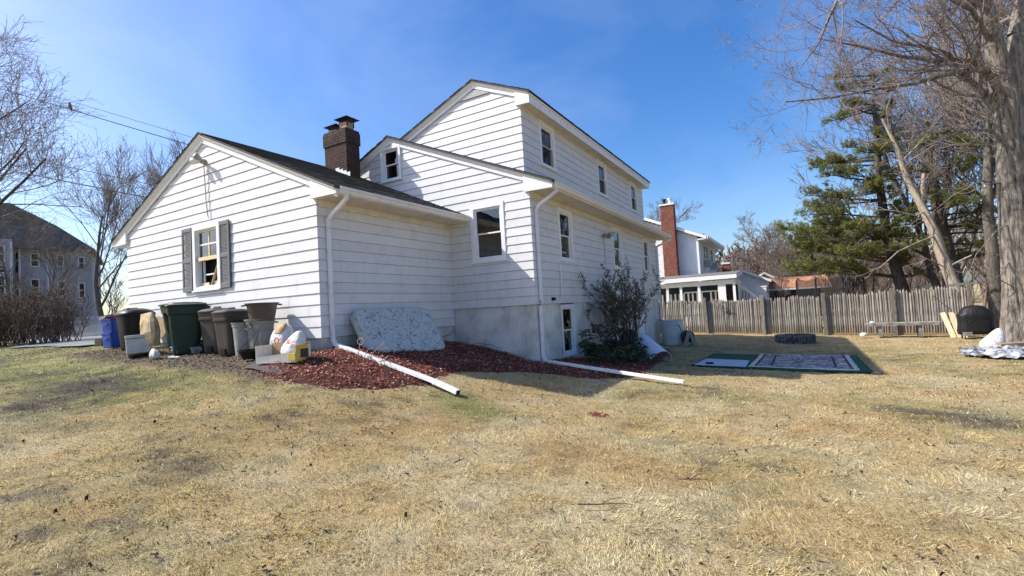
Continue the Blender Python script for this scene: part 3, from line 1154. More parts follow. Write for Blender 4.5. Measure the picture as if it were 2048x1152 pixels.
roof_slab('garage_roof', (gm, zrG(gm)), (.62, zrG(.62)), -.115, GL)
roof_slab('garage_roof', (gm, zrG(gm)), (-GW - .62, zrG(.62)), -.115, GL)
roof_slab('main_roof', (pkM, zrM(pkM)), (2.95, zrM(2.95)), ML - .125, 16.0)
roof_slab('main_roof', (pkM, zrM(pkM)), (-6.75, zrM(-6.75)), ML - .125, 16.0)
roof_slab('upper_roof', (pkU, 6.22), (2.30, zrU(2.30)), UV - .12, 15.52)
roof_slab('upper_roof', (pkU, 6.22), (pkM - .1, zrU(pkM - .1)), UV - .12, 15.52)
for (u_, z_, va, vb) in ((gm, 4.57, -.125, GL), (pkM, 5.22, ML - .135, UV - .1), (pkU, 6.22, UV - .13, 15.53)):
    rc = MB()
    k = va
    while k < vb:
        k1 = min(k + .22, vb)
        for sgn in (-1, 1):
            rc.quad((u_, k, z_ + .022), (u_ + sgn * .14, k, z_ - .14 * .44 + .022), (u_ + sgn * .14, k1 + .01, z_ - .14 * .44 + .016), (u_, k1 + .01, z_ + .016))
            rc.quad((u_, k, z_ + .022), (u_ + sgn * .14, k, z_ - .14 * .44 + .022), (u_ + sgn * .14, k, z_ - .14 * .44 - .01), (u_, k, z_ - .01))
        k = k1
    rc.build('ridge_cap', 'shingle', HOUSE)


def rake(v_wall, pk, zr, ends, over=.105, wd=.155):
    """frieze board against the wall and a slanted crown under the roof edge, both slopes"""
    for ue in ends:
        a, b = pk, ue
        f = MB()
        lo = lambda u, d: zr(u) - d
        f.hexa([(a, v_wall - .05, lo(a, .05 + wd)), (b, v_wall - .05, lo(b, .05 + wd)), (b, v_wall - .021, lo(b, .05 + wd)), (a, v_wall - .021, lo(a, .05 + wd)),
                (a, v_wall - .05, lo(a, .055)), (b, v_wall - .05, lo(b, .055)), (b, v_wall - .021, lo(b, .055)), (a, v_wall - .021, lo(a, .055))])
        f.build('rake_board', 'trim_white', HOUSE)
        f = MB()
        f.hexa([(a, v_wall - .052, lo(a, .125)), (b, v_wall - .052, lo(b, .125)), (b, v_wall - .02, lo(b, .125)), (a, v_wall - .02, lo(a, .125)),
                (a, v_wall - over, lo(a, .055)), (b, v_wall - over, lo(b, .055)), (b, v_wall - .02, lo(b, .053)), (a, v_wall - .02, lo(a, .053))])
        f.build('crown_moulding', 'trim_white', HOUSE)
        f = MB()
        f.hexa([(a, v_wall - over - .006, lo(a, .060)), (b, v_wall - over - .006, lo(b, .060)), (b, v_wall - over + .010, lo(b, .060)), (a, v_wall - over + .010, lo(a, .060)),
                (a, v_wall - over - .006, lo(a, .006)), (b, v_wall - over - .006, lo(b, .006)), (b, v_wall - over + .010, lo(b, .006)), (a, v_wall - over + .010, lo(a, .006))])
        f.build('drip_edge', 'trim_white', HOUSE)


rake(0, gm, zrG, (.60, -GW - .60))
rake(ML, pkM, zrM, (2.90, -4.4))
rake(UV, pkU, zrU, (2.25, -1.7))


def pork_chop(v_wall, u_in, u_out, z_bot, z_out, zr, th=.075):
    f = MB()
    pts = [(u_in, z_bot + .01), (u_out, z_bot), (u_out, z_out), (u_in, zr(u_in) - .09)]
    f.prism(None, [(u, v_wall - th, z) for u, z in pts], [(u, v_wall - .0, z) for u, z in pts])
    f.build('eave_return', 'trim_white', HOUSE, bevel=.004)


pork_chop(0, -.07, .61, 2.525, 2.66, zrG)
pork_chop(0, -GW + .07, -GW - .61, 2.525, 2.66, zrG)
pork_chop(ML, MU - .10, 2.93, 2.985, 3.13, zrM)
pork_chop(UV, UU - .10, 2.27, 5.235, 5.44, zrU)

# soffits, fascia, gutters
sf = MB()
sf.box(.002, .565, .0, GL - .002, 2.523, 2.54)
sf.box(-GW - .565, -GW - .002, .0, GL - .002, 2.523, 2.54)
sf.build_each('garage_soffit', 'soffit', HOUSE)
sf = MB()
sf.box(MU + .002, 2.86, ML + .002, 15.95, 2.995, 3.012)
sf.build('main_soffit', 'soffit', HOUSE)
sf = MB()
sf.box(UU + .002, 2.25, UV + .002, 15.45, 5.24, 5.255)
sf.build('upper_soffit', 'soffit', HOUSE)
sf = MB()
sf.box(2.25, 2.272, UV - .07, 15.48, 5.225, 5.49)
sf.build('upper_fascia', 'gutter', HOUSE)
sf = MB()
sf.box(2.272, 2.30, UV - .072, 15.482, 5.42, 5.495)
sf.build('upper_crown', 'trim_white', HOUSE)
# frieze boards under the soffits
sf = MB()
sf.box(.004, .045, .05, GL - .005, 2.40, 2.521)
sf.build('garage_frieze', 'soffit', HOUSE)
sf = MB()
sf.box(MU + .004, MU + .045, ML + .05, 15.6, 2.87, 2.993)
sf.build('main_frieze', 'soffit', HOUSE)


def gutter(name, u_in, z_top, v0, v1, sgn=1):
    prof = [(0, -.005), (0, -.12), (.055, -.12), (.075, -.095), (.085, -.06), (.115, -.03), (.115, 0.0), (.10, 0.0), (.10, -.022), (.07, -.055), (.06, -.105), (.012, -.105), (.012, -.005)]
    f = MB()
    f.prism(None, [(u_in + sgn * a, v0, z_top + b) for a, b in prof], [(u_in + sgn * a, v1, z_top + b) for a, b in prof])
    g = f.build(name, 'gutter', HOUSE)
    return g


gutter('garage_gutter', .565, 2.655, -.02, GL + .0)
gutter('garage_gutter', -GW - .565, 2.655, -.02, GL, -1)
gutter('main_gutter', 2.86, 3.15, ML + .02, 16.02)
fa = MB()
fa.box(.553, .5645, -.03, GL - .003, 2.5415, 2.66)
fa.box(2.848, 2.8595, ML, 15.97, 3.013, 3.14)
fa.build_each('fascia', 'trim_white', HOUSE)


def spout(name, pts, w=.078, h=.058, upv=(0, 1, 0)):
    f = MB()
    for p, q in zip(pts[:-1], pts[1:]):
        p, q = Vector(p), Vector(q)
        d = (q - p).normalized()
        f.bar(p - d * .022, q + d * .022, w, h, upv)
    return f.build(name, 'downspout', HOUSE, bevel=.008)


spout('downspout', [(.60, .16, 2.56), (.60, .16, 2.47), (.42, .175, 2.36), (.20, .19, 2.26), (.062, .195, 2.15), (.060, .195, .06), (.075, .19, -.05), (.16, .175, -.135)])
f = MB()
f.bar((.12, .18, -.125), (2.55, .09, -.755), .086, .062, (0, 0, 1))
f.bar((2.47, .093, -.735), (2.93, .07, -.885), .094, .068, (0, 0, 1))
f.build('downspout_extension', 'downspout', HOUSE, bevel=.008)
f = MB()
f.bar((2.9305, .07, -.8855), (2.936, .0698, -.8872), .078, .052, (0, 0, 1))
f.build('spout_mouth', 'black_metal', HOUSE)
spout('downspout', [(2.90, 4.20, 3.04), (2.90, 4.20, 2.95), (2.68, 4.185, 2.82), (2.46, 4.17, 2.70), (2.375, 4.165, 2.58), (2.375, 4.165, .46), (2.35, 4.165, .40), (2.345, 4.165, -.78), (2.39, 4.16, -.89)])
f = MB()
f.bar((2.37, 4.155, -.895), (5.50, 3.74, -1.235), .086, .062, (0, 0, 1))
f.build('downspout_extension', 'downspout', HOUSE, bevel=.008)
spout('downspout', [(2.90, 15.85, 3.04), (2.90, 15.85, 2.95), (2.62, 15.75, 2.82), (2.38, 15.56, 2.68), (2.365, 15.55, -1.38)])
for (p_, q_) in (((1.30, .136, -.431), (1.34, .135, -.441)), ((2.46, .0935, -.732), (2.50, .092, -.742)), ((3.9, 3.952, -1.061), (3.94, 3.947, -1.066)), ((2.60, 4.125, -.92), (2.64, 4.12, -.924))):
    f = MB()
    f.bar(p_, q_, .096, .072, (0, 0, 1))
    f.build('spout_collar', 'gutter', HOUSE)
for zz in (2.15, .46):
    f = MB()
    f.box(.015, .102, .148, .242, zz - .02, zz + .0)
    f.build('spout_strap', 'gutter', HOUSE)

# louvered gable vent
vt = MB()
for k in range(6):
    z = 5.80 + k * .030
    hl = max((5.985 - z) / .40, .0)
    hr = max((5.985 - z) / .44, .0)
    vt.hexa([(pkU - hl, UV - .045, z), (pkU + hr, UV - .045, z), (pkU + hr, UV - .022, z + .024), (pkU - hl, UV - .022, z + .024),
             (pkU - hl, UV - .045, z + .008), (pkU + hr, UV - .045, z + .008), (pkU + hr, UV - .022, z + .032), (pkU - hl, UV - .022, z + .032)])
vt.build_each('vent_slat', 'trim_white', HOUSE)
vb = MB()
vb.prism(None, [(pkU - .47, UV - .0225, 5.80), (pkU + .43, UV - .0225, 5.80), (pkU, UV - .0225, 5.99)], [(pkU - .47, UV - .003, 5.80), (pkU + .43, UV - .003, 5.80), (pkU, UV - .003, 5.99)])
vb.build('vent_backing', 'black_metal', HOUSE)


# --- chimney
def brickwork(parent, x0, x1, y0, y1, z0, z1, mb_m, mm, bl=.205, bh=.067, mj=.012, proud=.006, seed=3):
    co = MB()
    co.box(x0, x1, y0, y1, z0, z1)
    core = co.build('mortar_core', mm, parent)
    rng = random.Random(seed)
    f = MB()
    z, row = z0, 0
    while z < z1 - .02:
        zt = min(z + bh - mj, z1)
        for side in range(4):
            L = (x1 - x0) if side % 2 == 0 else (y1 - y0)
            s = -(bl / 2 if (row + side) % 2 else 0)
            while s < L:
                s0, s1 = max(s, 0) + mj / 2, min(s + bl, L) - mj / 2
                if s1 - s0 > .02:
                    pr = proud + rng.uniform(-.003, .003)
                    if side == 0:
                        f.box(x0 + s0, x0 + s1, y0 - pr, y0 + .02, z, zt)
                    elif side == 2:
                        f.box(x0 + s0, x0 + s1, y1 - .02, y1 + pr, z, zt)
                    elif side == 1:
                        f.box(x1 - .02, x1 + pr, y0 + s0, y0 + s1, z, zt)
                    else:
                        f.box(x0 - pr, x0 + .02, y0 + s0, y0 + s1, z, zt)
                s += bl
        z += bh
        row += 1
    o = f.build('bricks', mb_m, parent)
    o['kind'] = 'stuff'


ch = MB()
cx0, cx1, cy0, cy1 = -3.44, -2.60, 3.10, 3.56
ch.box(cx0 + .05, cx1 - .05, cy0 + .05, cy1 - .05, 3.6, 5.38)
chim = ch.build('chimney', 'mortar_dark', HOUSE)
brickwork(chim, cx0, cx1, cy0, cy1, 3.75, 5.02, 'brick_dark', 'mortar_dark')
brickwork(chim, cx0 - .025, cx1 + .025, cy0 - .025, cy1 + .025, 5.02, 5.35, 'brick_soot', 'mortar_dark', seed=4)
brickwork(chim, cx0 - .01, cx1 + .01, cy0 - .01, cy1 + .01, 5.352, 5.415, 'brick_soot', 'mortar_dark', seed=5)
for (hx, zt) in ((-3.22, 5.60), (-2.80, 5.72)):
    fl = MB()
    fl.box(hx - .13, hx + .13, 3.20, 3.46, 5.40, zt - .10)
    fl.build('flue', 'clay', chim)
    fl = MB()
    fl.hexa([(hx - .26, 3.10, zt), (hx + .26, 3.10, zt), (hx + .26, 3.58, zt), (hx - .26, 3.58, zt), (hx - .05, 3.28, zt + .055), (hx + .05, 3.28, zt + .055), (hx + .05, 3.38, zt + .055), (hx - .05, 3.38, zt + .055)])
    fl.build('flue_hood', 'black_metal', chim)
    fl = MB()
    for sx in (-.15, .15):
        for yy in (3.22, 3.44):
            fl.bar((hx + sx, yy, zt - .22), (hx + sx, yy, zt + .003), .02, .02)
    fl.build_each('hood_leg', 'black_metal', chim)
for k in range(4):
    fl = MB()
    u0 = cx0 + .42 + k * .135
    fl.box(u0, u0 + .14, cy0 - .015 - .002 * k, cy0 - .007, zrG(u0 + .14) - .02, zrG(u0) + .075)
    fl.build('step_flashing', 'flashing', chim)

# small hood and pipe on the house
f = MB()
f.prism(None, [(-GW - .22, .6, 1.75), (-GW, .6, 1.75), (-GW, .6, 2.05)], [(-GW - .22, 1.5, 1.75), (-GW, 1.5, 1.75), (-GW, 1.5, 2.05)])
f.build('side_hood', 'trim_white', HOUSE)
f = MB()
f.tube([(MU + .05, 5.39, 1.26), (MU + .05, 5.36, .62), (MU + .05, 5.30, .54), (MU + .05, 4.86, .52), (MU + .0, 4.84, .52)], .018, 8)
pp = f.build('conduit', 'gutter', HOUSE)
f = MB()
f.tube([(MU + .05, 4.91, .52), (MU + .05, 4.82, .52)], .042, 10)
f.build('conduit_fitting', 'black_metal', pp)
f = MB()
f.box(MU + .01, MU + .06, 5.33, 5.45, 1.24, 1.36)
f.build('conduit_box', 'gutter', pp)
f = MB()
f.tube([(MU + .06, 11.62, .40), (MU + .06, 11.62, -1.40)], .045, 8)
f.build('rusty_pipe', 'pipe_rust', HOUSE)
f = MB()
f.tube([(MU + .02, 15.1, -.45), (MU + .10, 15.1, -.45), (MU + .14, 15.2, -.48)], .02, 6)
f.build('hose_tap', 'black_metal', HOUSE)

# floodlight on the garage gable
FL = thing('floodlight', 'twin floodlight with a dangling cord high on the garage gable', 'floodlight', (-3.56, -.03, 3.93))


def lamp_head(par, p, d, r=.075, L=.19, mm='lamp_metal', glass='lamp_glass'):
    p, d = Vector(p), Vector(d).normalized()
    f = MB()
    f.tube([p, p + d * .05, p + d * .10, p + d * L], [r * .35, r * .5, r * .85, r], 14, cap=True)
    h = f.build('lamp_head', mm, par, smooth=True)
    f = MB()
    f.tube([p + d * (L + .001), p + d * (L + .012)], [r * .9, r * .55], 14)
    f.build('lens', glass, h)


f = MB()
f.tube([(0, .012, 0), (0, -.05, 0)], .06, 12)
f.build('backplate', 'lamp_metal', FL)
lamp_head(FL, (.03, -.06, .0), (.1, -.85, .42))
lamp_head(FL, (-.04, -.06, -.01), (-.62, -.55, .10), mm='trim_white')
f = MB()
cp = [(0.02, -.03, -.05), (.015, -.02, -.35), (.03, -.02, -.62), (.05, -.018, -.95), (.10, -.02, -1.22), (.13, -.02, -1.27), (.115, -.02, -1.18), (.07, -.022, -.9), (.05, -.02, -.55), (.03, -.03, -.05)]
f.tube(cp, .006, 5)
f.build('cord', 'lamp_metal', FL)
FL2 = thing('floodlight', 'grey floodlight pair under the eave of the shaded side wall', 'floodlight', (MU + .03, 8.88, 2.47))
f = MB()
f.tube([(-.015, 0, 0), (.06, 0, 0)], .07, 12)
f.build('backplate', 'lamp_metal', FL2)
lamp_head(FL2, (.07, -.03, .0), (.6, -.55, -.15), .085, .2, 'ac_unit')
lamp_head(FL2, (.07, .05, .02), (.7, .35, .12), .085, .2, 'ac_unit')
f = MB()
f.tube([(0.0, -.01, -.05), (0.0, -.02, -.9)], .008, 5)
f.build('cord', 'lamp_metal', FL2)

# ------------------------------------------------------------------ turf, mulch, litter
RUG = np.array([(4.93, 7.62), (4.86, 12.1), (8.80, 12.25), (8.80, 7.85)])


def blocked(x, y, pad=0.0):
    b = (x > -GW - pad) & (x < 0 + pad) & (y > -.05 - pad) & (y < GL + .5)
    b |= (x > -6.1) & (x < MU + pad) & (y > ML - pad) & (y < MV1 + pad)
    return b | inpoly(x, y, DRV)


def scatter_ring(n, r0, r1, power, half=1.03):
    """points round the camera foot, denser near it, in the yard before it and to both sides"""
    u = NR.random(n)
    e = 2 - power
    r = (r0 ** e + u * (r1 ** e - r0 ** e)) ** (1 / e)
    a = NR.uniform(-half, half, n)
    ang = math.pi / 2 + yaw + a
    return CAM.x + r * np.cos(ang), CAM.y + r * np.sin(ang), r


def make_grass(name, n, r0, r1, power, h0, h1_, wid, bend, mat_='grass'):
    x, y, r = scatter_ring(n, r0, r1, power)
    mm = inpoly(x, y, MULCH)
    k = ~blocked(x, y) & ~mm & ~inpoly(x, y, RUG) & (y < 19.9)
    x, y, r = x[k], y[k], r[k]
    soil = smooth(.62, .12, sdist(x, y, -6.5, -1.0, .4, -1.1))
    gap = smooth(.33, .22, fbm(x, y, 15.0, 31, 2)) * .9 + smooth(.68, .80, fbm(x, y, 5.5, 21, 3)) * .6
    k = (NR.random(len(x)) > soil * .85) & (NR.random(len(x)) > gap)
    x, y, r = x[k], y[k], r[k]
    m = len(x)
    z = gz(x, y)
    tuft = fbm(x, y, 15.0, 31, 2)
    hgt = (h0 + (h1_ - h0) * NR.random(m)) * (.45 + 1.1 * tuft)
    lay = fbm(x, y, 2.2, 41) * 9.0 + NR.normal(0, .9, m)
    lean = np.clip(bend + NR.normal(0, .35, m), .1, 1.35)
    dx, dy = np.cos(lay) * np.sin(lean), np.sin(lay) * np.sin(lean)
    dzz = np.cos(lean)
    ww = wid * (1 + r * .11) * NR.uniform(.6, 1.3, m)
    pa = NR.uniform(0, 2 * np.pi, m)
    px, py = np.cos(pa) * ww, np.sin(pa) * ww
    B = np.stack([x, y, z - .004], -1)
    T = B + np.stack([dx * 1.1, dy * 1.1, dzz], -1) * hgt[:, None]
    W = np.stack([px, py, 0 * px], -1)
    V = np.stack([B - W, B + W, T + W * .45, T - W * .45], 1).reshape(-1, 3)
    F = np.arange(m * 4).reshape(m, 4)
    c = lawncol(x, y)
    rr = NR.random((m, 1))
    c = np.minimum(c * (.60 + .75 * rr), .95)
    c = np.where(NR.random((m, 1)) < .16, np.minimum(np.array([[.94, .82, .57]]) * (.75 + .4 * rr), .95), c)
    c = np.where(NR.random((m, 1)) < .07, np.array([[.34, .38, .11]]), c)
    c = np.where(NR.random((m, 1)) < .05, np.array([[.13, .08, .045]]), c)
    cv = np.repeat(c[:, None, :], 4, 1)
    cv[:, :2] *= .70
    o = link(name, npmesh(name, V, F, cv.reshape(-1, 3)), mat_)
    return o


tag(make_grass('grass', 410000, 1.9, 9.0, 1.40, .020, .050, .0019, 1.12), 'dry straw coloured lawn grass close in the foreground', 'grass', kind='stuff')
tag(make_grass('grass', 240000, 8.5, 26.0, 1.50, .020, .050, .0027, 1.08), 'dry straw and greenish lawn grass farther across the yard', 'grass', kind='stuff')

# mulch bed sheet
mx_, my_ = np.meshgrid(np.arange(-2.6, 5.0, .085), np.arange(-1.7, 14.4, .085), indexing='ij')
wob = (fbm(mx_, my_, 2.2, 61) - .5) * .30
md = polydist(mx_, my_, MULCH)
ins = inpoly(mx_, my_, MULCH)
sd = np.where(ins, md, -md) + wob
mz = gz(mx_, my_) + np.clip(sd, -.1, .3) * .22 - .012 + (fbm(mx_, my_, 5.0, 63) - .5) * .05
mi = np.arange(mx_.size).reshape(mx_.shape)
ok = (sd > -.06)
mm = ok[:-1, :-1] & ok[1:, :-1] & ok[1:, 1:] & ok[:-1, 1:]
mf = np.stack([mi[:-1, :-1], mi[1:, :-1], mi[1:, 1:], mi[:-1, 1:]], -1)[mm]
struct(link('mulch_bed', npmesh('mulch_bed', np.stack([mx_, my_, mz], -1).reshape(-1, 3), mf, None, True), 'mulch_bed'))


def chips(name, x, y, z, L, Wd, cols, flat=.45):
    m = len(x)
    a = NR.uniform(0, 2 * np.pi, m)
    tl = NR.normal(0, flat, m)
    d = np.stack([np.cos(a) * np.cos(tl), np.sin(a) * np.cos(tl), np.sin(tl)], -1)
    s = np.stack([-np.sin(a), np.cos(a), NR.normal(0, .35, m)], -1)
    L = L * NR.uniform(.5, 1.4, m)
    Wd = Wd * NR.uniform(.5, 1.4, m)
    P0 = np.stack([x, y, z], -1)
    th = np.array([0, 0, .006])
    V = np.stack([P0 - d * L[:, None] / 2 - s * Wd[:, None] / 2, P0 + d * L[:, None] / 2 - s * Wd[:, None] / 3, P0 + d * L[:, None] / 2 + s * Wd[:, None] / 2, P0 - d * L[:, None] / 2 + s * Wd[:, None] / 3,
                  P0 - d * L[:, None] / 3 + th * 1.3, P0 + d * L[:, None] / 3 + th * 1.3], 1)
    i = np.arange(m)[:, None] * 6
    F = np.concatenate([i + np.array([[0, 1, 5, 4]]), i + np.array([[2, 3, 4, 5]])], 0)
    cv = np.repeat(cols[:, None, :], 6, 1).reshape(-1, 3)
    return link(name, npmesh(name, V.reshape(-1, 3), F, cv), 'mulch')


n = 60000
x, y = NR.uniform(-2.6, 5, n), NR.uniform(-1.7, 14.3, n)
k = NR.random(n) < np.clip(1.25 - y * .07, .3, 1)
x, y = x[k], y[k]
dd = polydist(x, y, MULCH)
dd = np.where(inpoly(x, y, MULCH), dd, -dd) + (fbm(x, y, 2.2, 61) - .5) * .30
k = (dd > -.10) & (NR.random(len(x)) < smooth(-.10, .12, dd) + .15) & ~blocked(x, y, -.03)
x, y, dd = x[k], y[k], dd[k]
z = gz(x, y) + np.clip(dd, -.05, .3) * .22 - .004 + (fbm(x, y, 5.0, 63) - .5) * .05 + NR.uniform(0, .02, len(x))
t = NR.random((len(x), 1))
cc = np.array([[.34, .085, .05]]) * (.22 + 1.2 * t)
cc = np.where(NR.random((len(x), 1)) < .16, np.array([[.46, .24, .17]]), cc)
cc = np.where(NR.random((len(x), 1)) < .05, np.array([[.60, .45, .34]]), cc)
tag(chips('mulch_chips', x, y, z, .046, .015, cc), 'red wood mulch chips heaped round the house corner', 'mulch', kind='stuff')
# leaf litter, bark bits and stray chips in the lawn
x, y, r = scatter_ring(3600, 2.2, 20, 1.1)
k = ~blocked(x, y) & ~inpoly(x, y, RUG)
x, y = x[k], y[k]
k = (fbm(x, y, .9, 71) + .25 * NR.random(len(x))) > .56
x, y = x[k], y[k]
cc = np.array([[.038, .026, .020]]) * (.5 + 1.5 * NR.random((len(x), 1)))
tag(chips('leaf_litter', x, y, gz(x, y) + .020, .036, .022, cc, .7), 'scattered dead leaves and bark bits in the lawn', 'leaves', kind='stuff')
n = 5200
x, y = NR.uniform(-6.8, 1.0, n), NR.uniform(-1.75, -.15, n)
k = (sdist(x, y, -6.5, -.9, .3, -1.0) + .3 * NR.random(n)) < .62
x, y = x[k], y[k]
cc = np.array([[.13, .095, .07]]) * (.4 + 1.5 * NR.random((len(x), 1)))
tag(chips('soil_litter', x, y, gz(x, y) + .012, .04, .018, cc, .4), 'brown leaf crumbs on bare soil before the bins', 'leaves', kind='stuff')
x, y = NR.normal(4.9, .10, 70), NR.normal(.66, .05, 70)
cc = np.array([[.20, .03, .022]]) * (.5 + 1.0 * NR.random((70, 1)))
tag(chips('mulch_crumbs', x, y, gz(x, y) + .03, .04, .016, cc), 'small spill of red mulch alone in the lawn', 'mulch', kind='stuff')

# fallen sticks in the lawn (base points of their lie)
STK = [((5.9, -2.45), .42, .45, 'forked dark twig lying in the near lawn right of centre'), ((6.45, -1.55), .26, .5, 'short curved twig lying in the lawn right of centre'), ((4.55, -2.2), .16, 1.5, 'short stubby twig lying left of the forked twig')]
for (sx, sy), L, a, lb in STK:
    f = MB()
    pts = []
    for k in range(6):
        t = k / 5 * L
        px, py = t * math.cos(a) + R_.uniform(-.012, .012), t * math.sin(a) + R_.uniform(-.012, .012)
        pts.append((px, py, g1(sx + px, sy + py) - g1(sx, sy) + .05))
    f.tube(pts, [.006, .006, .005, .004, .003, .002], 5)
    q = pts[2]
    f.tube([q, (q[0] + .10 * math.cos(a + .6), q[1] + .10 * math.sin(a + .6), q[2] + .015), (q[0] + .2 * math.cos(a + .5), q[1] + .2 * math.sin(a + .5), q[2] + .01)], [.004, .003, .002], 4)
    tag(f.build('fallen_twig', 'bark_dark', None, (sx, sy, g1(sx, sy))), lb, 'twig', 'fallen twigs in the lawn')

# ------------------------------------------------------------------ bins and rubbish along the garage gable


def wheel(par, p, r=.10, w_=.05):
    f = MB()
    f.tube([(p[0] - w_ / 2, p[1], p[2]), (p[0] + w_ / 2, p[1], p[2])], r, 16)
    wh = f.build('wheel', 'black_plastic', par, bevel=.01)
    f = MB()
    f.tube([(p[0] - w_ / 2 - .004, p[1], p[2]), (p[0] + w_ / 2 + .004, p[1], p[2])], r * .5, 12)
    f.build('hub', 'grey_plastic', wh)


def cart(loc, rz, label, sc=1.0):
    t = thing('wheeled_cart', label, 'trash cart', loc, rz, 'green wheeled carts')
    t.scale = (sc, sc, sc)
    f = MB()
    f.loft([(.03, .19, .20, 6, 0, -.02), (.12, .205, .22, 6, 0, -.01), (.30, .22, .25, 6), (.62, .25, .29, 7, 0, .01), (.80, .262, .305, 7, 0, .015), (.815, .285, .33, 7, 0, .02), (.96, .295, .345, 8, 0, .02)], 40, cap1=False)
    body = f.build('body', 'green_plastic', t, smooth=False, bevel=.0)
    f = MB()
    for sx in (-1, 1):
        f.hexa([(sx * .10 - .03, -.335, .80), (sx * .10 + .03, -.335, .80), (sx * .10 + .03, -.28, .80), (sx * .10 - .03, -.28, .80), (sx * .06 - .015, -.215, .1), (sx * .06 + .015, -.215, .1), (sx * .06 + .015, -.19, .1), (sx * .06 - .015, -.19, .1)])
    f.build_each('moulded_rib', 'green_plastic', body)
    f = MB()
    f.loft([(.962, .305, .36, 8, 0, .015), (.985, .312, .368, 8, 0, .015), (1.005, .300, .35, 7, 0, .015), (1.03, .20, .25, 4, 0, .03)], 40)
    lid = f.build('lid', 'green_plastic', t, bevel=.004)
    f = MB()
    f.box(-.10, .10, -.375, -.345, .972, .992)
    f.build('lid_grip', 'green_plastic', lid)
    f = MB()
    f.tube([(-.22, .36, .93), (-.22, .41, .95), (.22, .41, .95), (.22, .36, .93)], .016, 8)
    f.build('handle', 'green_plastic', t)
    f = MB()
    f.tube([(-.27, .20, .105), (.27, .20, .105)], .011, 8)
    f.build('axle', 'black_metal', t)
    wheel(t, (-.255, .20, .105), .105)
    wheel(t, (.255, .20, .105), .105)
    return t


cart((-3.92, -.38, g1(-3.92, -.38) - .005), .05, 'dark green wheeled cart at the back, nearer the black can', 1.0)
cart((-3.24, -.66, g1(-3.24, -.66) - .005), -.42, 'dark green wheeled cart standing forward, beside the brown lidded bins', 1.0)


def brown_bin(loc, rz, label):
    t = thing('lidded_bin', label, 'trash bin', loc, rz, 'brown lidded bins')
    f = MB()
    f.loft([(.02, .19, .175, 6), (.05, .20, .185, 6), (.45, .23, .215, 6), (.64, .25, .235, 6), (.655, .268, .255, 5), (.70, .272, .26, 5), (.705, .262, .25, 5), (.78, .275, .265, 5), (.80, .275, .265, 5)], 44, cap1=False)
    body = f.build('body', 'brown_plastic', t, smooth=False)
    f = MB()
    f.loft([(.795, .285, .275, 4), (.815, .29, .28, 4), (.83, .285, .275, 4), (.86, .24, .225, 3.4), (.872, .17, .16, 3)], 40)
    lid = f.build('lid', 'brown_plastic', t, smooth=False)
    f = MB()
    f.tube([(-.10, 0, .868), (-.08, 0, .895), (.08, 0, .895), (.10, 0, .868)], .018, 8)
    f.build('lid_handle', 'brown_plastic', lid)
    f = MB()
    f.box(-.09, .09, -.215, -.16, .03, .14)
    f.build('foot_recess', 'black_plastic', body)
    wheel(t, (-.2, .17, .07), .07, .045)
    wheel(t, (.2, .17, .07), .07, .045)
    return t


brown_bin((-2.50, -.44, g1(-2.50, -.44)), .15, 'brown lidded bin beside the green carts, farther left')
brown_bin((-1.88, -.52, g1(-1.88, -.52)), .05, 'brown lidded bin with round shoulders beside the grey cans')


def grey_can(loc, rz, label, r=.21, h=.62, m='grey_plastic', group='grey round cans'):
    t = thing('round_can', label, 'trash can', loc, rz, group)
    f = MB()
    f.loft([(.0, r * .76, r * .76, 2), (.04, r * .78, r * .78, 2), (h * .86, r * .95, r * .95, 2), (h * .87, r * 1.0, r * 1.0, 2), (h * .97, r * 1.03, r * 1.03, 2), (h * .975, r * 1.09, r * 1.09, 2), (h, r * 1.09, r * 1.09, 2), (h, r * .99, r * .99, 2), (h * .5, r * .84, r * .84, 2), (.03, r * .72, r * .72, 2)], 36)
    b = f.build('body', m, t, smooth=False)
    for sx in (-1, 1):
        f = MB()
        f.tube([(sx * r * 1.0, -.07, h * .90), (sx * (r + .05), -.06, h * .885), (sx * (r + .06), 0, h * .88), (sx * (r + .05), .06, h * .885), (sx * r * 1.0, .07, h * .90)], .014, 7)
        f.build('handle', m, t)
    return t


e = grey_can((-1.42, -.56, g1(-1.42, -.56)), .2, 'smaller light grey open can beside the brown bin', .20, .61)
f4 = grey_can((-1.15, -.42, g1(-1.15, -.42)), .6, 'light grey can with wire handle, carrying the brown can', .245, .64)
f = MB()
f.tube([(-.20, -.17, .56), (-.16, -.25, .60), (-.05, -.29, .57), (-.02, -.29, .50), (-.10, -.27, .45), (-.18, -.20, .48)], .010, 6)
f.build('bail', 'black_metal', f4)
grey_can((-1.08, -.42, g1(-1.15, -.42) + .60), 1.0, 'brown round can stacked on top of the grey can', .27, .33, 'can_brown', 'brown round cans')

# black round can with lid
bk = thing('lidded_can', 'large black lidded can at the far end of the row', 'trash can', (-5.78, -.48, g1(-5.78, -.48)))
f = MB()
f.loft([(.0, .25, .24, 3.0), (.05, .26, .25, 3), (.70, .32, .31, 3), (.80, .34, .32, 3)], 44, cap1=False)
f.build('body', 'black_plastic', bk, smooth=True)
f = MB()
f.loft([(.775, .37, .35, 3), (.80, .375, .355, 3), (.83, .37, .35, 3), (.85, .36, .34, 3), (.91, .29, .27, 2.6), (.945, .18, .16, 2.4)], 44)
ld = f.build('lid', 'black_plastic', bk, smooth=True)
f = MB()
f.hexa([(-.06, -.24, .905), (.14, -.24, .905), (.14, .02, .935), (-.06, .02, .935), (-.04, -.2, .955), (.12, -.2, .955), (.12, 0, .962), (-.04, 0, .962)])
f.build('lid_handle', 'black_plastic', ld)
wheel(bk, (-.3, .1, .09), .09)
wheel(bk, (.3, .1, .09), .09)

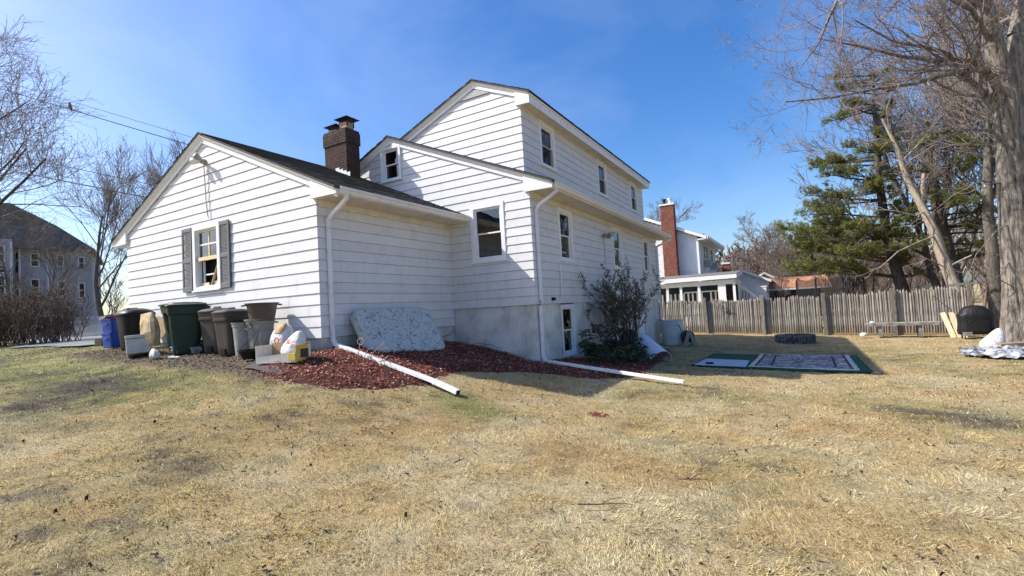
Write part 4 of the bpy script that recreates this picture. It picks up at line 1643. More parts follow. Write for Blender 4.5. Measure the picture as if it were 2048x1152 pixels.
# blue recycling boxes, one stacked on the other
for zz, lb, tl in ((0, 'lower blue recycling box at the garage corner', 0), (.34, 'upper blue recycling box heaped with papers', .06)):
    t = thing('recycling_box', lb, 'recycling box', (-6.92, -.46, g1(-6.92, -.46) + .02 + zz), .1 + tl, 'stacked blue recycling boxes')
    t.scale = (.72, .8, 1)
    f = MB()
    f.loft([(0, .25, .17, 8), (.02, .26, .18, 8), (.33, .30, .215, 8), (.335, .32, .235, 8), (.36, .32, .235, 8), (.36, .295, .21, 8), (.05, .25, .17, 8)], 40)
    f.build('body', 'blue_plastic', t)
    f = MB()
    f.box(-.12, .12, -.232, -.21, .20, .24)
    f.build('grip', 'blue_plastic', t)
for k, (px, py, pz, sx, sy, sz, mm, lb) in enumerate(((-7.0, -.5, .74, .17, .15, .05, 'card', 'flattened cardboard carton on the blue boxes'), (-6.88, -.42, .71, .10, .10, .10, 'print_red', 'red carton poking out of the blue box'), (-7.08, -.45, .80, .15, .05, .02, 'black_plastic', 'black flat tray balanced on the blue boxes'))):
    f = MB()
    f.box(-sx, sx, -sy, sy, 0, sz)
    tag(f.build('carton', mm, None, (px, py, g1(-7.12, -.46) + pz), rot=(.15, -.2, .3 * k)), lb, 'carton')
f = MB()
f.box(-.2, .2, -.12, .12, 0, .20)
tag(f.build('black_crate', 'black_plastic', None, (-7.75, -.35, g1(-7.75, -.35) + .04)), 'low black crate left of the blue boxes', 'crate')

# cream foam box lying tilted
cb = thing('foam_box', 'cream foam cooler box lying tilted before the black can', 'box', (-4.30, -1.02, g1(-4.30, -1.02)))
f = MB()
f.box(-.36, .36, -.21, .21, .03, .33)
bd = f.build('body', 'cream', cb, bevel=.02, rot=(.05, -.16, -.42))
f = MB()
f.box(-.37, .37, -.22, .22, .335, .40)
f.build('lid', 'cream', cb, bevel=.015, rot=(.05, -.16, -.42))
# paper sack and cardboard behind it
f = MB()
f.loft([(0, .11, .08, 5), (.08, .15, .10, 4, -.02, 0), (.30, .17, .11, 4, .01, .02), (.50, .165, .08, 4, .0, .05), (.64, .15, .045, 4, -.02, .08), (.69, .13, .03, 4, -.03, .09)], 22, wob=.09, rng=R_)
tag(f.build('paper_sack', 'paper_bag', None, (-3.96, -.92, g1(-3.96, -.92) + .20), rot=(.15, -.16, .35), smooth=False), 'crumpled brown paper sack leaning on the green cart', 'sack')
f = MB()
f.box(-.20, .20, -.008, .008, 0, .42)
tag(f.build('cardboard_sheet', 'card', None, (-4.42, -.70, g1(-4.4, -.7) + .34), rot=(-.35, .35, .3)), 'brown cardboard sheet wedged behind the foam box', 'cardboard')
f = MB()
f.loft([(-.012, .15, .15, 2), (.0, .155, .155, 2), (.012, .14, .14, 2)], 24)
tag(f.build('round_tray', 'bag_white', None, (-4.22, -.86, g1(-4.2, -.8) + .50), rot=(1.25, .1, .5)), 'round whitish plastic tray between sack and black can', 'tray')


def bag(name, label, loc, secs, m='bag_white', seed=3, wob=.10, cat='bag', rot=None, n=30):
    rng = random.Random(seed)
    f = MB()
    f.loft(secs, n, wob=wob, rng=rng)
    o = f.build(name, m, None, loc, smooth=True, rot=rot)
    sb = o.modifiers.new('smooth', 'SUBSURF')
    sb.levels = sb.render_levels = 1
    return tag(o, label, cat)


bag('plastic_bag', 'small white plastic bag at the foot of the green cart', (-3.42, -1.14, g1(-3.42, -1.14)), [(0, .06, .05, 2), (.04, .12, .09, 2.2), (.11, .11, .09, 2.2, -.02, 0), (.17, .07, .05, 2, -.05, 0), (.21, .03, .02, 2, -.07, 0)], seed=5, wob=.16)
# scraps by the carts
for k, (px, py, s, mm, lb) in enumerate(((-2.98, -1.02, .10, 'bag_white', 'torn white paper scrap on the soil before the brown bins'), (-3.15, -.92, .09, 'black_plastic', 'crushed black plastic scrap by the green cart'), (-2.55, -.86, .09, 'grey_plastic', 'grey plastic scrap leaning on the brown bin'), (-3.25, -.9, .12, 'grey_plastic', 'grey plastic flap leaning on the green cart'), (-.62, -.98, .06, 'bag_white', 'white crumpled scrap beside the yellow box'))):
    f = MB()
    nn = 6
    for i in range(nn):
        for j in range(nn):
            pass
    g = [[((i / nn - .5) * 2 * s, (j / nn - .5) * 1.4 * s, R_.uniform(0, .3) * s) for j in range(nn + 1)] for i in range(nn + 1)]
    for i in range(nn):
        for j in range(nn):
            f.quad(g[i][j], g[i + 1][j], g[i + 1][j + 1], g[i][j + 1])
    so = f.build('scrap', mm, None, (px, py, g1(px, py) + (.02 if k not in (2, 3) else .13)), rot=(0 if k not in (2, 3) else 1.2, .1, k))
    sm = so.modifiers.new('thick', 'SOLIDIFY')
    sm.thickness = .006
    tag(so, lb, 'scrap')

# black hanging pot
pot = thing('hanging_pot', 'black hanging flower pot with wire hanger before the grey cans', 'pot', (-.70, -.90, g1(-.70, -.90)))
f = MB()
f.loft([(0, .11, .11, 2), (.02, .13, .13, 2), (.15, .19, .19, 2), (.155, .205, .205, 2), (.18, .205, .205, 2), (.18, .185, .185, 2), (.13, .17, .17, 2), (.13, .02, .02, 2)], 30)
f.build('bowl', 'black_plastic', pot)
f = MB()
top = (-.12, .26, .52)
for a in (.3, 2.4, 4.5):
    f.tube([(.19 * math.cos(a), .19 * math.sin(a), .17), top], .004, 4)
f.tube([top, (-.13, .28, .56), (-.10, .29, .59)], .004, 4)
f.build('wire_hanger', 'black_metal', pot)
f = MB()
f.loft([(0, .05, .05, 2), (.11, .075, .075, 2), (.12, .08, .08, 2), (.12, .065, .065, 2), (.05, .05, .05, 2)], 20)
tag(f.build('small_pot', 'black_plastic', None, (-.44, -.82, g1(-.44, -.82) + .06), rot=(.5, .3, 0)), 'small black pot tipped behind the hanging pot', 'pot')

# grocery bag with red print, and the yellow box holding a second bag
gbz = g1(-.55, -.5)
bag('grocery_bag', 'full white grocery bag with red ring beside the stacked cans', (-.52, -.42, gbz), [(0, .16, .12, 3), (.06, .22, .16, 3), (.22, .24, .17, 3), (.36, .22, .15, 3), (.46, .19, .11, 2.6, .02, .02), (.54, .16, .06, 2.4, .03, .03)], seed=9, wob=.07)
f = MB()
f.loft([(.40, .12, .07, 3, .0, -.02), (.50, .12, .06, 3, .02, 0), (.56, .10, .04, 3, .03, .02)], 20, wob=.06, rng=R_)
tag(f.build('brown_packet', 'card', None, (-.48, -.47, gbz)), 'brown packet showing at the mouth of the grocery bag', 'packet')
f = MB()
for k in range(20):
    a0, a1 = 2 * math.pi * k / 20, 2 * math.pi * (k + 1) / 20
    f.quad((.035 * math.cos(a0), 0, .035 * math.sin(a0)), (.035 * math.cos(a1), 0, .035 * math.sin(a1)), (.058 * math.cos(a1), 0, .058 * math.sin(a1)), (.058 * math.cos(a0), 0, .058 * math.sin(a0)))
f.build('ring_print', 'print_red', bpy.data.objects['grocery_bag'], (.10, -.182, .27), rot=(.05, 0, .15))
yb = thing('cardboard_box', 'open white and yellow cardboard box on the soil at the garage corner', 'box', (.16, -.88, g1(.16, -.88)), .30)
bw, bdp, bh = .36, .19, .20
f = MB()
f.box(-bw, bw, -bdp, bdp, 0, .012)
f.hexa([(-bw, -bdp, .012), (bw, -bdp, .012), (bw, -bdp + .008, .012), (-bw, -bdp + .008, .012), (-bw, -bdp - .01, .10), (bw, -bdp - .01, .16), (bw, -bdp, .16), (-bw, -bdp, .10)])
f.build('front_panel', 'card_white', yb)
f = MB()
f.box(-bw, bw, bdp - .008, bdp, .012, .30)
f.build('back_panel', 'card', yb)
f = MB()
f.box(-bw - .008, -bw, -bdp, bdp, 0, .28)
f.build('side_panel', 'card_white', yb)
f = MB()
f.box(-bw - .0105, -bw - .0085, -bdp, bdp * .2, .0, .27)
f.build('yellow_edge', 'card_yellow', yb)
f = MB()
f.box(bw, bw + .008, -bdp, bdp, 0, .27)
sp = f.build('side_panel', 'card_yellow', yb)
f = MB()
f.box(bw + .0085, bw + .011, -.08, .12, .06, .20)
f.build('label_print', 'print_dark', sp)
f = MB()
f.box(bw + .0085, bw + .0105, .13, .19, .0, .27)
f.build('white_edge', 'card_white', sp)
f = MB()
f.box(.24, bw, -bdp - .014, -bdp - .006, .03, .14)
f.build('yellow_patch', 'card_yellow', yb)
bag('grocery_bag', 'white grocery bag with red print slumped in the yellow box', (.30, -.80, g1(.16, -.88) + .03), [(0, .13, .12, 3), (.08, .20, .15, 3), (.20, .21, .15, 3), (.32, .16, .12, 2.6, .04, .03), (.42, .09, .07, 2.3, .08, .05), (.46, .03, .03, 2, .1, .05)], seed=14, wob=.08)
f = MB()
for k in range(7):
    a, r0 = R_.uniform(0, 6.28), R_.uniform(.0, .06)
    cx, cz = r0 * math.cos(a), r0 * math.sin(a)
    f.quad((cx - .03, 0, cz - .008), (cx + .03, 0, cz + .004), (cx + .028, -.002, cz + .022), (cx - .028, -.002, cz + .010))
f.build_each('red_print', 'print_red', bpy.data.objects['grocery_bag.001'], loc=(.08, -.155, .28), rot=(-.35, 0, .1))
# weed cloth edge
f = MB()
g = [[(-.5 + i * .14, -.22 + j * .11, 0) for j in range(5)] for i in range(8)]
for i in range(7):
    for j in range(4):
        q = []
        for (a, b_) in ((i, j), (i + 1, j), (i + 1, j + 1), (i, j + 1)):
            x0, y0, _ = g[a][b_]
            q.append((x0, y0, g1(.25 + x0, -1.12 + y0) - g1(.25, -1.12) + .025 + .02 * ((a * 7 + b_ * 3) % 5) / 5))
        f.quad(*q)
tag(f.build('weed_cloth', 'weed_cloth', None, (.25, -1.12, g1(.25, -1.12)), rz=.0), 'torn grey weed cloth lying at the edge of the mulch', 'cloth')

# ------------------------------------------------------------------ mattress leaning on the garage side
mt = thing('mattress', 'blue floral mattress leaning against the garage side wall', 'mattress', (.66, 1.55, g1(.66, 1.55)))
f = MB()
hx, hy, th = 1.0, .52, .10
n = 44
secs = [(-th, .97, .93), (-th * .92, .995, .985), (-th * .6, 1, 1), (th * .6, 1, 1), (th * .92, .995, .985), (th, .97, .93)]
f.loft([(z, hx * a, hy * b_, 14) for z, a, b_ in secs], 96)
mo = f.build('body', 'mattress', mt, smooth=False, bevel=.02)
f = MB()
for z in (-th * .9, th * .9):
    pts = []
    for k in range(65):
        a = 2 * math.pi * k / 64
        c_, s_ = math.cos(a), math.sin(a)
        pts.append((hx * 1.0 * math.copysign(abs(c_) ** (2 / 14), c_), hy * 1.0 * math.copysign(abs(s_) ** (2 / 14), s_), z))
    f.tube(pts, .014, 6, cap=False)
f.build_each('piping', 'cream', mo)
# long axis along v, short axis leaning to the wall, face to the yard
ax = Vector((0.04, .999, -.02)).normalized()
lean_top = Vector((-.50, .0, .86))
ay = (lean_top - ax * lean_top.dot(ax)).normalized()
az = ax.cross(ay)
mo.matrix_local = Matrix(((ax.x, ay.x, az.x, -.22), (ax.y, ay.y, az.y, 0.02), (ax.z, ay.z, az.z, .415), (0, 0, 0, 1)))

# dried vine tangle on the downspout extension
f = MB()
rng = random.Random(5)
for k in range(9):
    p = Vector((rng.uniform(-.25, .25), rng.uniform(-.12, .1), rng.uniform(-.1, .1)))
    d = Vector((rng.uniform(-1, 1), rng.uniform(-.6, .6), rng.uniform(-.3, 1))).normalized()
    pts = [p]
    for j in range(7):
        d = (d + Vector((rng.uniform(-.6, .6), rng.uniform(-.6, .6), rng.uniform(-.8, .4)))).normalized()
        p = p + d * .055
        pts.append(p)
    f.tube(pts, .006, 5)
pts = [(-.28 + .075 * math.cos(t * .45), -.02, .28 + .055 * math.sin(t * .45)) for t in range(15)]
f.tube(pts, .007, 5)
f.tube([(-.30, -.02, .22), (-.34, -.03, .05), (-.38, -.03, -.12), (-.42, -.04, -.3)], .008, 5)
tag(f.build('dried_vine', 'vine', None, (1.22, .06, -.36)), 'dried pale vine tangled over the garage downspout extension', 'vine')

# ------------------------------------------------------------------ plants helpers


def leaves_np(P, D, L, Wd, cols, fold=.15, droop=.3):
    """one pointed leaf per row: base P, direction D"""
    m = len(P)
    D = D / (np.linalg.norm(D, axis=1, keepdims=True) + 1e-9)
    ref = NR.normal(0, 1, (m, 3)) * .5 + np.array([0, 0, 1.0])
    s = np.cross(D, ref)
    s /= np.linalg.norm(s, axis=1, keepdims=True) + 1e-9
    nrm = np.cross(s, D)
    L = L[:, None]
    Wd = Wd[:, None]
    mid = P + D * L * .5
    tip = P + D * L - nrm * L * droop * .5
    V = np.stack([P, mid + s * Wd / 2 + nrm * Wd * fold, tip, mid - s * Wd / 2 + nrm * Wd * fold], 1).reshape(-1, 3)
    F = np.arange(m * 4).reshape(m, 4)
    return V, F, np.repeat(cols[:, None, :], 4, 1).reshape(-1, 3)


class Tree:
    """bare branching: collects segments, thick and thin apart"""

    def __init__(s, seed):
        s.r = random.Random(seed)
        s.big, s.twig, s.tips = [], [], []

    def branch(s, p, d, L, r, lev, maxlev, kids, ratio=.62, upw=.10, wander=.16, ang=(.5, 1.0), nseg=None, start=.25, tip=.35, side=None):
        rg = s.r
        n = nseg or (7 if lev == 0 else 5 if lev < maxlev else 3)
        p, d = Vector(p), Vector(d).normalized()
        pts, dirs = [p.copy()], [d.copy()]
        for k in range(n):
            d = (d + Vector((rg.gauss(0, wander), rg.gauss(0, wander), rg.gauss(0, wander) + upw))).normalized()
            p = p + d * (L / n)
            pts.append(p.copy())
            dirs.append(d.copy())
        rs = [r * (1 - (1 - tip) * k / n) for k in range(n + 1)]
        for k in range(n):
            (s.big if lev < 2 and r > .03 else s.twig).append((pts[k], pts[k + 1], rs[k], rs[k + 1]))
        s.tips.append(pts[-1])
        if lev >= maxlev:
            return pts
        s.spawn(pts, dirs, rs, L, lev, maxlev, kids, ratio, upw, wander, ang, start, side)
        return pts

    def spawn(s, pts, dirs, rs, L, lev, maxlev, kids, ratio, upw, wander, ang, start, side=None):
        rg = s.r
        n = len(pts) - 1
        m = kids[min(lev, len(kids) - 1)]
        for c in range(m):
            t = start + (1 - start) * (c + rg.random()) / m
            t = min(t, .999)
            k = int(t * n)
            f = t * n - k
            q = pts[k].lerp(pts[k + 1], f)
            d = dirs[k + 1]
            ax = d.cross(Vector((rg.gauss(0, 1), rg.gauss(0, 1), rg.gauss(0, 1))))
            if ax.length < 1e-3:
                continue
            a = rg.uniform(*ang)
            nd = (d * math.cos(a) + ax.normalized() * math.sin(a))
            if side is not None:
                nd = nd + Vector(side) * .35
            nr = max((rs[k] * (1 - f) + rs[k + 1] * f) * rg.uniform(.38, .60), .0035)
            s.branch(q, nd, L * ratio * rg.uniform(.65, 1.15) * (1.15 - .45 * t), nr, lev + 1, maxlev, kids, ratio, upw, wander * 1.08, ang)

    def limb(s, pts, r0, r1, lev, maxlev, kids, **kw):
        """a limb along given points"""
        P = [Vector(p) for p in pts]
        n = len(P) - 1
        rs = [r0 + (r1 - r0) * k / n for k in range(n + 1)]
        ds = [(P[min(k + 1, n)] - P[max(k - 1, 0)]).normalized() for k in range(n + 1)]
        for k in range(n):
            s.big.append((P[k], P[k + 1], rs[k], rs[k + 1]))
        L = sum((P[k + 1] - P[k]).length for k in range(n))
        a = dict(ratio=.42, upw=.05, wander=.2, ang=(.45, 1.1), start=.08)
        a.update(kw)
        s.spawn(P, ds, rs, L, lev, maxlev, kids, a['ratio'], a['upw'], a['wander'], a['ang'], a['start'], a.get('side'))

    def arrays(s, which, n, minr=0.0):
        l = s.big if which == 'big' else s.twig
        if not l:
            return None
        P0 = np.array([tuple(a[0]) for a in l])
        P1 = np.array([tuple(a[1]) for a in l])
        R0 = np.maximum(np.array([a[2] for a in l]), minr)
        R1 = np.maximum(np.array([a[3] for a in l]), minr)
        return tubes_np(P0, P1, R0, R1, n)


def merge(parts):
    V, F, o = [], [], 0
    for v, f in parts:
        V.append(v)
        F.append(f + o)
        o += len(v)
    return np.concatenate(V), np.concatenate(F)


def trunk_mesh(name, pts, rs, n=22, flare=1.35, rough=.05, seed=1):
    rg = np.random.default_rng(seed)
    P = [Vector(p) for p in pts]
    # resample
    Q, RR = [], []
    for k in range(len(P) - 1):
        for j in range(6):
            t = j / 6
            Q.append(P[k].lerp(P[k + 1], t))
            RR.append(rs[k] * (1 - t) + rs[k + 1] * t)
    Q.append(P[-1])
    RR.append(rs[-1])
    ph = rg.uniform(0, 6.28, 6)
    V, F = [], []
    for i, (q, r) in enumerate(zip(Q, RR)):
        fl = 1 + (flare - 1) * math.exp(-i / 3.0)
        for j in range(n):
            t = 2 * math.pi * j / n
            rr = r * fl * (1 + rough * math.sin(3 * t + ph[0] + i * .12) + rough * .8 * math.sin(7 * t + ph[1] - i * .1) + rg.uniform(-rough, rough) * .9 + (fl - 1) * .35 * math.sin(5 * t + ph[2]))
            V.append((q.x + rr * math.cos(t), q.y + rr * math.sin(t), q.z))
        if i:
            for j in range(n):
                F.append(((i - 1) * n + j, (i - 1) * n + (j + 1) % n, i * n + (j + 1) % n, i * n + j))
    return npmesh(name, V, F, None, True)


# ------------------------------------------------------------------ shrubs at the side wall
SH = thing('leafy_shrub', 'tall thin-leaved shrub with many stems against the shaded wall', 'shrub', (3.02, 8.15, g1(3.02, 8.15)))
tr = Tree(21)
for k in range(30):
    a = tr.r.uniform(0, 6.28)
    ln = tr.r.uniform(.08, .42)
    d = Vector((math.cos(a) * ln * .75, math.sin(a) * ln * 1.5, 1))
    tr.branch((math.cos(a) * .13, math.sin(a) * .32, 0), d, tr.r.uniform(1.7, 2.75), .016, 1, 3, [0, 5, 4], ratio=.36, upw=.04, wander=.13, ang=(.35, .8), start=.35, nseg=7)
v_, f_ = tr.arrays('twig', 4)
link('stems', npmesh('stems', v_, f_), 'shrub_stem', SH)['kind'] = 'stuff'
P_, D_ = [], []
for (p0, p1, a, b_) in tr.twig:
    if p1.z < .75:
        continue
    for k in range(4 if b_ < .008 else 2):
        if tr.r.random() < .66:
            t = tr.r.random()
            P_.append(tuple(p0.lerp(p1, t)))
            D_.append((tr.r.gauss(0, 1), tr.r.gauss(0, 1), tr.r.gauss(.25, .7)))
P_, D_ = np.array(P_), np.array(D_)
m = len(P_)
cc = np.array([[.105, .115, .062]]) * (.6 + .9 * NR.random((m, 1)))
cc = np.where(NR.random((m, 1)) < .5, np.array([[.19, .155, .115]]), cc)
v_, f_, c_ = leaves_np(P_, D_, NR.uniform(.05, .095, m), NR.uniform(.022, .038, m), cc)
lf = link('leaves', npmesh('leaves', v_, f_, c_), 'leaf', SH)
lf['kind'] = 'stuff'


def rhodo(loc, h, spread, seed, label, n=9):
    t = thing('rhododendron', label, 'shrub', loc, 0, 'dark evergreen shrubs by the basement window')
    rg = random.Random(seed)
    f = MB()
    P_, D_, L_ = [], [], []
    for k in range(n):
        a = rg.uniform(0, 6.28)
        rr = rg.uniform(.1, 1) * spread
        top = Vector((rr * math.cos(a), rr * math.sin(a), h * rg.uniform(.35, 1) * (1.1 - .4 * rr / spread)))
        mid = top * .5 + Vector((rg.uniform(-.06, .06), rg.uniform(-.06, .06), .03))
        f.tube([(0, 0, 0), tuple(mid), tuple(top)], [.014, .011, .007], 5)
        for (q, cnt) in ((top, 13), (top - Vector((0, 0, .10)), 7), (mid + Vector((.03, .02, .08)), 7)):
            for j in range(cnt):
                b_ = 2 * math.pi * j / cnt + rg.uniform(-.25, .25)
                P_.append(tuple(q))
                D_.append((math.cos(b_), math.sin(b_), rg.uniform(-.45, .35)))
                L_.append(rg.uniform(.14, .23))
    f.build_each('stem', 'shrub_stem', t)
    P_, D_, L_ = np.array(P_), np.array(D_), np.array(L_)
    m = len(P_)
    cc = np.array([[.030, .050, .017]]) * (.6 + 1.0 * NR.random((m, 1)))
    cc = np.where(NR.random((m, 1)) < .15, np.array([[.085, .095, .03]]), cc)
    v_, f_, c_ = leaves_np(P_, D_, L_, L_ * .27, cc, .12, .5)
    o = link('leaves', npmesh('leaves', v_, f_, c_), 'leaf', t)
    o['kind'] = 'stuff'


rhodo((3.0, 5.25, g1(3.0, 5.25)), 1.05, .42, 3, 'slender dark evergreen shrub right before the basement window', 8)
rhodo((3.15, 6.55, g1(3.15, 6.55)), 1.15, .62, 4, 'bushy yellowish-green evergreen shrub right of the basement window', 16)
rhodo((3.55, 5.55, g1(3.55, 5.55)), .70, .60, 5, 'low dark evergreen shrub in front beside the main downspout', 13)
rhodo((3.70, 6.9, g1(3.70, 6.9)), .65, .60, 6, 'low dark evergreen shrub in the mulch below the tall thin-leaved shrub', 13)
bag('garbage_bag', 'black garbage bag hidden behind the shrub stems', (2.95, 8.9, g1(2.95, 8.9)), [(0, .30, .35, 2.4), (.15, .38, .45, 2.4), (.45, .36, .42, 2.4), (.72, .26, .3, 2.2), (.88, .12, .12, 2)], 'cover_black', 8, .06)
f = MB()
f.box(-.02, .02, -.28, .28, 0, .55)
tag(f.build('plastic_board', 'grey_plastic', None, (3.55, 7.75, g1(3.55, 7.75) + .0), rot=(0, -.15, .3), bevel=.01), 'grey plastic board standing between shrub and white trough', 'board')
# white half-pipe trough with a blue stripe, tipped over
tg = thing('white_trough', 'white curved plastic half barrel with blue stripe lying by the shrub', 'barrel half', (3.55, 8.75, g1(3.55, 8.75)))
f = MB()
nn, R0_, L_ = 16, .36, .62
a0, a1 = math.radians(10), math.radians(170)
for k in range(nn):
    t0, t1 = a0 + (a1 - a0) * k / nn, a0 + (a1 - a0) * (k + 1) / nn
    for (ra, rb, fl) in ((R0_, R0_, 0), (R0_ - .015, R0_ - .015, 1)):
        q = [(ra * math.cos(t0), -L_, ra * math.sin(t0)), (ra * math.cos(t1), -L_, ra * math.sin(t1)), (ra * math.cos(t1), L_, ra * math.sin(t1)), (ra * math.cos(t0), L_, ra * math.sin(t0))]
        f.quad(*q)
    for yy in (-L_, L_):
        f.quad((R0_ * math.cos(t0), yy, R0_ * math.sin(t0)), (R0_ * math.cos(t1), yy, R0_ * math.sin(t1)), ((R0_ - .015) * math.cos(t1), yy, (R0_ - .015) * math.sin(t1)), ((R0_ - .015) * math.cos(t0), yy, (R0_ - .015) * math.sin(t0)))
sh_ = f.build('shell', 'vinyl', tg, (0, 0, .22), rot=(.42, .05, .85))
f = MB()
for k in range(2):
    t0, t1 = math.radians(62 + k * 5), math.radians(62 + k * 5 + 5)
    r_ = R0_ + .002
    f.quad((r_ * math.cos(t0), -L_, r_ * math.sin(t0)), (r_ * math.cos(t1), -L_, r_ * math.sin(t1)), (r_ * math.cos(t1), L_, r_ * math.sin(t1)), (r_ * math.cos(t0), L_, r_ * math.sin(t0)))
st_ = f.build('blue_stripe', 'blue_plastic', sh_)
# rain barrel and hose reel at the far corner
rb = thing('rain_barrel', 'pale bluish plastic barrel at the far corner of the house', 'barrel', (2.92, 15.0, g1(2.92, 15.0)))
f = MB()
f.loft([(0, .38, .38, 2), (.03, .41, .41, 2), (.5, .44, .44, 2), (.95, .43, .43, 2), (1.0, .44, .44, 2), (1.03, .44, .44, 2), (1.03, .40, .40, 2), (.9, .39, .39, 2)], 36, cap1=True)
f.build('body', 'barrel', rb, smooth=False)
f = MB()
for zz in (.33, .66):
    f.loft([(zz - .012, .445, .445, 2), (zz, .455, .455, 2), (zz + .012, .445, .445, 2)], 36, False, False)
f.build_each('hoop', 'barrel', rb)
hr = thing('hose_reel', 'tan hose reel cart with green hose beside the pale barrel', 'hose reel', (3.55, 14.75, g1(3.55, 14.75)), .5)
f = MB()
for sy in (-.2, .2):
    f.hexa([(-.30, sy - .02, .0), (-.10, sy - .02, .0), (-.10, sy + .02, .0), (-.30, sy + .02, .0), (-.06, sy - .02, .62), (.06, sy - .02, .62), (.06, sy + .02, .62), (-.06, sy + .02, .62)])
    f.hexa([(.14, sy - .02, .0), (.34, sy - .02, .0), (.34, sy + .02, .0), (.14, sy + .02, .0), (-.05, sy - .021, .62), (.07, sy - .021, .62), (.07, sy + .021, .62), (-.05, sy + .021, .62)])
f.build_each('frame_leg', 'tan_plastic', hr, bevel=.01)
f = MB()
for k in range(7):
    yy = -.15 + k * .05
    pts = [(.21 * math.cos(t * .3307), yy, .38 + .21 * math.sin(t * .3307)) for t in range(20)]
    f.tube(pts, .026, 6, cap=False)
f.build_each('hose_coil', 'hose', hr)
f = MB()
f.tube([(-.30, -.2, .60), (-.38, -.2, .85), (-.38, .2, .85), (-.30, .2, .60)], .018, 6)
f.build('handle', 'black_plastic', hr)

# ------------------------------------------------------------------ rugs in the shade


def sheet(name, poly4, m, lift, label=None, cat=None, n=26, wr=.012, parent=None, s0=None):
    (a, b_, c_, d_) = [np.array(q, float) for q in poly4]
    o0 = (a + c_) / 2
    V, F = [], []
    u, v = np.meshgrid(np.linspace(0, 1, n + 1), np.linspace(0, 1, n + 1), indexing='ij')
    X = (a[0] * (1 - u) + d_[0] * u) * (1 - v) + (b_[0] * (1 - u) + c_[0] * u) * v
    Y = (a[1] * (1 - u) + d_[1] * u) * (1 - v) + (b_[1] * (1 - u) + c_[1] * u) * v
    e = (fbm(X, Y, 2.5, 77) - .5) * .06
    X2, Y2 = X + e, Y + e
    Z = H(X, Y) + lift + (fbm(X, Y, 1.8, 83) - .5) * wr * 2
    zb = h1(*o0) if s0 is None else 0
    V = np.stack([X2 - (o0[0] if s0 is None else 0), Y2 - (o0[1] if s0 is None else 0), Z - zb], -1).reshape(-1, 3)
    i = np.arange((n + 1) ** 2).reshape(n + 1, n + 1)
    F = np.stack([i[:-1, :-1], i[1:, :-1], i[1:, 1:], i[:-1, 1:]], -1).reshape(-1, 4)
    o = link(name, npmesh(name, V, F, None, True), m, parent, None if s0 is not None else (o0[0], o0[1], zb))
    sm = o.modifiers.new('thick', 'SOLIDIFY')
    sm.thickness = .012
    sm.offset = -1
    if label:
        tag(o, label, cat)
    return o


sheet('green_carpet', [(4.93, 7.62), (4.86, 12.0), (8.88, 12.15), (8.86, 7.80)], 'turf_green', .040, 'large green turf carpet lying under the other rugs', 'carpet')
sheet('blue_carpet', [(5.0, 7.66), (4.96, 9.9), (6.16, 9.75), (6.22, 7.85)], 'carpet_blue', .058, 'pale blue carpet strip beside the patterned rug', 'carpet')
PR = thing('patterned_rug', 'grey and cream patterned rug with dark border lines', 'rug', (0, 0, 0))
ra, rb_, rc_, rd_ = np.array((6.27, 7.98)), np.array((6.30, 12.05)), np.array((8.68, 12.0)), np.array((8.62, 7.98))


def rp_(u, v):
    return tuple((ra * (1 - u) + rd_ * u) * (1 - v) + (rb_ * (1 - u) + rc_ * u) * v)


PR.location = (7.45, 10.0, h1(7.45, 10.0))


def rug_piece(name, u0, u1, v0, v1, m, lift):
    o = sheet(name, [rp_(u0, v0), rp_(u0, v1), rp_(u1, v1), rp_(u1, v0)], m, lift, s0=1, n=22)
    o.parent = PR
    o.location = (-7.45, -10.0, -h1(7.45, 10.0))


rug_piece('border', 0, 1, 0, 1, 'rug_border', .062)
rug_piece('field', .05, .95, .03, .97, 'rug_pattern', .068)
for a, b_ in ((.055, .075), (.19, .212), (.80, .822), (.93, .95)):
    rug_piece('stripe', a, b_, .05 if a in (.055, .93) else .14, .95 if a in (.055, .93) else .86, 'rug_stripe', .074)
f = MB()
f.loft([(0, .09, .05, 3), (.05, .10, .06, 3), (.07, .08, .05, 3)], 16, wob=.1, rng=R_)
tag(f.build('corner_weight', 'stone', None, (8.90, 7.72, g1(8.9, 7.72))), 'small dark stone holding down the rug corner', 'stone')
f = MB()
f.loft([(0, .10, .03, 2), (.03, .11, .04, 2), (.05, .08, .03, 2)], 14, wob=.15, rng=R_)
tag(f.build('dark_slipper', 'black_plastic', None, (5.33, 8.02, h1(5.33, 8.02) + .06), rz=.2), 'dark crumpled item lying on the blue carpet', 'slipper')

# ------------------------------------------------------------------ fire pit
pit = thing('fire_pit', 'round fire pit of stacked grey stone blocks near the fence', 'fire pit', (7.28, 17.0, g1(7.28, 17.0) - .02))
bm_ = None
for row in range(3):
    nb = 13
    for k in range(nb):
        a = 2 * math.pi * (k + .5 * (row % 2)) / nb + R_.uniform(-.03, .03)
        r_ = .62 + R_.uniform(-.02, .02)
        wdt = 2 * math.pi * .66 / nb / 2 * R_.uniform(.86, .98)
        f = MB()
        hh = .115 * R_.uniform(.85, 1)
        f.hexa([(-wdt * .85, -.09, 0), (wdt * .85, -.09, 0), (wdt, .09, 0), (-wdt, .09, 0), (-wdt * .83, -.085, hh), (wdt * .83, -.085, hh), (wdt * .98, .085, hh), (-wdt * .98, .085, hh)])
        f.build('stone_block', 'stone', pit, (r_ * math.cos(a), r_ * math.sin(a), row * .118), a - math.pi / 2, bevel=.012)
f = MB()
f.loft([(.08, .5, .5, 2), (.2, .45, .45, 2), (.30, .25, .25, 2), (.34, .1, .1, 2)], 18, wob=.12, rng=R_)
f.build('ash_heap', 'ash', pit)

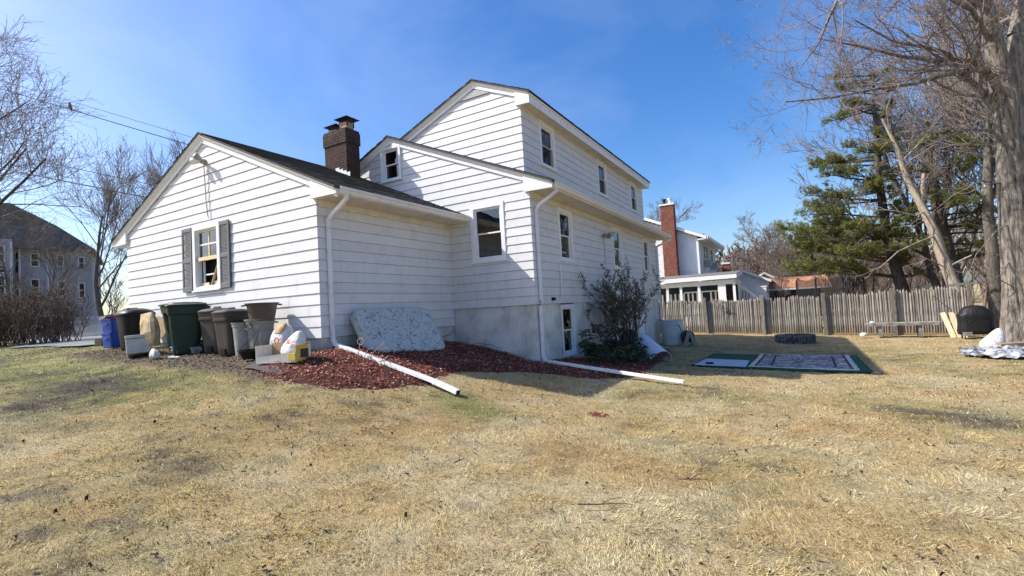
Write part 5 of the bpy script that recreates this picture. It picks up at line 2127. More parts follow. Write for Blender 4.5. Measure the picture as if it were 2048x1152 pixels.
# ------------------------------------------------------------------ stockade fence
FN = thing('stockade_fence', 'weathered grey stockade fence of pointed round pickets along the back', 'fence', (0, 0, 0))
fA = np.array((3.60, 19.524))
fd_ = np.array((2.437, .128))
FZ = [(-2, -1.15, .42), (-1, -1.22, .38), (0, -1.33, .31), (1, -1.44, .28), (2, -1.52, .22), (3, -1.59, .26), (4, -1.66, .27), (5, -1.68, .25)]


def fz(t, j):
    a = [q[0] for q in FZ]
    return float(np.interp(t, a, [q[j] for q in FZ]))


def picket_mesh(seed):
    rg = random.Random(seed)
    f = MB()
    n = 7
    secs = []
    for z, r in ((0, 1), (.35, 1.0), (.7, .97), (.93, .92), (.965, .62), (.985, .30), (1.0, .06)):
        secs.append((z, .048 * r * rg.uniform(.95, 1.05), .036 * r, 2, rg.uniform(-.006, .006), rg.uniform(-.006, .006)))
    f.loft(secs, n)
    return f.mesh('picket', True)


pms = [picket_mesh(k) for k in range(6)]
for pm in pms:
    pm.materials.append(MATS['fence_wood'])
t = -1.2
while t < 4.02:
    fr = abs(t - round(t))
    if fr > .035:
        o = bpy.data.objects.new('picket', pms[R_.randrange(6)])
        COL.objects.link(o)
        o.parent = FN
        p = fA + fd_ * t
        zb = fz(t, 1) - .03
        top = fz(t, 2) - .05 + R_.uniform(-.045, .04) + .03 * math.sin(t * 9) - (.14 if R_.random() < .025 else 0)
        sec_ = math.floor(t)
        top += ((sec_ * 37) % 5 - 2) * .012
        if t > 3.0:
            top += (.05 if R_.random() < .7 else -.06)
        o.location = (p[0], p[1] - .02, zb)
        o.scale = (R_.uniform(.9, 1.15), 1, top - zb)
        o.rotation_euler = (R_.uniform(-.008, .008), R_.uniform(-.012, .012), R_.uniform(0, 6.28) if False else R_.uniform(-.4, .4))
    t += .0365 * R_.uniform(.9, 1.1)
for k in range(-1, 5):
    p = fA + fd_ * k
    f = MB()
    zb, top = fz(k, 1) - .3, fz(k, 2) + (.06 if k != 4 else .08)
    w0 = .085 if k != 4 else .075
    f.hexa([(-w0, -w0, 0), (w0, -w0, 0), (w0, w0, 0), (-w0, w0, 0), (-w0 * .95, -w0 * .95, top - zb), (w0 * .95, -w0 * .95, top - zb), (w0 * .95, w0 * .95, top - zb - .02), (-w0 * .95, w0 * .95, top - zb - .02)])
    f.build('post', 'post_wood', FN, (p[0], p[1] - .08, zb), bevel=.012, rot=(R_.uniform(-.01, .01), R_.uniform(-.02, .02), R_.uniform(-.1, .1)))
for k in range(-1, 4):
    for hh in (.25, 1.45):
        f = MB()
        a, b_ = fA + fd_ * k, fA + fd_ * (k + 1)
        za, zb = fz(k, 1) + hh, fz(k + 1, 1) + hh
        f.bar((a[0], a[1] + .035, za), (b_[0], b_[1] + .035, zb), .04, .08)
        f.build('rail', 'post_wood', FN)
    f = MB()
    f.bar((a[0] + .05, a[1] - .05, fz(k, 1) + .0), (b_[0] - .05, b_[1] - .05, fz(k + 1, 1) + .0), .035, .07)
    f.build('bottom_board', 'plank_brown', FN)
f = MB()
p = fA + fd_ * 4
f.bar((p[0] - .62, p[1] - .03, .28), (p[0] - .0, p[1] - .06, .34), .04, .10)
f.build('top_rail', 'post_wood', FN)
# vine hung over the fence
f = MB()
rg = random.Random(8)
for k in range(6):
    pts = [(rg.uniform(-.1, .1), -.09, .02)]
    d = rg.uniform(-.2, .2)
    for j in range(7):
        pts.append((pts[-1][0] + rg.uniform(.0, .11), -.09 - rg.uniform(0, .03), pts[-1][2] - .03 + .09 * math.sin(j * 1.1 + k)))
    f.tube(pts, .011, 4)
tag(f.build('dry_vine', 'vine', None, (4.0, 19.42, .18)), 'pale dry vine hanging over the fence near the first post', 'vine')

# bench before the fence
BN = thing('plank_bench', 'long weathered plank bench standing before the fence', 'bench', (11.0, 19.05, -1.59))
for k, yy in enumerate((-.17, .0, .17)):
    f = MB()
    f.box(-1.2 + .02 * k, 1.2 - .03 * k, yy - .08, yy + .08, .475 - .004 * k, .52)
    f.build('seat_plank', 'bench_wood', BN, bevel=.006)
f = MB()
f.box(-1.18, 1.15, -.262, -.252, .40, .51)
f.build('front_apron', 'bench_wood', BN)
for xx in (-.70, .58):
    f = MB()
    f.box(xx - .06, xx + .06, -.20, .18, -.05, .474)
    f.build('leg', 'bench_wood', BN)
f = MB()
f.loft([(0, .06, .05, 3), (.05, .07, .05, 3), (.08, .04, .03, 3)], 14, wob=.1, rng=R_)
tag(f.build('white_cup', 'bag_white', None, (10.05, 19.0, -1.07)), 'small white cup left on the bench end', 'cup')
f = MB()
f.loft([(0, .13, .10, 2), (.06, .15, .11, 2), (.13, .08, .07, 2)], 14, wob=.12, rng=R_)
tag(f.build('pale_rock', 'cream', None, (9.75, 18.95, -1.58)), 'pale rock at the left foot of the bench', 'rock')
# planks leaning on the fence by the grill
for k, (px, lean_, wd_, ln_, mm, lb) in enumerate(((12.45, .12, .16, 1.02, 'plank_pale', 'pale plank leaning on the fence, leftmost of three'), (12.62, .02, .17, 1.00, 'plank_pale', 'pale plank leaning on the fence, middle of three'), (12.80, -.14, .13, .90, 'plank_brown', 'tan plank leaning on the fence, nearest the covered grill'))):
    f = MB()
    f.box(-wd_ / 2, wd_ / 2, -.018, .018, 0, ln_)
    if k == 2:
        mm = 'plank_pale'
    tag(f.build('leaning_plank', mm, None, (px + .04, 18.55 + .03 * k, g1(px, 18.55) - .01), rot=(-.28, -lean_ - .1, 0), bevel=.004), lb, 'plank', 'planks leaning by the grill')
f = MB()
f.bar((0, 0, 0), (-.5, .12, .62), .04, .03)
tag(f.build('dark_stick', 'bark_dark', None, (12.55, 18.75, -.68)), 'dark stick leaning on the fence above the planks', 'stick')
# covered grill
GR = thing('covered_grill', 'barbecue grill under a wrinkled black fabric cover by the fence end', 'grill', (13.02, 18.05, g1(13.02, 18.05)))
f = MB()
rg = random.Random(12)
f.loft([(.16, .50, .30, 3.5), (.30, .50, .32, 3.5), (.55, .47, .31, 3.5), (.78, .48, .32, 3.5), (.86, .50, .34, 3.2), (.92, .44, .32, 3), (1.06, .38, .28, 2.6), (1.17, .26, .20, 2.4), (1.21, .1, .08, 2)], 60, wob=.025, rng=rg)
cv = f.build('cover', 'cover_black', GR, smooth=True)
f = MB()
for xx in (-.36, .36):
    for yy in (-.2, .2):
        f.tube([(xx, yy, 0), (xx, yy, .2)], .02, 6)
f.build_each('leg', 'black_metal', GR)
f = MB()
f.box(-.44, -.18, -.34, -.29, .12, .26)
f.build('torn_flap', 'grey_plastic', GR)
f = MB()
f.loft([(0, .2, .16, 4), (.4, .23, .19, 4), (.42, .26, .22, 4), (.46, .26, .22, 4)], 24)
tag(f.build('black_bin', 'black_plastic', None, (13.85, 17.4, g1(13.85, 17.4))), 'low black bin between the covered grill and the big tree', 'bin')
# white sack, plank and plastic sheeting at the maple's foot
bag('white_sack', 'lumpy white sack at the foot of the big tree', (12.35, 13.75, g1(12.35, 13.75)), [(0, .22, .20, 2.4), (.05, .28, .24, 2.4), (.14, .30, .25, 2.3), (.24, .27, .23, 2.3, .03, 0), (.34, .22, .19, 2.2, .08, 0), (.43, .17, .15, 2.2, .12, 0), (.51, .12, .11, 2, .15, 0), (.57, .07, .06, 2, .17, 0), (.60, .03, .03, 2, .18, 0)], 'sack', 21, .06)
f = MB()
f.box(-.50, .50, -.10, .10, 0, .09)
tag(f.build('brown_plank', 'plank_brown', None, (12.72, 13.0, g1(12.7, 13.0) + .14), rot=(.06, -.03, .35)), 'short brown timber lying on the plastic sheeting', 'timber')
n = 46
u, v = np.meshgrid(np.linspace(-1.0, 1.6, n), np.linspace(-1.0, .9, n), indexing='ij')
X, Y = 12.35 + u * 1.05 + .25 * v, 12.0 + v * 1.35 - .25 * u
edge = np.hypot(u * .75, v) + (fbm(X, Y, 1.5, 91) - .5) * .7
Z = gz(X, Y) + .04 + np.abs(fbm(X, Y, 2.6, 93, 4) - .5) * .75 * smooth(1.15, .5, edge)
i = np.arange(n * n).reshape(n, n)
ok = edge < .86
mm = ok[:-1, :-1] & ok[1:, :-1] & ok[1:, 1:] & ok[:-1, 1:]
F = np.stack([i[:-1, :-1], i[1:, :-1], i[1:, 1:], i[:-1, 1:]], -1)[mm]
V = np.stack([X - 12.4, Y - 12.0, Z - g1(12.4, 12.0)], -1).reshape(-1, 3)
tag(link('plastic_sheeting', npmesh('plastic_sheeting', V, F), 'tarp', None, (12.4, 12.0, g1(12.4, 12.0))), 'crumpled silver-white plastic sheeting spread below the big tree', 'tarp')

# ------------------------------------------------------------------ trees


def bare_tree(name, label, base, pts, rs, tree, bark='bark_grey', twigm='twig', group=None, minr=.004, trunk_n=14, ns=(6, 3), flare=1.3, rough=.04):
    t = thing(name, label, 'tree', base, 0, group)
    b = Vector(base)
    me = trunk_mesh('trunk', [Vector(p) for p in pts], rs, trunk_n, flare, rough)
    link('trunk', me, bark, t)
    if tree.big:
        v, f = tree.arrays('big', ns[0])
        link('limbs', npmesh('limbs', v, f, None, True), bark, t)['kind'] = 'stuff'
    if tree.twig:
        v, f = tree.arrays('twig', ns[1], minr)
        link('crown', npmesh('crown', v, f), twigm, t)['kind'] = 'stuff'
    return t


def copy_tree(t, label, loc, rz, sc, group=None):
    c = t.copy()
    COL.objects.link(c)
    c['label'] = label
    if group:
        c['group'] = group
    c.location = loc
    c.rotation_euler = (0, 0, rz)
    c.scale = (sc, sc, sc) if not isinstance(sc, tuple) else sc
    for ch in t.children:
        d = ch.copy()
        COL.objects.link(d)
        d.parent = c
    return c


# the big maple at the right edge
mbase = Vector((13.35, 15.0, g1(13.35, 15.0) - .05))


def rel(*pts):
    return [tuple(Vector(p) - mbase) for p in pts]


mt_ = Tree(33)
K3 = [0, 14, 9, 5]
mt_.limb(rel((13.40, 14.85, 6.0), (12.9, 14.0, 6.75), (12.24, 13.5, 6.72), (11.0, 12.8, 6.40), (10.0, 12.2, 6.30), (8.82, 11.5, 6.1), (7.6, 10.9, 6.08)), .10, .018, 1, 4, K3, side=(-.3, -.1, -.12))
mt_.limb(rel((13.42, 14.8, 6.35), (12.66, 14.2, 7.2), (11.79, 13.9, 7.3), (10.83, 13.4, 7.54), (9.64, 12.7, 7.96), (8.6, 12.2, 8.3)), .10, .016, 1, 4, K3, side=(-.3, 0, -.1))
mt_.limb(rel((13.45, 14.85, 5.3), (12.94, 14.6, 6.2), (12.40, 14.3, 6.9), (12.04, 13.9, 7.46), (11.57, 13.6, 7.66), (10.61, 13.0, 7.9), (9.6, 12.3, 8.6)), .12, .018, 1, 4, K3, side=(-.3, 0, 0))
mt_.limb(rel((13.2, 14.5, 8.6), (12.0, 13.3, 9.6), (10.6, 12.0, 9.9), (9.4, 11.0, 9.3), (8.85, 10.7, 8.2), (8.5, 10.5, 7.4), (8.0, 10.2, 6.7)), .09, .012, 1, 4, K3, side=(-.2, 0, -.25))
mt_.limb(rel((13.1, 14.4, 8.9), (12.3, 13.4, 9.8), (11.4, 12.4, 9.6), (10.4, 11.6, 8.9), (9.6, 11.0, 8.5)), .08, .014, 1, 4, K3, side=(-.2, 0, -.25))
mt_.limb(rel((13.3, 14.7, 7.6), (12.6, 13.6, 8.5), (11.6, 12.6, 8.9), (10.3, 11.8, 9.0), (9.2, 11.3, 9.2)), .08, .014, 1, 4, K3, side=(-.2, 0, -.1))
mt_.limb(rel((13.5, 14.8, 4.3), (12.9, 14.1, 4.9), (12.1, 13.4, 4.9), (11.2, 12.9, 4.5), (10.4, 12.5, 4.3)), .055, .010, 1, 4, [0, 7, 6, 3], side=(-.2, 0, -.2))
mt_.limb(rel((13.4, 14.9, 3.3), (12.7, 14.6, 3.5), (11.9, 14.3, 3.1), (11.2, 14.1, 2.5)), .035, .008, 2, 4, [0, 0, 6, 4], side=(-.1, 0, -.2))
mt_.limb(rel((13.5, 14.9, 2.2), (12.9, 14.5, 1.9), (12.3, 14.2, 1.2), (12.0, 14.0, .5)), .025, .006, 2, 4, [0, 0, 6, 4], side=(0, 0, -.2))
mt_.limb(rel((13.9, 15.1, 8.0), (14.4, 15.4, 10.0), (14.9, 15.6, 12.5)), .16, .06, 1, 3, [0, 7, 5], side=(0, 0, 0))
mt_.limb(rel((13.0, 14.35, 9.2), (12.6, 14.0, 11.0), (12.2, 13.6, 13.0)), .16, .05, 1, 3, [0, 8, 5], side=(-.2, 0, 0))
mt_.limb(rel((13.3, 14.9, 1.1), (12.9, 14.4, .55), (12.5, 14.1, .35), (12.1, 13.9, .35)), .016, .004, 2, 3, [0, 0, 6], side=(0, 0, 0))
mt_.limb(rel((13.3, 14.9, .1), (12.9, 14.5, .35), (12.3, 14.3, .7), (11.9, 14.2, 1.1)), .016, .004, 2, 3, [0, 0, 6], side=(0, 0, 0))
bare_tree('maple_tree', 'big bare maple with rugged grey trunk at the right edge', mbase,
          rel(mbase, (13.40, 15.0, .2), (13.45, 14.95, 2.4), (13.5, 14.9, 4.4), (13.45, 14.8, 6.0), (13.3, 14.6, 7.6), (13.05, 14.35, 9.3)), [.42, .355, .34, .335, .30, .24, .18], mt_, 'bark_maple', 'twig_red', trunk_n=40, ns=(7, 3), flare=1.30, rough=.045, minr=.0043)
# second stem of the maple rises from the same bole
link('second_stem', trunk_mesh('second_stem', [Vector(p) for p in rel((13.55, 14.95, 4.8), (13.75, 15.05, 6.4), (14.0, 15.15, 8.1))], [.30, .26, .18], 18, 1.0, .04, 5), 'bark_maple', bpy.data.objects['maple_tree'])

# bare tree prototypes
def proto(seed, h, r, kids, maxlev=4, upw=.08, first=.3, ang=(.4, .85), ratio=.58):
    t = Tree(seed)
    pts = t.branch((0, 0, 0), (0.03, 0.02, 1), h, r, 0, maxlev, kids, ratio=ratio, upw=upw, wander=.10, ang=ang, start=first, tip=.25)
    n = len(pts) - 1
    t.big = t.big[n:]
    return t, pts, [r * (1 - .75 * k / n) for k in range(n + 1)]


PA = proto(101, 10, .24, [8, 8, 7, 5], upw=.10, first=.16, ang=(.3, .7), ratio=.68)
PB = proto(102, 10, .20, [11, 8, 6, 5], upw=.06, first=.22)
PC = proto(103, 8, .18, [10, 9, 7, 5], upw=.07, first=.2, ang=(.5, 1.0), ratio=.66)


def setp(P_, name, label, loc, bark, tw, minr, group=None, rz=0, sc=1.0):
    t = bare_tree(name, label, (0, 0, 0), [tuple(p) for p in P_[1]], P_[2], P_[0], bark, tw, group, minr)
    t.location = loc
    t.rotation_euler = (0, 0, rz)
    t.scale = (sc, sc, sc)
    return t


zl = lambda x, y: h1(x, y)
# left side trees, beyond the driveway and hedge
tA = setp(PA, 'bare_tree', 'tall bare tree with forked dark trunk behind the hedge end', (-29.2, 7.5, .3), 'bark_grey', 'twig', .010, 'bare trees on the left', .4, .72)
tB = setp(PB, 'bare_tree', 'bare tree showing above the left slope of the garage roof', (-30.5, 13.2, .4), 'bark_grey', 'twig', .011, 'bare trees on the left', 1.0, .84)
copy_tree(tA, 'bare tree with its crown just above the garage eave', (-28.0, 10.8, .4), 2.2, .74, 'bare trees on the left')
copy_tree(tB, 'slim bare tree standing before the grey house, nearer its right end', (-33.0, 6.2, .3), 2.8, .50, 'bare trees on the left')
copy_tree(tA, 'slim bare tree standing before the middle of the grey house', (-34.2, 4.6, .3), 4.0, .52, 'bare trees on the left')
copy_tree(tB, 'low bare tree between the hedge end and the garage corner', (-24.5, 9.2, .3), 5.0, .40, 'bare trees on the left')
copy_tree(tA, 'bare tree far behind the garage on the left', (-36, 17, .5), 5.5, .95, 'bare trees on the left')
tC = setp(PC, 'street_tree', 'spreading bare tree reaching in from the left edge', (-21.6, -.6, -.1), 'bark_dark', 'twig', .005, 'bare trees on the left', 2.6, 1.25)
# tree standing sunward of the lawn, outside the frame: its twigs shade the left lawn
copy_tree(tC, 'bare tree standing out of view at the far left of the lawn', (-8.9, -7.6, -.4), .6, .66, 'bare trees on the left')
# behind the house and beyond the fence
copy_tree(tB, 'bare tree rising behind the far end of the house', (-2.6, 31.0, -1.0), .2, .66, 'bare trees beyond the house')
tD = setp(PC, 'bare_tree', 'wide bare tree behind the white neighbouring houses', (5.3, 42, -1.0), 'bark_dark', 'twig', .017, 'bare trees beyond the house', 1.4, .66)
for (x_, y_, sc_, rz_, lb) in ((14.8, 22.5, 1.15, .3, 'bare dark tree close behind the big maple, nearer the fence'), (17.4, 19.5, 1.1, 1.7, 'bare dark tree right behind the big maple trunk'), (13.7, 25.5, .95, 3.1, 'bare tree beyond the leaning pale trunk'),
                               (17.5, 27, 1.2, 4.1, 'bare tree deeper in the wood at the right edge'), (15.2, 30, 1.0, 5.2, 'slim bare tree between the pine and the maple'), (20, 24, 1.2, .9, 'bare tree at the far right behind the maple')):
    copy_tree(tB if int(x_ * 10) % 2 else tA, lb, (x_, y_, g1(x_, y_)), rz_, sc_, 'bare trees behind the fence')
copy_tree(tD, 'small round bare tree beyond the brown roofed shed', (11.8, 46, -1.2), 2.0, .62, 'bare trees beyond the house')

# leaning pale trunk behind the fence
lt = Tree(55)
lb_ = Vector((13.45, 21.6, g1(13.45, 21.6) - .05))
rl = lambda *q: [tuple(Vector(p) - lb_) for p in q]
lp = rl(lb_, (13.32, 21.7, .2), (13.05, 21.8, 1.5), (12.85, 21.8, 2.7), (12.52, 21.9, 3.9), (12.12, 22, 5.2), (11.86, 22, 6.7), (11.42, 22, 8.1))
lt.limb(rl((12.50, 21.9, 4.0), (12.62, 21.95, 4.5), (12.72, 22, 5.3)), .12, .085, 2, 3, [0, 0, 2])
lt.limb(rl((12.95, 21.8, 2.5), (12.3, 21.2, 2.3), (11.4, 20.8, 1.9), (10.7, 20.6, 1.25), (10.3, 20.5, 1.15)), .04, .012, 2, 4, [0, 0, 5, 3], side=(0, 0, 0))
lt.limb(rl((12.6, 21.8, 3.6), (12.2, 21.3, 3.4), (11.4, 21.0, 3.7), (10.4, 20.8, 3.9)), .035, .012, 2, 4, [0, 0, 5, 3])
lt.limb(rl((12.0, 22, 6.0), (12.6, 21.6, 6.6), (13.4, 21.2, 7.6)), .04, .012, 2, 4, [0, 0, 6, 4])
lt.limb(rl((11.8, 22, 6.9), (11.2, 21.6, 7.1), (10.4, 21.4, 7.0)), .035, .01, 2, 4, [0, 0, 5, 4])
lt.limb(rl((13.2, 21.75, 1.0), (12.4, 21.2, 1.5), (11.7, 21.0, 1.1)), .025, .01, 2, 3, [0, 0, 4])
lt.limb(rl((13.2, 21.75, 1.1), (13.7, 21.5, 1.4), (13.9, 21.4, 1.5)), .045, .03, 3, 3, [0, 0, 0])
bare_tree('leaning_tree', 'pale leaning broken tree trunk rising behind the fence', lb_, lp, [.30, .23, .20, .19, .165, .13, .09, .05], lt, 'bark_pale', 'bark_pale', None, .006, 16, (6, 3), 1.2, .06)

# ------------------------------------------------------------------ pine


def pine(name, label, base, h, limbs, seed, group, trunk_pts, rs, dens=1.0, shade=1.0, size=1.0):
    t = thing(name, label, 'pine tree', base, 0, group)
    rg = random.Random(seed)
    link('trunk', trunk_mesh('trunk', [Vector(p) for p in trunk_pts], rs, 14, 1.2, .05, seed), 'bark_dark', t)
    tr = Tree(seed)
    P_, D_ = [], []
    for (z, a, L, rise) in limbs:
        k = max(0, min(len(trunk_pts) - 2, int(np.searchsorted([q[2] for q in trunk_pts], z)) - 1))
        a0, a1 = Vector(trunk_pts[k]), Vector(trunk_pts[k + 1])
        f_ = (z - a0.z) / max(a1.z - a0.z, .01)
        p = a0.lerp(a1, min(max(f_, 0), 1))
        d = Vector((math.cos(a), math.sin(a), rise)).normalized()
        n = 6
        pts = [p]
        for j in range(n):
            d = (d + Vector((rg.gauss(0, .12), rg.gauss(0, .12), rg.gauss(.015, .05)))).normalized()
            pts.append(pts[-1] + d * L / n)
        for j in range(n):
            tr.big.append((pts[j], pts[j + 1], .045 * (1 - j / n) + .012, .045 * (1 - (j + 1) / n) + .010))
        m = int(10 * L * dens)
        for j in range(m):
            tt = rg.uniform(.30, 1.0) ** .8
            kk = min(int(tt * n), n - 1)
            q = pts[kk].lerp(pts[kk + 1], tt * n - kk)
            dr = (pts[kk + 1] - pts[kk]).normalized()
            sd = dr.cross(Vector((0, 0, 1)))
            sg = rg.choice((-1, 1))
            dd = (dr * rg.uniform(.3, 1.0) + sd * sg * rg.uniform(.2, 1.0) + Vector((0, 0, rg.uniform(-.15, .75)))).normalized()
            ln = L * .26 * (1.15 - tt * .6) * rg.uniform(.6, 1.3)
            e = q + dd * ln
            tr.twig.append((q, e, .010, .005))
            nc = max(3, int(ln / .11))
            for c_ in range(nc):
                w_ = q.lerp(e, .25 + .75 * (c_ + rg.random() * .6) / nc)
                w_ = w_ + Vector((rg.gauss(0, .05), rg.gauss(0, .05), rg.gauss(.04, .07)))
                P_.append(tuple(w_))
                D_.append(tuple(dd + Vector((0, 0, .35))))
    v, f = tr.arrays('big', 5)
    link('limbs', npmesh('limbs', v, f, None, True), 'bark_dark', t)['kind'] = 'stuff'
    v, f = tr.arrays('twig', 3)
    link('twigs', npmesh('twigs', v, f), 'bark_dark', t)['kind'] = 'stuff'
    P_, D_ = np.array(P_), np.array(D_)
    nn = 16
    m = len(P_)
    P2 = np.repeat(P_, nn, 0)
    D2 = np.repeat(D_, nn, 0)
    D2 = D2 / np.linalg.norm(D2, axis=1, keepdims=True) + NR.normal(0, .62, D2.shape)
    hue = np.repeat(NR.random((m, 1)), nn, 0)
    cc = (np.array([[.15, .18, .055]]) * (1 - hue) + np.array([[.34, .33, .105]]) * hue) * (.65 + .6 * NR.random((m * nn, 1))) * shade
    v, f, c_ = leaves_np(P2, D2, NR.uniform(.12, .22, m * nn) * size, np.full(m * nn, .018) * size, cc, 0, .1)
    o = link('crown', npmesh('crown', v, f, c_), 'needle', t)
    o['kind'] = 'stuff'
    return t


rg = random.Random(44)
LB = []
for z0_ in range(17):
    for k in range(5):
        z = 2.6 + z0_ * .62 + rg.uniform(-.3, .3)
        a = rg.uniform(0, 6.28)
        left = max(0, -math.cos(a))
        L = (1.5 + 3.4 * left) * (1.05 - .055 * z) if z > 2.5 else 2
        if math.cos(a) > .3 and z < 5:
            L *= .6
        LB.append((z, a, max(L, .9) * rg.uniform(.65, 1.15), rg.uniform(-.18, .30) if z > 5 else rg.uniform(.08, .32)))
for (z, a, L, r_) in ((3.2, 3.05, 3.9, .10), (3.6, 3.5, 4.1, .08), (4.4, 3.3, 4.5, .05), (5.0, 2.9, 4.4, .05), (5.5, 3.7, 3.9, .08), (6.4, 3.2, 3.6, .1), (3.2, 4.2, 2.8, .1), (3.5, 4.6, 2.4, .1), (7.4, 3.4, 3.0, .1), (8.2, 2.9, 2.8, .1), (3.4, 3.9, 3.4, .06)):
    LB.append((z, a, L, r_))
pb = (12.2, 24.6, g1(12.2, 24.6))
pine('pine_tree', 'large ragged pine tree rising behind the fence', pb, 13.5, LB, 3, 'pines beyond the fence',
     [(0, 0, 0), (-.25, 0, 2.0), (-.6, 0, 4.0), (-.75, 0, 7.0), (-.7, 0, 10.0), (-.6, 0, 13.0)], [.30, .26, .22, .17, .11, .04])
LB2 = [(rg.uniform(3, 9.5), rg.uniform(0, 6.28), rg.uniform(1.4, 3.0), rg.uniform(-.1, .1)) for k in range(40)]
pb2 = (13.9, 24.0, g1(13.9, 24.0))
pine('pine_tree', 'darker pine with thick black trunk behind the leaning pale trunk', pb2, 10.5, LB2, 5, 'pines beyond the fence',
     [(0, 0, 0), (-.15, 0, 2.5), (-.4, 0, 5.0), (-.5, 0, 8.0), (-.5, 0, 10.3)], [.40, .34, .26, .15, .04], .8, .85)
for k, (px, py, hh, lb) in enumerate(((10.4, 54, 8.0, 'far round pine left in the tree line beyond the shed'), (13.4, 53, 7.6, 'far round pine right in the tree line beyond the shed'), (8.4, 55, 6.6, 'far small pine behind the wide bare tree'))):
    LBx = [(rg.uniform(hh * .45, hh * .98), rg.uniform(0, 6.28), rg.uniform(1.5, 3.4), rg.uniform(-.05, .25)) for j in range(34)]
    pine('far_pine', lb, (px, py, -1.4), hh, LBx, 60 + k, 'far pines', [(0, 0, 0), (.1, 0, hh * .5), (0, 0, hh)], [.2, .15, .04], .45, .75, 2.1)


# ------------------------------------------------------------------ distant wood: brown twig mass behind everything
def wood_mass(name, label, spots, seed, m='woods', minr=.03, kids=(9, 5, 4)):
    parts = []
    lib = []
    for k in range(4):
        t = Tree(seed + k)
        t.branch((0, 0, 0), (0, 0, 1), 7.5, .13, 0, 3, list(kids), ratio=.5, upw=.12, wander=.1, ang=(.35, .8), start=.12, tip=.2)
        lib.append(merge([t.arrays('big', 3, minr), t.arrays('twig', 3, minr)]))
    rgw = random.Random(seed)
    for (x_, y_, s_) in spots:
        v, f = lib[rgw.randrange(4)]
        a = rgw.uniform(0, 6.28)
        c_, s2 = math.cos(a), math.sin(a)
        M_ = np.array([[c_, -s2, 0], [s2, c_, 0], [0, 0, 1]]) * s_
        parts.append((v @ M_.T + np.array([x_, y_, h1(x_, y_) - .2]), f))
    v, f = merge(parts)
    return tag(link(name, npmesh(name, v, f), m), label, 'woods', kind='stuff')


sp = []
for k in range(72):
    x_ = rg.uniform(-8, 25)
    y_ = rg.uniform(58, 92)
    sp.append((x_, y_, rg.uniform(.70, 1.05)))
wood_mass('distant_wood', 'brown leafless wood filling the distance beyond the neighbours', sp, 300, minr=.07, kids=(9, 5, 3))
sp = []
for k in range(22):
    x_ = rg.uniform(14.5, 32)
    y_ = rg.uniform(23.5, 44)
    if x_ < 15 and y_ < 26:
        continue
    sp.append((x_, y_, rg.uniform(.4, .9)))
wood_mass('near_wood', 'leafless thicket behind the fence and the big maple', sp, 320, 'woods', .012, (11, 7, 5))
sp = [(rg.uniform(13.3, 24), rg.uniform(21.2, 27), rg.uniform(.22, .42)) for k in range(28)]
wood_mass('undergrowth', 'low brown brush behind the fence end and grill', sp, 340, 'twig_red', .008)
sp = [(rg.uniform(9, 14), rg.uniform(26, 34), rg.uniform(.3, .5)) for k in range(24)]
wood_mass('undergrowth', 'low brown brush behind the trampoline and pines', sp, 350, 'woods', .012)
sp = [(rg.uniform(-50, -24), rg.uniform(14, 34), rg.uniform(.5, .9)) for k in range(20)]
wood_mass('left_wood', 'leafless wood in the distance left of the garage', sp, 360, 'woods', .022)
sp = [(rg.uniform(-30, -22), rg.uniform(9.5, 15), rg.uniform(.3, .5)) for k in range(22)]
wood_mass('undergrowth', 'dark brush between the hedge end and the garage', sp, 370, 'hedge_twig', .012)
for k, (x_, y_, s_, lb) in enumerate(((9.9, 44, .75, 'pale bare bush beyond the brown roofed shed'),)):
    wood_mass('bare_bush', lb, [(x_, y_, s_), (x_ + .6, y_ + .5, s_ * .8), (x_ - .5, y_ + .4, s_ * .85)], 380, 'bark_pale', .02)

# ------------------------------------------------------------------ hedge on the left
hg = thing('hedge', 'long brown leafless hedge behind the driveway', 'hedge', (-24, 2.6, .2))
ht = Tree(70)
A_, B_ = Vector((-31.5, -1.2, 0)), Vector((-21.3, 3.3, 0))
nst = 340
for k in range(nst):
    t = k / (nst - 1)
    c_ = A_.lerp(B_, t) + Vector((ht.r.gauss(0, .3), ht.r.gauss(0, .55), 0))
    b0 = c_ - Vector((-24, 2.6, .2))
    b0.z = h1(c_.x, c_.y) - .2
    hh = (2.2 + .2 * math.sin(t * 9) + ht.r.uniform(-.25, .12)) * (1 if t < .97 else .8)
    out = Vector((ht.r.gauss(0, .18), ht.r.gauss(0, .25), 1))
    if t > .93:
        out.x += ht.r.uniform(0, .35)
    ht.branch(b0, out, hh, .022, 2, 4, [0, 0, 7, 3], ratio=.36, upw=.05, wander=.12, ang=(.3, .9), start=.05, nseg=3)
v, f = ht.arrays('twig', 3, .011)
o = link('twigs', npmesh('twigs', v, f), 'hedge_twig', hg)
o['kind'] = 'stuff'

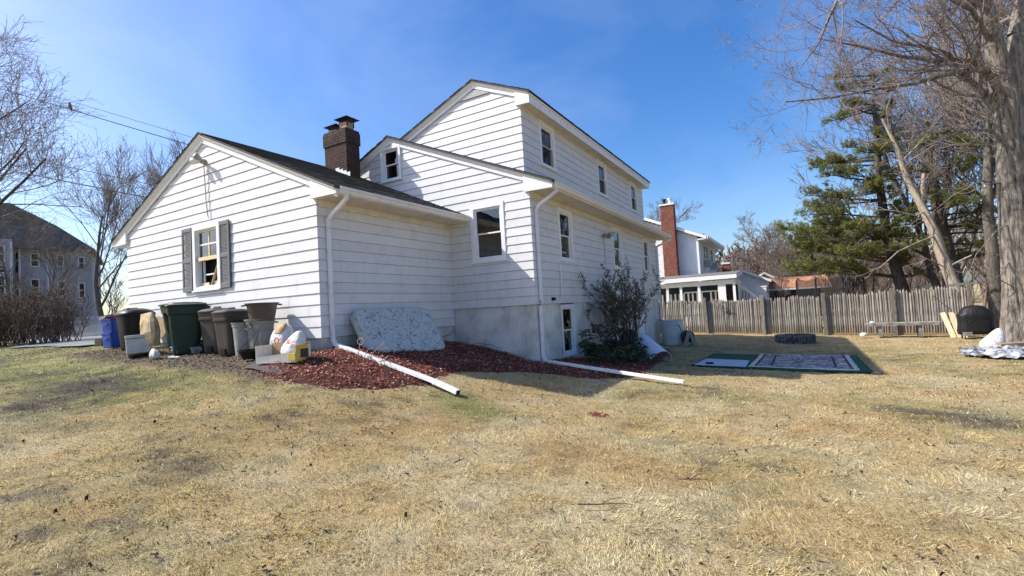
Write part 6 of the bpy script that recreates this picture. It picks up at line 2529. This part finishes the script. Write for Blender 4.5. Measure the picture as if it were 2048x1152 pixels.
# ------------------------------------------------------------------ white vinyl fence by the hedge end
vf = thing('vinyl_fence', 'white vinyl panel fence between hedge and garage', 'fence', (-22.5, 4.6, .2))
va, vb = Vector((-26.5, 2.9, .25)), Vector((-21.6, 5.1, .2))
for k in range(14):
    a, b_ = va.lerp(vb, k / 14), va.lerp(vb, (k + .96) / 14)
    f = MB()
    f.bar(a - Vector((-22.5, 4.6, .2)) + Vector((0, 0, .45)), b_ - Vector((-22.5, 4.6, .2)) + Vector((0, 0, .45)), .03, .86)
    f.build('panel_board', 'vinyl', vf)
for zz in (.06, .90):
    f = MB()
    f.bar(va - Vector((-22.5, 4.6, .2)) + Vector((0, 0, zz)), vb - Vector((-22.5, 4.6, .2)) + Vector((0, 0, zz)), .06, .09)
    f.build('rail', 'vinyl', vf)
for q in (va, va.lerp(vb, .5), vb):
    f = MB()
    q2 = q - Vector((-22.5, 4.6, .2))
    f.box(q2.x - .065, q2.x + .065, q2.y - .065, q2.y + .065, -.3, 1.02)
    p_ = f.build('post', 'vinyl', vf)
    f = MB()
    f.hexa([(q2.x - .08, q2.y - .08, 1.021), (q2.x + .08, q2.y - .08, 1.021), (q2.x + .08, q2.y + .08, 1.021), (q2.x - .08, q2.y + .08, 1.021), (q2.x - .01, q2.y - .01, 1.10), (q2.x + .01, q2.y - .01, 1.10), (q2.x + .01, q2.y + .01, 1.10), (q2.x - .01, q2.y + .01, 1.10)])
    f.build('post_cap', 'vinyl', p_)


# ------------------------------------------------------------------ other houses
def far_window(par, P3, s0, s1, z0, z1, mt='trim_white', tr=.07, divs=1):
    """P3(s, o, z) gives a point, o outwards"""
    def bx(mb, a, b, o0, o1, za, zb):
        return mb.hexa([P3(a, o1, za), P3(b, o1, za), P3(b, o0, za), P3(a, o0, za), P3(a, o1, zb), P3(b, o1, zb), P3(b, o0, zb), P3(a, o0, zb)])
    f = MB()
    bx(f, s0, s0 + tr, -.03, .05, z0, z1)
    bx(f, s1 - tr, s1, -.03, .05, z0, z1)
    bx(f, s0 + tr, s1 - tr, -.03, .049, z1 - tr, z1)
    bx(f, s0 + tr, s1 - tr, -.03, .049, z0, z0 + tr)
    zm = (z0 + z1) / 2
    bx(f, s0 + tr, s1 - tr, -.03, .03, zm - .02, zm + .02)
    wn_ = f.build('window', mt, par)
    f = MB()
    f.quad(P3(s0 + tr, .012, z0 + tr), P3(s1 - tr, .012, z0 + tr), P3(s1 - tr, .012, z1 - tr), P3(s0 + tr, .012, z1 - tr))
    f.build('pane', 'glass_far', wn_)
    f = MB()
    f.quad(P3(s0 + tr, .004, z0 + tr), P3(s1 - tr, .004, z0 + tr), P3(s1 - tr, .004, z1 - tr), P3(s0 + tr, .004, z1 - tr))
    f.build('dark_interior', 'dark_room', wn_)
    return wn_


# grey house on the far left
LH = thing('grey_house', 'large grey sided house with gable roof behind the hedge', 'house', (-41.5, 7.2, .2))
ua = Vector((.40, .917, 0)).normalized()   # along the visible wall, left to right
na = Vector((ua.y, -ua.x, 0))             # outwards, to the camera


def LP(s, o, z):
    return tuple(ua * s + na * o + Vector((0, 0, z)))


def lwall(s0, s1, z0, top0, top1, dep, o_=0):
    f = MB()
    f.prism(None, [LP(s0, o_, z0), LP(s1, o_, z0), LP(s1, o_, top1), LP(s0, o_, top0)], [LP(s0, o_ - dep, z0), LP(s1, o_ - dep, z0), LP(s1, o_ - dep, top1), LP(s0, o_ - dep, top0)])
    return f


w1 = lwall(0, 4.0, -.5, 7.2, 6.5, 9).build('wall', 'grey_siding', LH)
w2 = lwall(-7, -.25, -.5, 7.2, 7.2, 9, .9).build('wall', 'grey_siding', LH)
z = .6
while z < 6.4:
    for (s0, s1, o_, ww) in ((.02, 3.98, .0, w1), (-7, -.27, .9, w2)):
        f = MB()
        f.hexa([LP(s0, o_ + .03, z), LP(s1, o_ + .03, z), LP(s1, o_ + .001, z), LP(s0, o_ + .001, z), LP(s0, o_ + .006, z + .19), LP(s1, o_ + .006, z + .19), LP(s1, o_ + .001, z + .19), LP(s0, o_ + .001, z + .19)])
        f.build('siding_board', 'grey_siding', ww)
    z += .2
f = MB()
f.prism(None, [LP(-7.4, 1.3, 8.6), LP(-.3, 1.3, 9.75), LP(2.1, .4, 8.35), LP(4.25, .4, 6.65), LP(4.25, .4, 6.40), LP(-7.4, 1.3, 7.0)], [LP(-7.4, -9, 8.6), LP(-.3, -9, 9.75), LP(2.1, -9, 8.35), LP(4.25, -9, 6.65), LP(4.25, -9, 6.40), LP(-7.4, -9, 7.0)])
f.build('roof', 'roof_grey', LH)
for s0, o_ in ((-.02, .05), (1.5, .05), (-.30, .95)):
    f = MB()
    f.bar(LP(s0, o_, -.3), LP(s0, o_, 7.0), .12 if s0 != 1.5 else .07, .08)
    f.build('corner_board', 'trim_white', LH)
L3a = lambda s, o, z: LP(s, o + .03, z)
L3b = lambda s, o, z: LP(s, o + .93, z)
for (s0, s1, z0, z1) in ((.55, 1.05, 3.1, 4.4), (2.0, 2.5, 3.0, 4.25), (3.2, 3.6, 2.9, 4.1), (.55, 1.05, 5.3, 6.3), (3.2, 3.6, 5.1, 6.1), (2.0, 2.4, 5.3, 6.2)):
    far_window(LH, L3a, s0, s1, z0, z1)
for (s0, s1, z0, z1) in ((-1.75, -.6, 3.1, 4.6), (-1.75, -.6, 4.75, 5.35), (-1.75, -.6, 5.5, 6.7), (-3.2, -2.1, 5.5, 6.7), (-1.8, -1.05, 1.7, 2.15), (-2.75, -2.25, 1.7, 2.15), (-3.3, -2.2, 3.1, 4.6)):
    far_window(LH, L3b, s0, s1, z0, z1)

# neighbour's white house beyond the fence
NB = thing('neighbour_house', 'white clapboard house with tall red brick chimney beyond the fence', 'house', (0, 29, -1.2))
NX0, NX1, NV, NV1 = -9.0, 1.965, 0.0, 8.2
zrn = lambda x: 6.25 + 1.2 - .43 * abs(x + 2.2)   # relative to base
NP = lambda s, o, z: (s, -o, z)
f = MB()
f.prism(None, [(NX0, .03, -.4), (NX1 - .02, .03, -.4), (NX1 - .02, .03, 5.75), (-2.2, .03, 7.5), (NX0, .03, 4.6)], [(NX0, NV1, -.4), (NX1 - .02, NV1, -.4), (NX1 - .02, NV1, 5.75), (-2.2, NV1, 7.5), (NX0, NV1, 4.6)])
nw = f.build('wall', 'nb_siding', NB)
z = 0.2
while z < 7.3:
    z1 = z + .125
    hx = min(NX1, -2.2 + (7.5 - z) / .42)
    f = MB()
    f.hexa([(max(NX0, -2.2 - (7.5 - z) / .42), -.012, z), (hx, -.012, z), (hx, .028, z), (max(NX0, -2.2 - (7.5 - z) / .42), .028, z), (max(NX0, -2.2 - (7.5 - z) / .42), .012, z1), (hx, .012, z1), (hx, .028, z1), (max(NX0, -2.2 - (7.5 - z) / .42), .028, z1)])
    f.build('siding_board', 'nb_siding', nw)
    if z < 5.5:
        f = MB()
        f.hexa([(NX1 + .016, 0, z), (NX1 - .018, 0, z), (NX1 - .018, NV1, z), (NX1 + .016, NV1, z), (NX1 - .008, 0, z1), (NX1 - .018, 0, z1), (NX1 - .018, NV1, z1), (NX1 - .008, NV1, z1)])
        f.build('siding_board', 'nb_siding', nw)
    z += .13
for (xa, za, xb, zb) in ((-2.2, 7.86, 2.55, 5.72), (-2.2, 7.86, -9.4, 4.7)):
    f = MB()
    f.hexa([(xa, -.3, za - .18), (xb, -.3, zb - .18), (xb, NV1 + .3, zb - .18), (xa, NV1 + .3, za - .18), (xa, -.3, za), (xb, -.3, zb), (xb, NV1 + .3, zb), (xa, NV1 + .3, za)])
    rf = f.build('roof', 'roof_grey', NB)
    f = MB()
    f.hexa([(xa, -.33, za - .22), (xb, -.33, zb - .22), (xb, -.302, zb - .22), (xa, -.302, za - .22), (xa, -.33, za - .02), (xb, -.33, zb - .02), (xb, -.302, zb - .02), (xa, -.302, za - .02)])
    f.build('rake_board', 'trim_white', rf)
f = MB()
f.box(NX1 + .02, 2.56, -.29, NV1 + .29, 5.48, 5.56)
f.build('soffit', 'trim_white', NB)
f = MB()
f.box(2.561, 2.66, -.3, NV1 + .32, 5.50, 5.70)
f.build('gutter', 'gutter', NB)
f = MB()
f.tube([(2.6, NV1 + .2, 5.5), (2.4, NV1 + .2, 5.3), (2.05, NV1 + .15, 5.0), (2.05, NV1 + .15, 1.0)], .05, 6)
f.build('downspout', 'lamp_metal', NB)
for s0 in (NX1,):
    f = MB()
    f.box(s0 - .10, s0 + .03, -.03, .09, 0, 5.5)
    f.build('corner_board', 'trim_white', NB)
NS = lambda s, o, z: (NX1 + o + .02, s, z)
for (s0, s1, z0, z1) in ((1.7, 2.65, 4.35, 5.35), (2.75, 3.7, 4.35, 5.35), (4.95, 6.1, 4.3, 5.3), (2.3, 3.9, 2.35, 3.2), (5.0, 6.9, 2.35, 3.2)):
    far_window(NB, NS, s0, s1, z0, z1, tr=.06)
for s0 in (1.9, 5.1):
    f = MB()
    f.box(NX1 + .02, NX1 + .45, s0, s0 + .75, 3.75, 4.25)
    f.build('air_conditioner', 'ac_unit', NB, bevel=.02)
f = MB()
f.tube([(NX1 + .05, 4.35, 5.4), (NX1 + .05, 4.35, 2.6)], .06, 6)
f.build('downspout', 'trim_white', NB)
ch2 = MB()
ch2.box(-.20, .60, -.58, .0, 0, 8.05)
nch = ch2.build('chimney', 'mortar_red', NB)
brickwork(nch, -.24, .64, -.62, -.01, 2.8, 8.0, 'brick_red', 'mortar_red', proud=.008, seed=9)
f = MB()
f.hexa([(-.40, -.63, 1.0), (.86, -.63, 1.0), (.86, -.012, 1.0), (-.40, -.012, 1.0), (-.25, -.63, 3.0), (.65, -.63, 3.0), (.65, -.012, 3.0), (-.25, -.012, 3.0)])
f.build('chimney_base', 'brick_red', nch)
f = MB()
f.box(-.30, .70, -.68, .03, 8.05, 8.15)
f.build('chimney_cap', 'flashing', nch)
for xx in (.0, .38):
    f = MB()
    f.tube([(xx, -.3, 8.14), (xx, -.3, 8.45)], .10, 10)
    f.tube([(xx, -.3, 8.46), (xx, -.3, 8.54)], .15, 10)
    f.build('flue_pipe', 'black_metal' if xx == 0 else 'flashing', nch)

# screened porch in front of it
PO = thing('screened_porch', 'white screened porch with flat roof and balusters beyond the fence', 'porch', (0, 25, -1.2))
PX0, PX1, PD = -3.2, 4.45, 3.4
f = MB()
f.hexa([(PX0, -.25, 2.55), (PX1 + .12, -.25, 2.62), (PX1 + .12, PD, 2.95), (PX0, PD, 2.95), (PX0, -.25, 2.84), (PX1 + .12, -.25, 2.84), (PX1 + .12, PD, 3.15), (PX0, PD, 3.15)])
rf = f.build('roof', 'trim_white', PO)
f = MB()
f.hexa([(PX0, -.22, 2.845), (PX1 + .1, -.22, 2.845), (PX1 + .1, PD, 3.16), (PX0, PD, 3.16), (PX0, -.22, 2.875), (PX1 + .1, -.22, 2.875), (PX1 + .1, PD, 3.19), (PX0, PD, 3.19)])
f.build('roof_cover', 'roof_grey', rf)
f = MB()
f.box(PX0, PX1 - .02, -.05, .08, 2.30, 2.56)
f.build('front_beam', 'trim_white', PO)
f = MB()
f.box(PX1 - .15, PX1 - .0, .08, PD, 2.28, 2.58)
f.build('side_beam', 'trim_white', PO)
for xx, ww in ((-2.3, .14), (-.7, .14), (.62, .15), (1.42, .14), (2.46, .15), (3.72, .42), (4.38, .14)):
    f = MB()
    f.box(xx - ww / 2, xx + ww / 2, -.04, .07, .0, 2.30)
    f.build('post', 'trim_white', PO)
for yy in (.9, 1.8, 2.7):
    f = MB()
    f.box(PX1 - .10, PX1 - .03, yy, yy + .08, .0, 2.28)
    f.build('post', 'black_metal', PO)
f = MB()
f.box(PX0, PX1 - .2, 1.9, 1.98, 0, 2.4)
f.box(PX1 - .16, PX1 - .12, .1, PD, 0, 2.25)
f.build_each('dark_screen', 'wall_dark', PO)
x_ = PX0 + .2
while x_ < PX1 - .7:
    if not (2.62 < x_ < 2.9):
        f = MB()
        f.box(x_, x_ + .09, .55, .60, .6, 1.92)
        f.build('baluster', 'trim_white', PO)
    x_ += .26
f = MB()
f.box(1.5, PX1 - .7, .53, .62, 1.925, 2.0)
f.build('top_rail', 'trim_white', PO)
f = MB()
f.box(PX0, PX1, .0, PD, -.2, .5)
f.build('floor', 'trim_white', PO)
# steps and deck at its right
ST = thing('deck_steps', 'white deck stair railing right of the porch', 'stairs', (4.6, 27, -1.2))
f = MB()
for k in range(6):
    f.box(.0 + k * .2, .22 + k * .2, -.9, .0, 1.2 - k * .19, 1.24 - k * .19)
f.build_each('tread', 'trim_white', ST)
for yy in (-.95, .05):
    f = MB()
    f.bar((-.05, yy, 2.25), (1.30, yy, 1.02), .06, .09)
    f.build('handrail', 'trim_white', ST)
    for k in range(8):
        x_ = .06 + k * .15
        f = MB()
        f.box(x_ - .02, x_ + .02, yy - .02, yy + .02, 1.25 - x_ * .9, 2.18 - x_ * .9)
        f.build('baluster', 'trim_white', ST)
f = MB()
f.box(-.12, .0, -1.0, -.88, 0, 2.5)
f.build('newel_post', 'trim_white', ST)
f = MB()
f.box(.35, 1.25, 1.5, 1.6, .3, 2.05)
f.box(.35, 1.3, 1.48, 1.62, 2.05, 2.13)
f.build_each('deck_wall', 'trim_white', ST)
# small white houses behind
for k, (bx_, by_, w0, d0, hh, pk_, lb) in enumerate(((3.9, 36, 1.7, 5.0, 2.6, .85, 'small white gabled house just right of the porch roof'), (5.2, 41, 1.6, 5.0, 2.4, .9, 'second small white gabled house left of the brown roof'))):
    t = thing('small_house', lb, 'house', (bx_, by_, -1.1), 0, 'small white houses')
    f = MB()
    f.prism(None, [(-w0, 0, 0), (w0, 0, 0), (w0, 0, hh), (0, 0, hh + pk_), (-w0, 0, hh)], [(-w0, d0, 0), (w0, d0, 0), (w0, d0, hh), (0, d0, hh + pk_), (-w0, d0, hh)])
    f.build('wall', 'nb_siding', t)
    for sg in (-1, 1):
        f = MB()
        f.hexa([(0, -.3, hh + pk_), (sg * (w0 + .3), -.3, hh - .12), (sg * (w0 + .3), d0, hh - .12), (0, d0, hh + pk_), (0, -.3, hh + pk_ + .10), (sg * (w0 + .3), -.3, hh - .02), (sg * (w0 + .3), d0, hh - .02), (0, d0, hh + pk_ + .10)])
        f.build('roof', 'roof_grey', t)
        f = MB()
        f.hexa([(0, -.34, hh + pk_ - .08), (sg * (w0 + .3), -.34, hh - .2), (sg * (w0 + .3), -.302, hh - .2), (0, -.302, hh + pk_ - .08), (0, -.34, hh + pk_ + .10), (sg * (w0 + .3), -.34, hh - .02), (sg * (w0 + .3), -.302, hh - .02), (0, -.302, hh + pk_ + .10)])
        f.build('rake_board', 'trim_white', t)
    f = MB()
    f.box(-.5, .5, -.06, -.01, .9, 1.9)
    f.build('window', 'dark_room', t)
    if k == 0:
        f = MB()
        f.box(-1.75, -1.15, 3.0, 3.7, hh, hh + 1.65)
        c_ = f.build('chimney', 'brick_red', t)
        f = MB()
        f.box(-1.8, -1.1, 2.95, 3.75, hh + 1.65, hh + 1.8)
        f.build('chimney_cap', 'flashing', c_)
# brown roofed shed
SD = thing('brown_roof_shed', 'low dark shed with broad brown shingle roof beyond the fence', 'shed', (4.85, 38, -1.4))
f = MB()
f.box(.15, 4.75, .15, 4.5, 0, 2.2)
f.build('wall', 'wall_dark', SD)
f = MB()
f.hexa([(0, -.2, 2.14), (4.95, -.2, 2.10), (4.75, 2.6, 3.05), (.15, 2.6, 3.05), (0, -.2, 2.20), (4.95, -.2, 2.16), (4.75, 2.6, 3.12), (.15, 2.6, 3.12)])
rf = f.build('roof', 'roof_brown', SD)
f = MB()
f.hexa([(.15, 2.6, 3.05), (4.75, 2.6, 3.05), (4.95, 5.2, 2.1), (0, 5.2, 2.1), (.15, 2.6, 3.12), (4.75, 2.6, 3.12), (4.95, 5.2, 2.16), (0, 5.2, 2.16)])
f.build('roof', 'roof_brown', SD)
f = MB()
f.box(0, 4.95, -.26, -.205, 2.06, 2.19)
f.build('gutter', 'gutter', rf)
copy_tree(tB, 'young crooked bare sapling before the brown roofed shed', (6.2, 33, -1.4), 1.0, .30, 'bare trees beyond the house')

# trampoline with net
TP = thing('trampoline', 'trampoline with black safety net behind the fence', 'trampoline', (8.98, 24.3, g1(8.98, 24.3) + .16))
f = MB()
pts = [(1.55 * math.cos(a * .2618), 1.55 * math.sin(a * .2618), .85) for a in range(25)]
f.tube(pts, .03, 6, cap=False)
f.build('frame_ring', 'black_metal', TP)
f = MB()
f.loft([(.845, 1.45, 1.45, 2), (.855, 1.45, 1.45, 2)], 40)
f.build('jump_mat', 'cover_black', TP)
NPOL = 8
for k in range(NPOL):
    a = 2 * math.pi * k / NPOL + .35
    f = MB()
    f.tube([(1.6 * math.cos(a), 1.6 * math.sin(a), 0), (1.6 * math.cos(a), 1.6 * math.sin(a), 2.35), (1.5 * math.cos(a), 1.5 * math.sin(a), 2.5)], .028, 6)
    f.build('net_pole', 'black_metal', TP)
f = MB()
for k in range(48):
    a0, a1 = 2 * math.pi * k / 48, 2 * math.pi * (k + 1) / 48
    sag = lambda a: 2.40 + .07 * math.cos((a - .35) * NPOL)
    f.quad((1.5 * math.cos(a0), 1.5 * math.sin(a0), .88), (1.5 * math.cos(a1), 1.5 * math.sin(a1), .88), (1.48 * math.cos(a1), 1.48 * math.sin(a1), sag(a1)), (1.48 * math.cos(a0), 1.48 * math.sin(a0), sag(a0)))
f.build('safety_net', 'net', TP)

# ------------------------------------------------------------------ wires and the bird


def wire(label, a, b, r=.012, sag=.12):
    a, b = Vector(a), Vector(b)
    f = MB()
    pts = []
    for k in range(25):
        t = k / 24
        p = a.lerp(b, t)
        p.z -= sag * 4 * t * (1 - t)
        pts.append(p - a)
    f.tube(pts, r, 5)
    return tag(f.build('overhead_wire', 'wire', None, a), label, 'wire', 'overhead wires')


def ext(a, b, k0, k1):
    a, b = Vector(a), Vector(b)
    return a - (b - a) * k0, b + (b - a) * k1


for (a, b_, r_, lb) in (((-13.61, -.023, 8.083), (-9.16, 2.634, 6.212), .013, 'thick overhead wire with the bird on it'), ((-13.043, .301, 8.127), (-9.004, 2.713, 6.429), .007, 'thin overhead wire running topmost to the garage'),
                        ((-14.58, -.492, 6.355), (-10.236, 2.078, 4.98), .010, 'overhead wire second lowest on the left'), ((-14.617, -.487, 5.837), (-10.502, 1.944, 4.606), .016, 'thick black overhead wire lowest on the left')):
    p, q = ext(a, b_, .55, .75)
    wire(lb, p, q, r_, .0)
BR = thing('bird', 'small brown bird perched on the thick overhead wire', 'bird', (-12.505, .63, 7.635))
f = MB()
f.loft([(-.075, .006, .008, 2, .0, .03), (-.03, .02, .022, 2, 0, .02), (.02, .045, .045, 2, 0, .008), (.075, .058, .056, 2, 0, -.002), (.125, .050, .046, 2, 0, -.004), (.155, .034, .034, 2, 0, -.006), (.18, .036, .036, 2, 0, -.010), (.205, .030, .032, 2, 0, -.012), (.222, .012, .012, 2, 0, -.012)], 14)
f.build('body', 'bird', BR, smooth=True)
f = MB()
f.tube([(0, -.04, .19), (0, -.075, .186)], [.008, .002], 5)
f.build('beak', 'black_metal', BR)
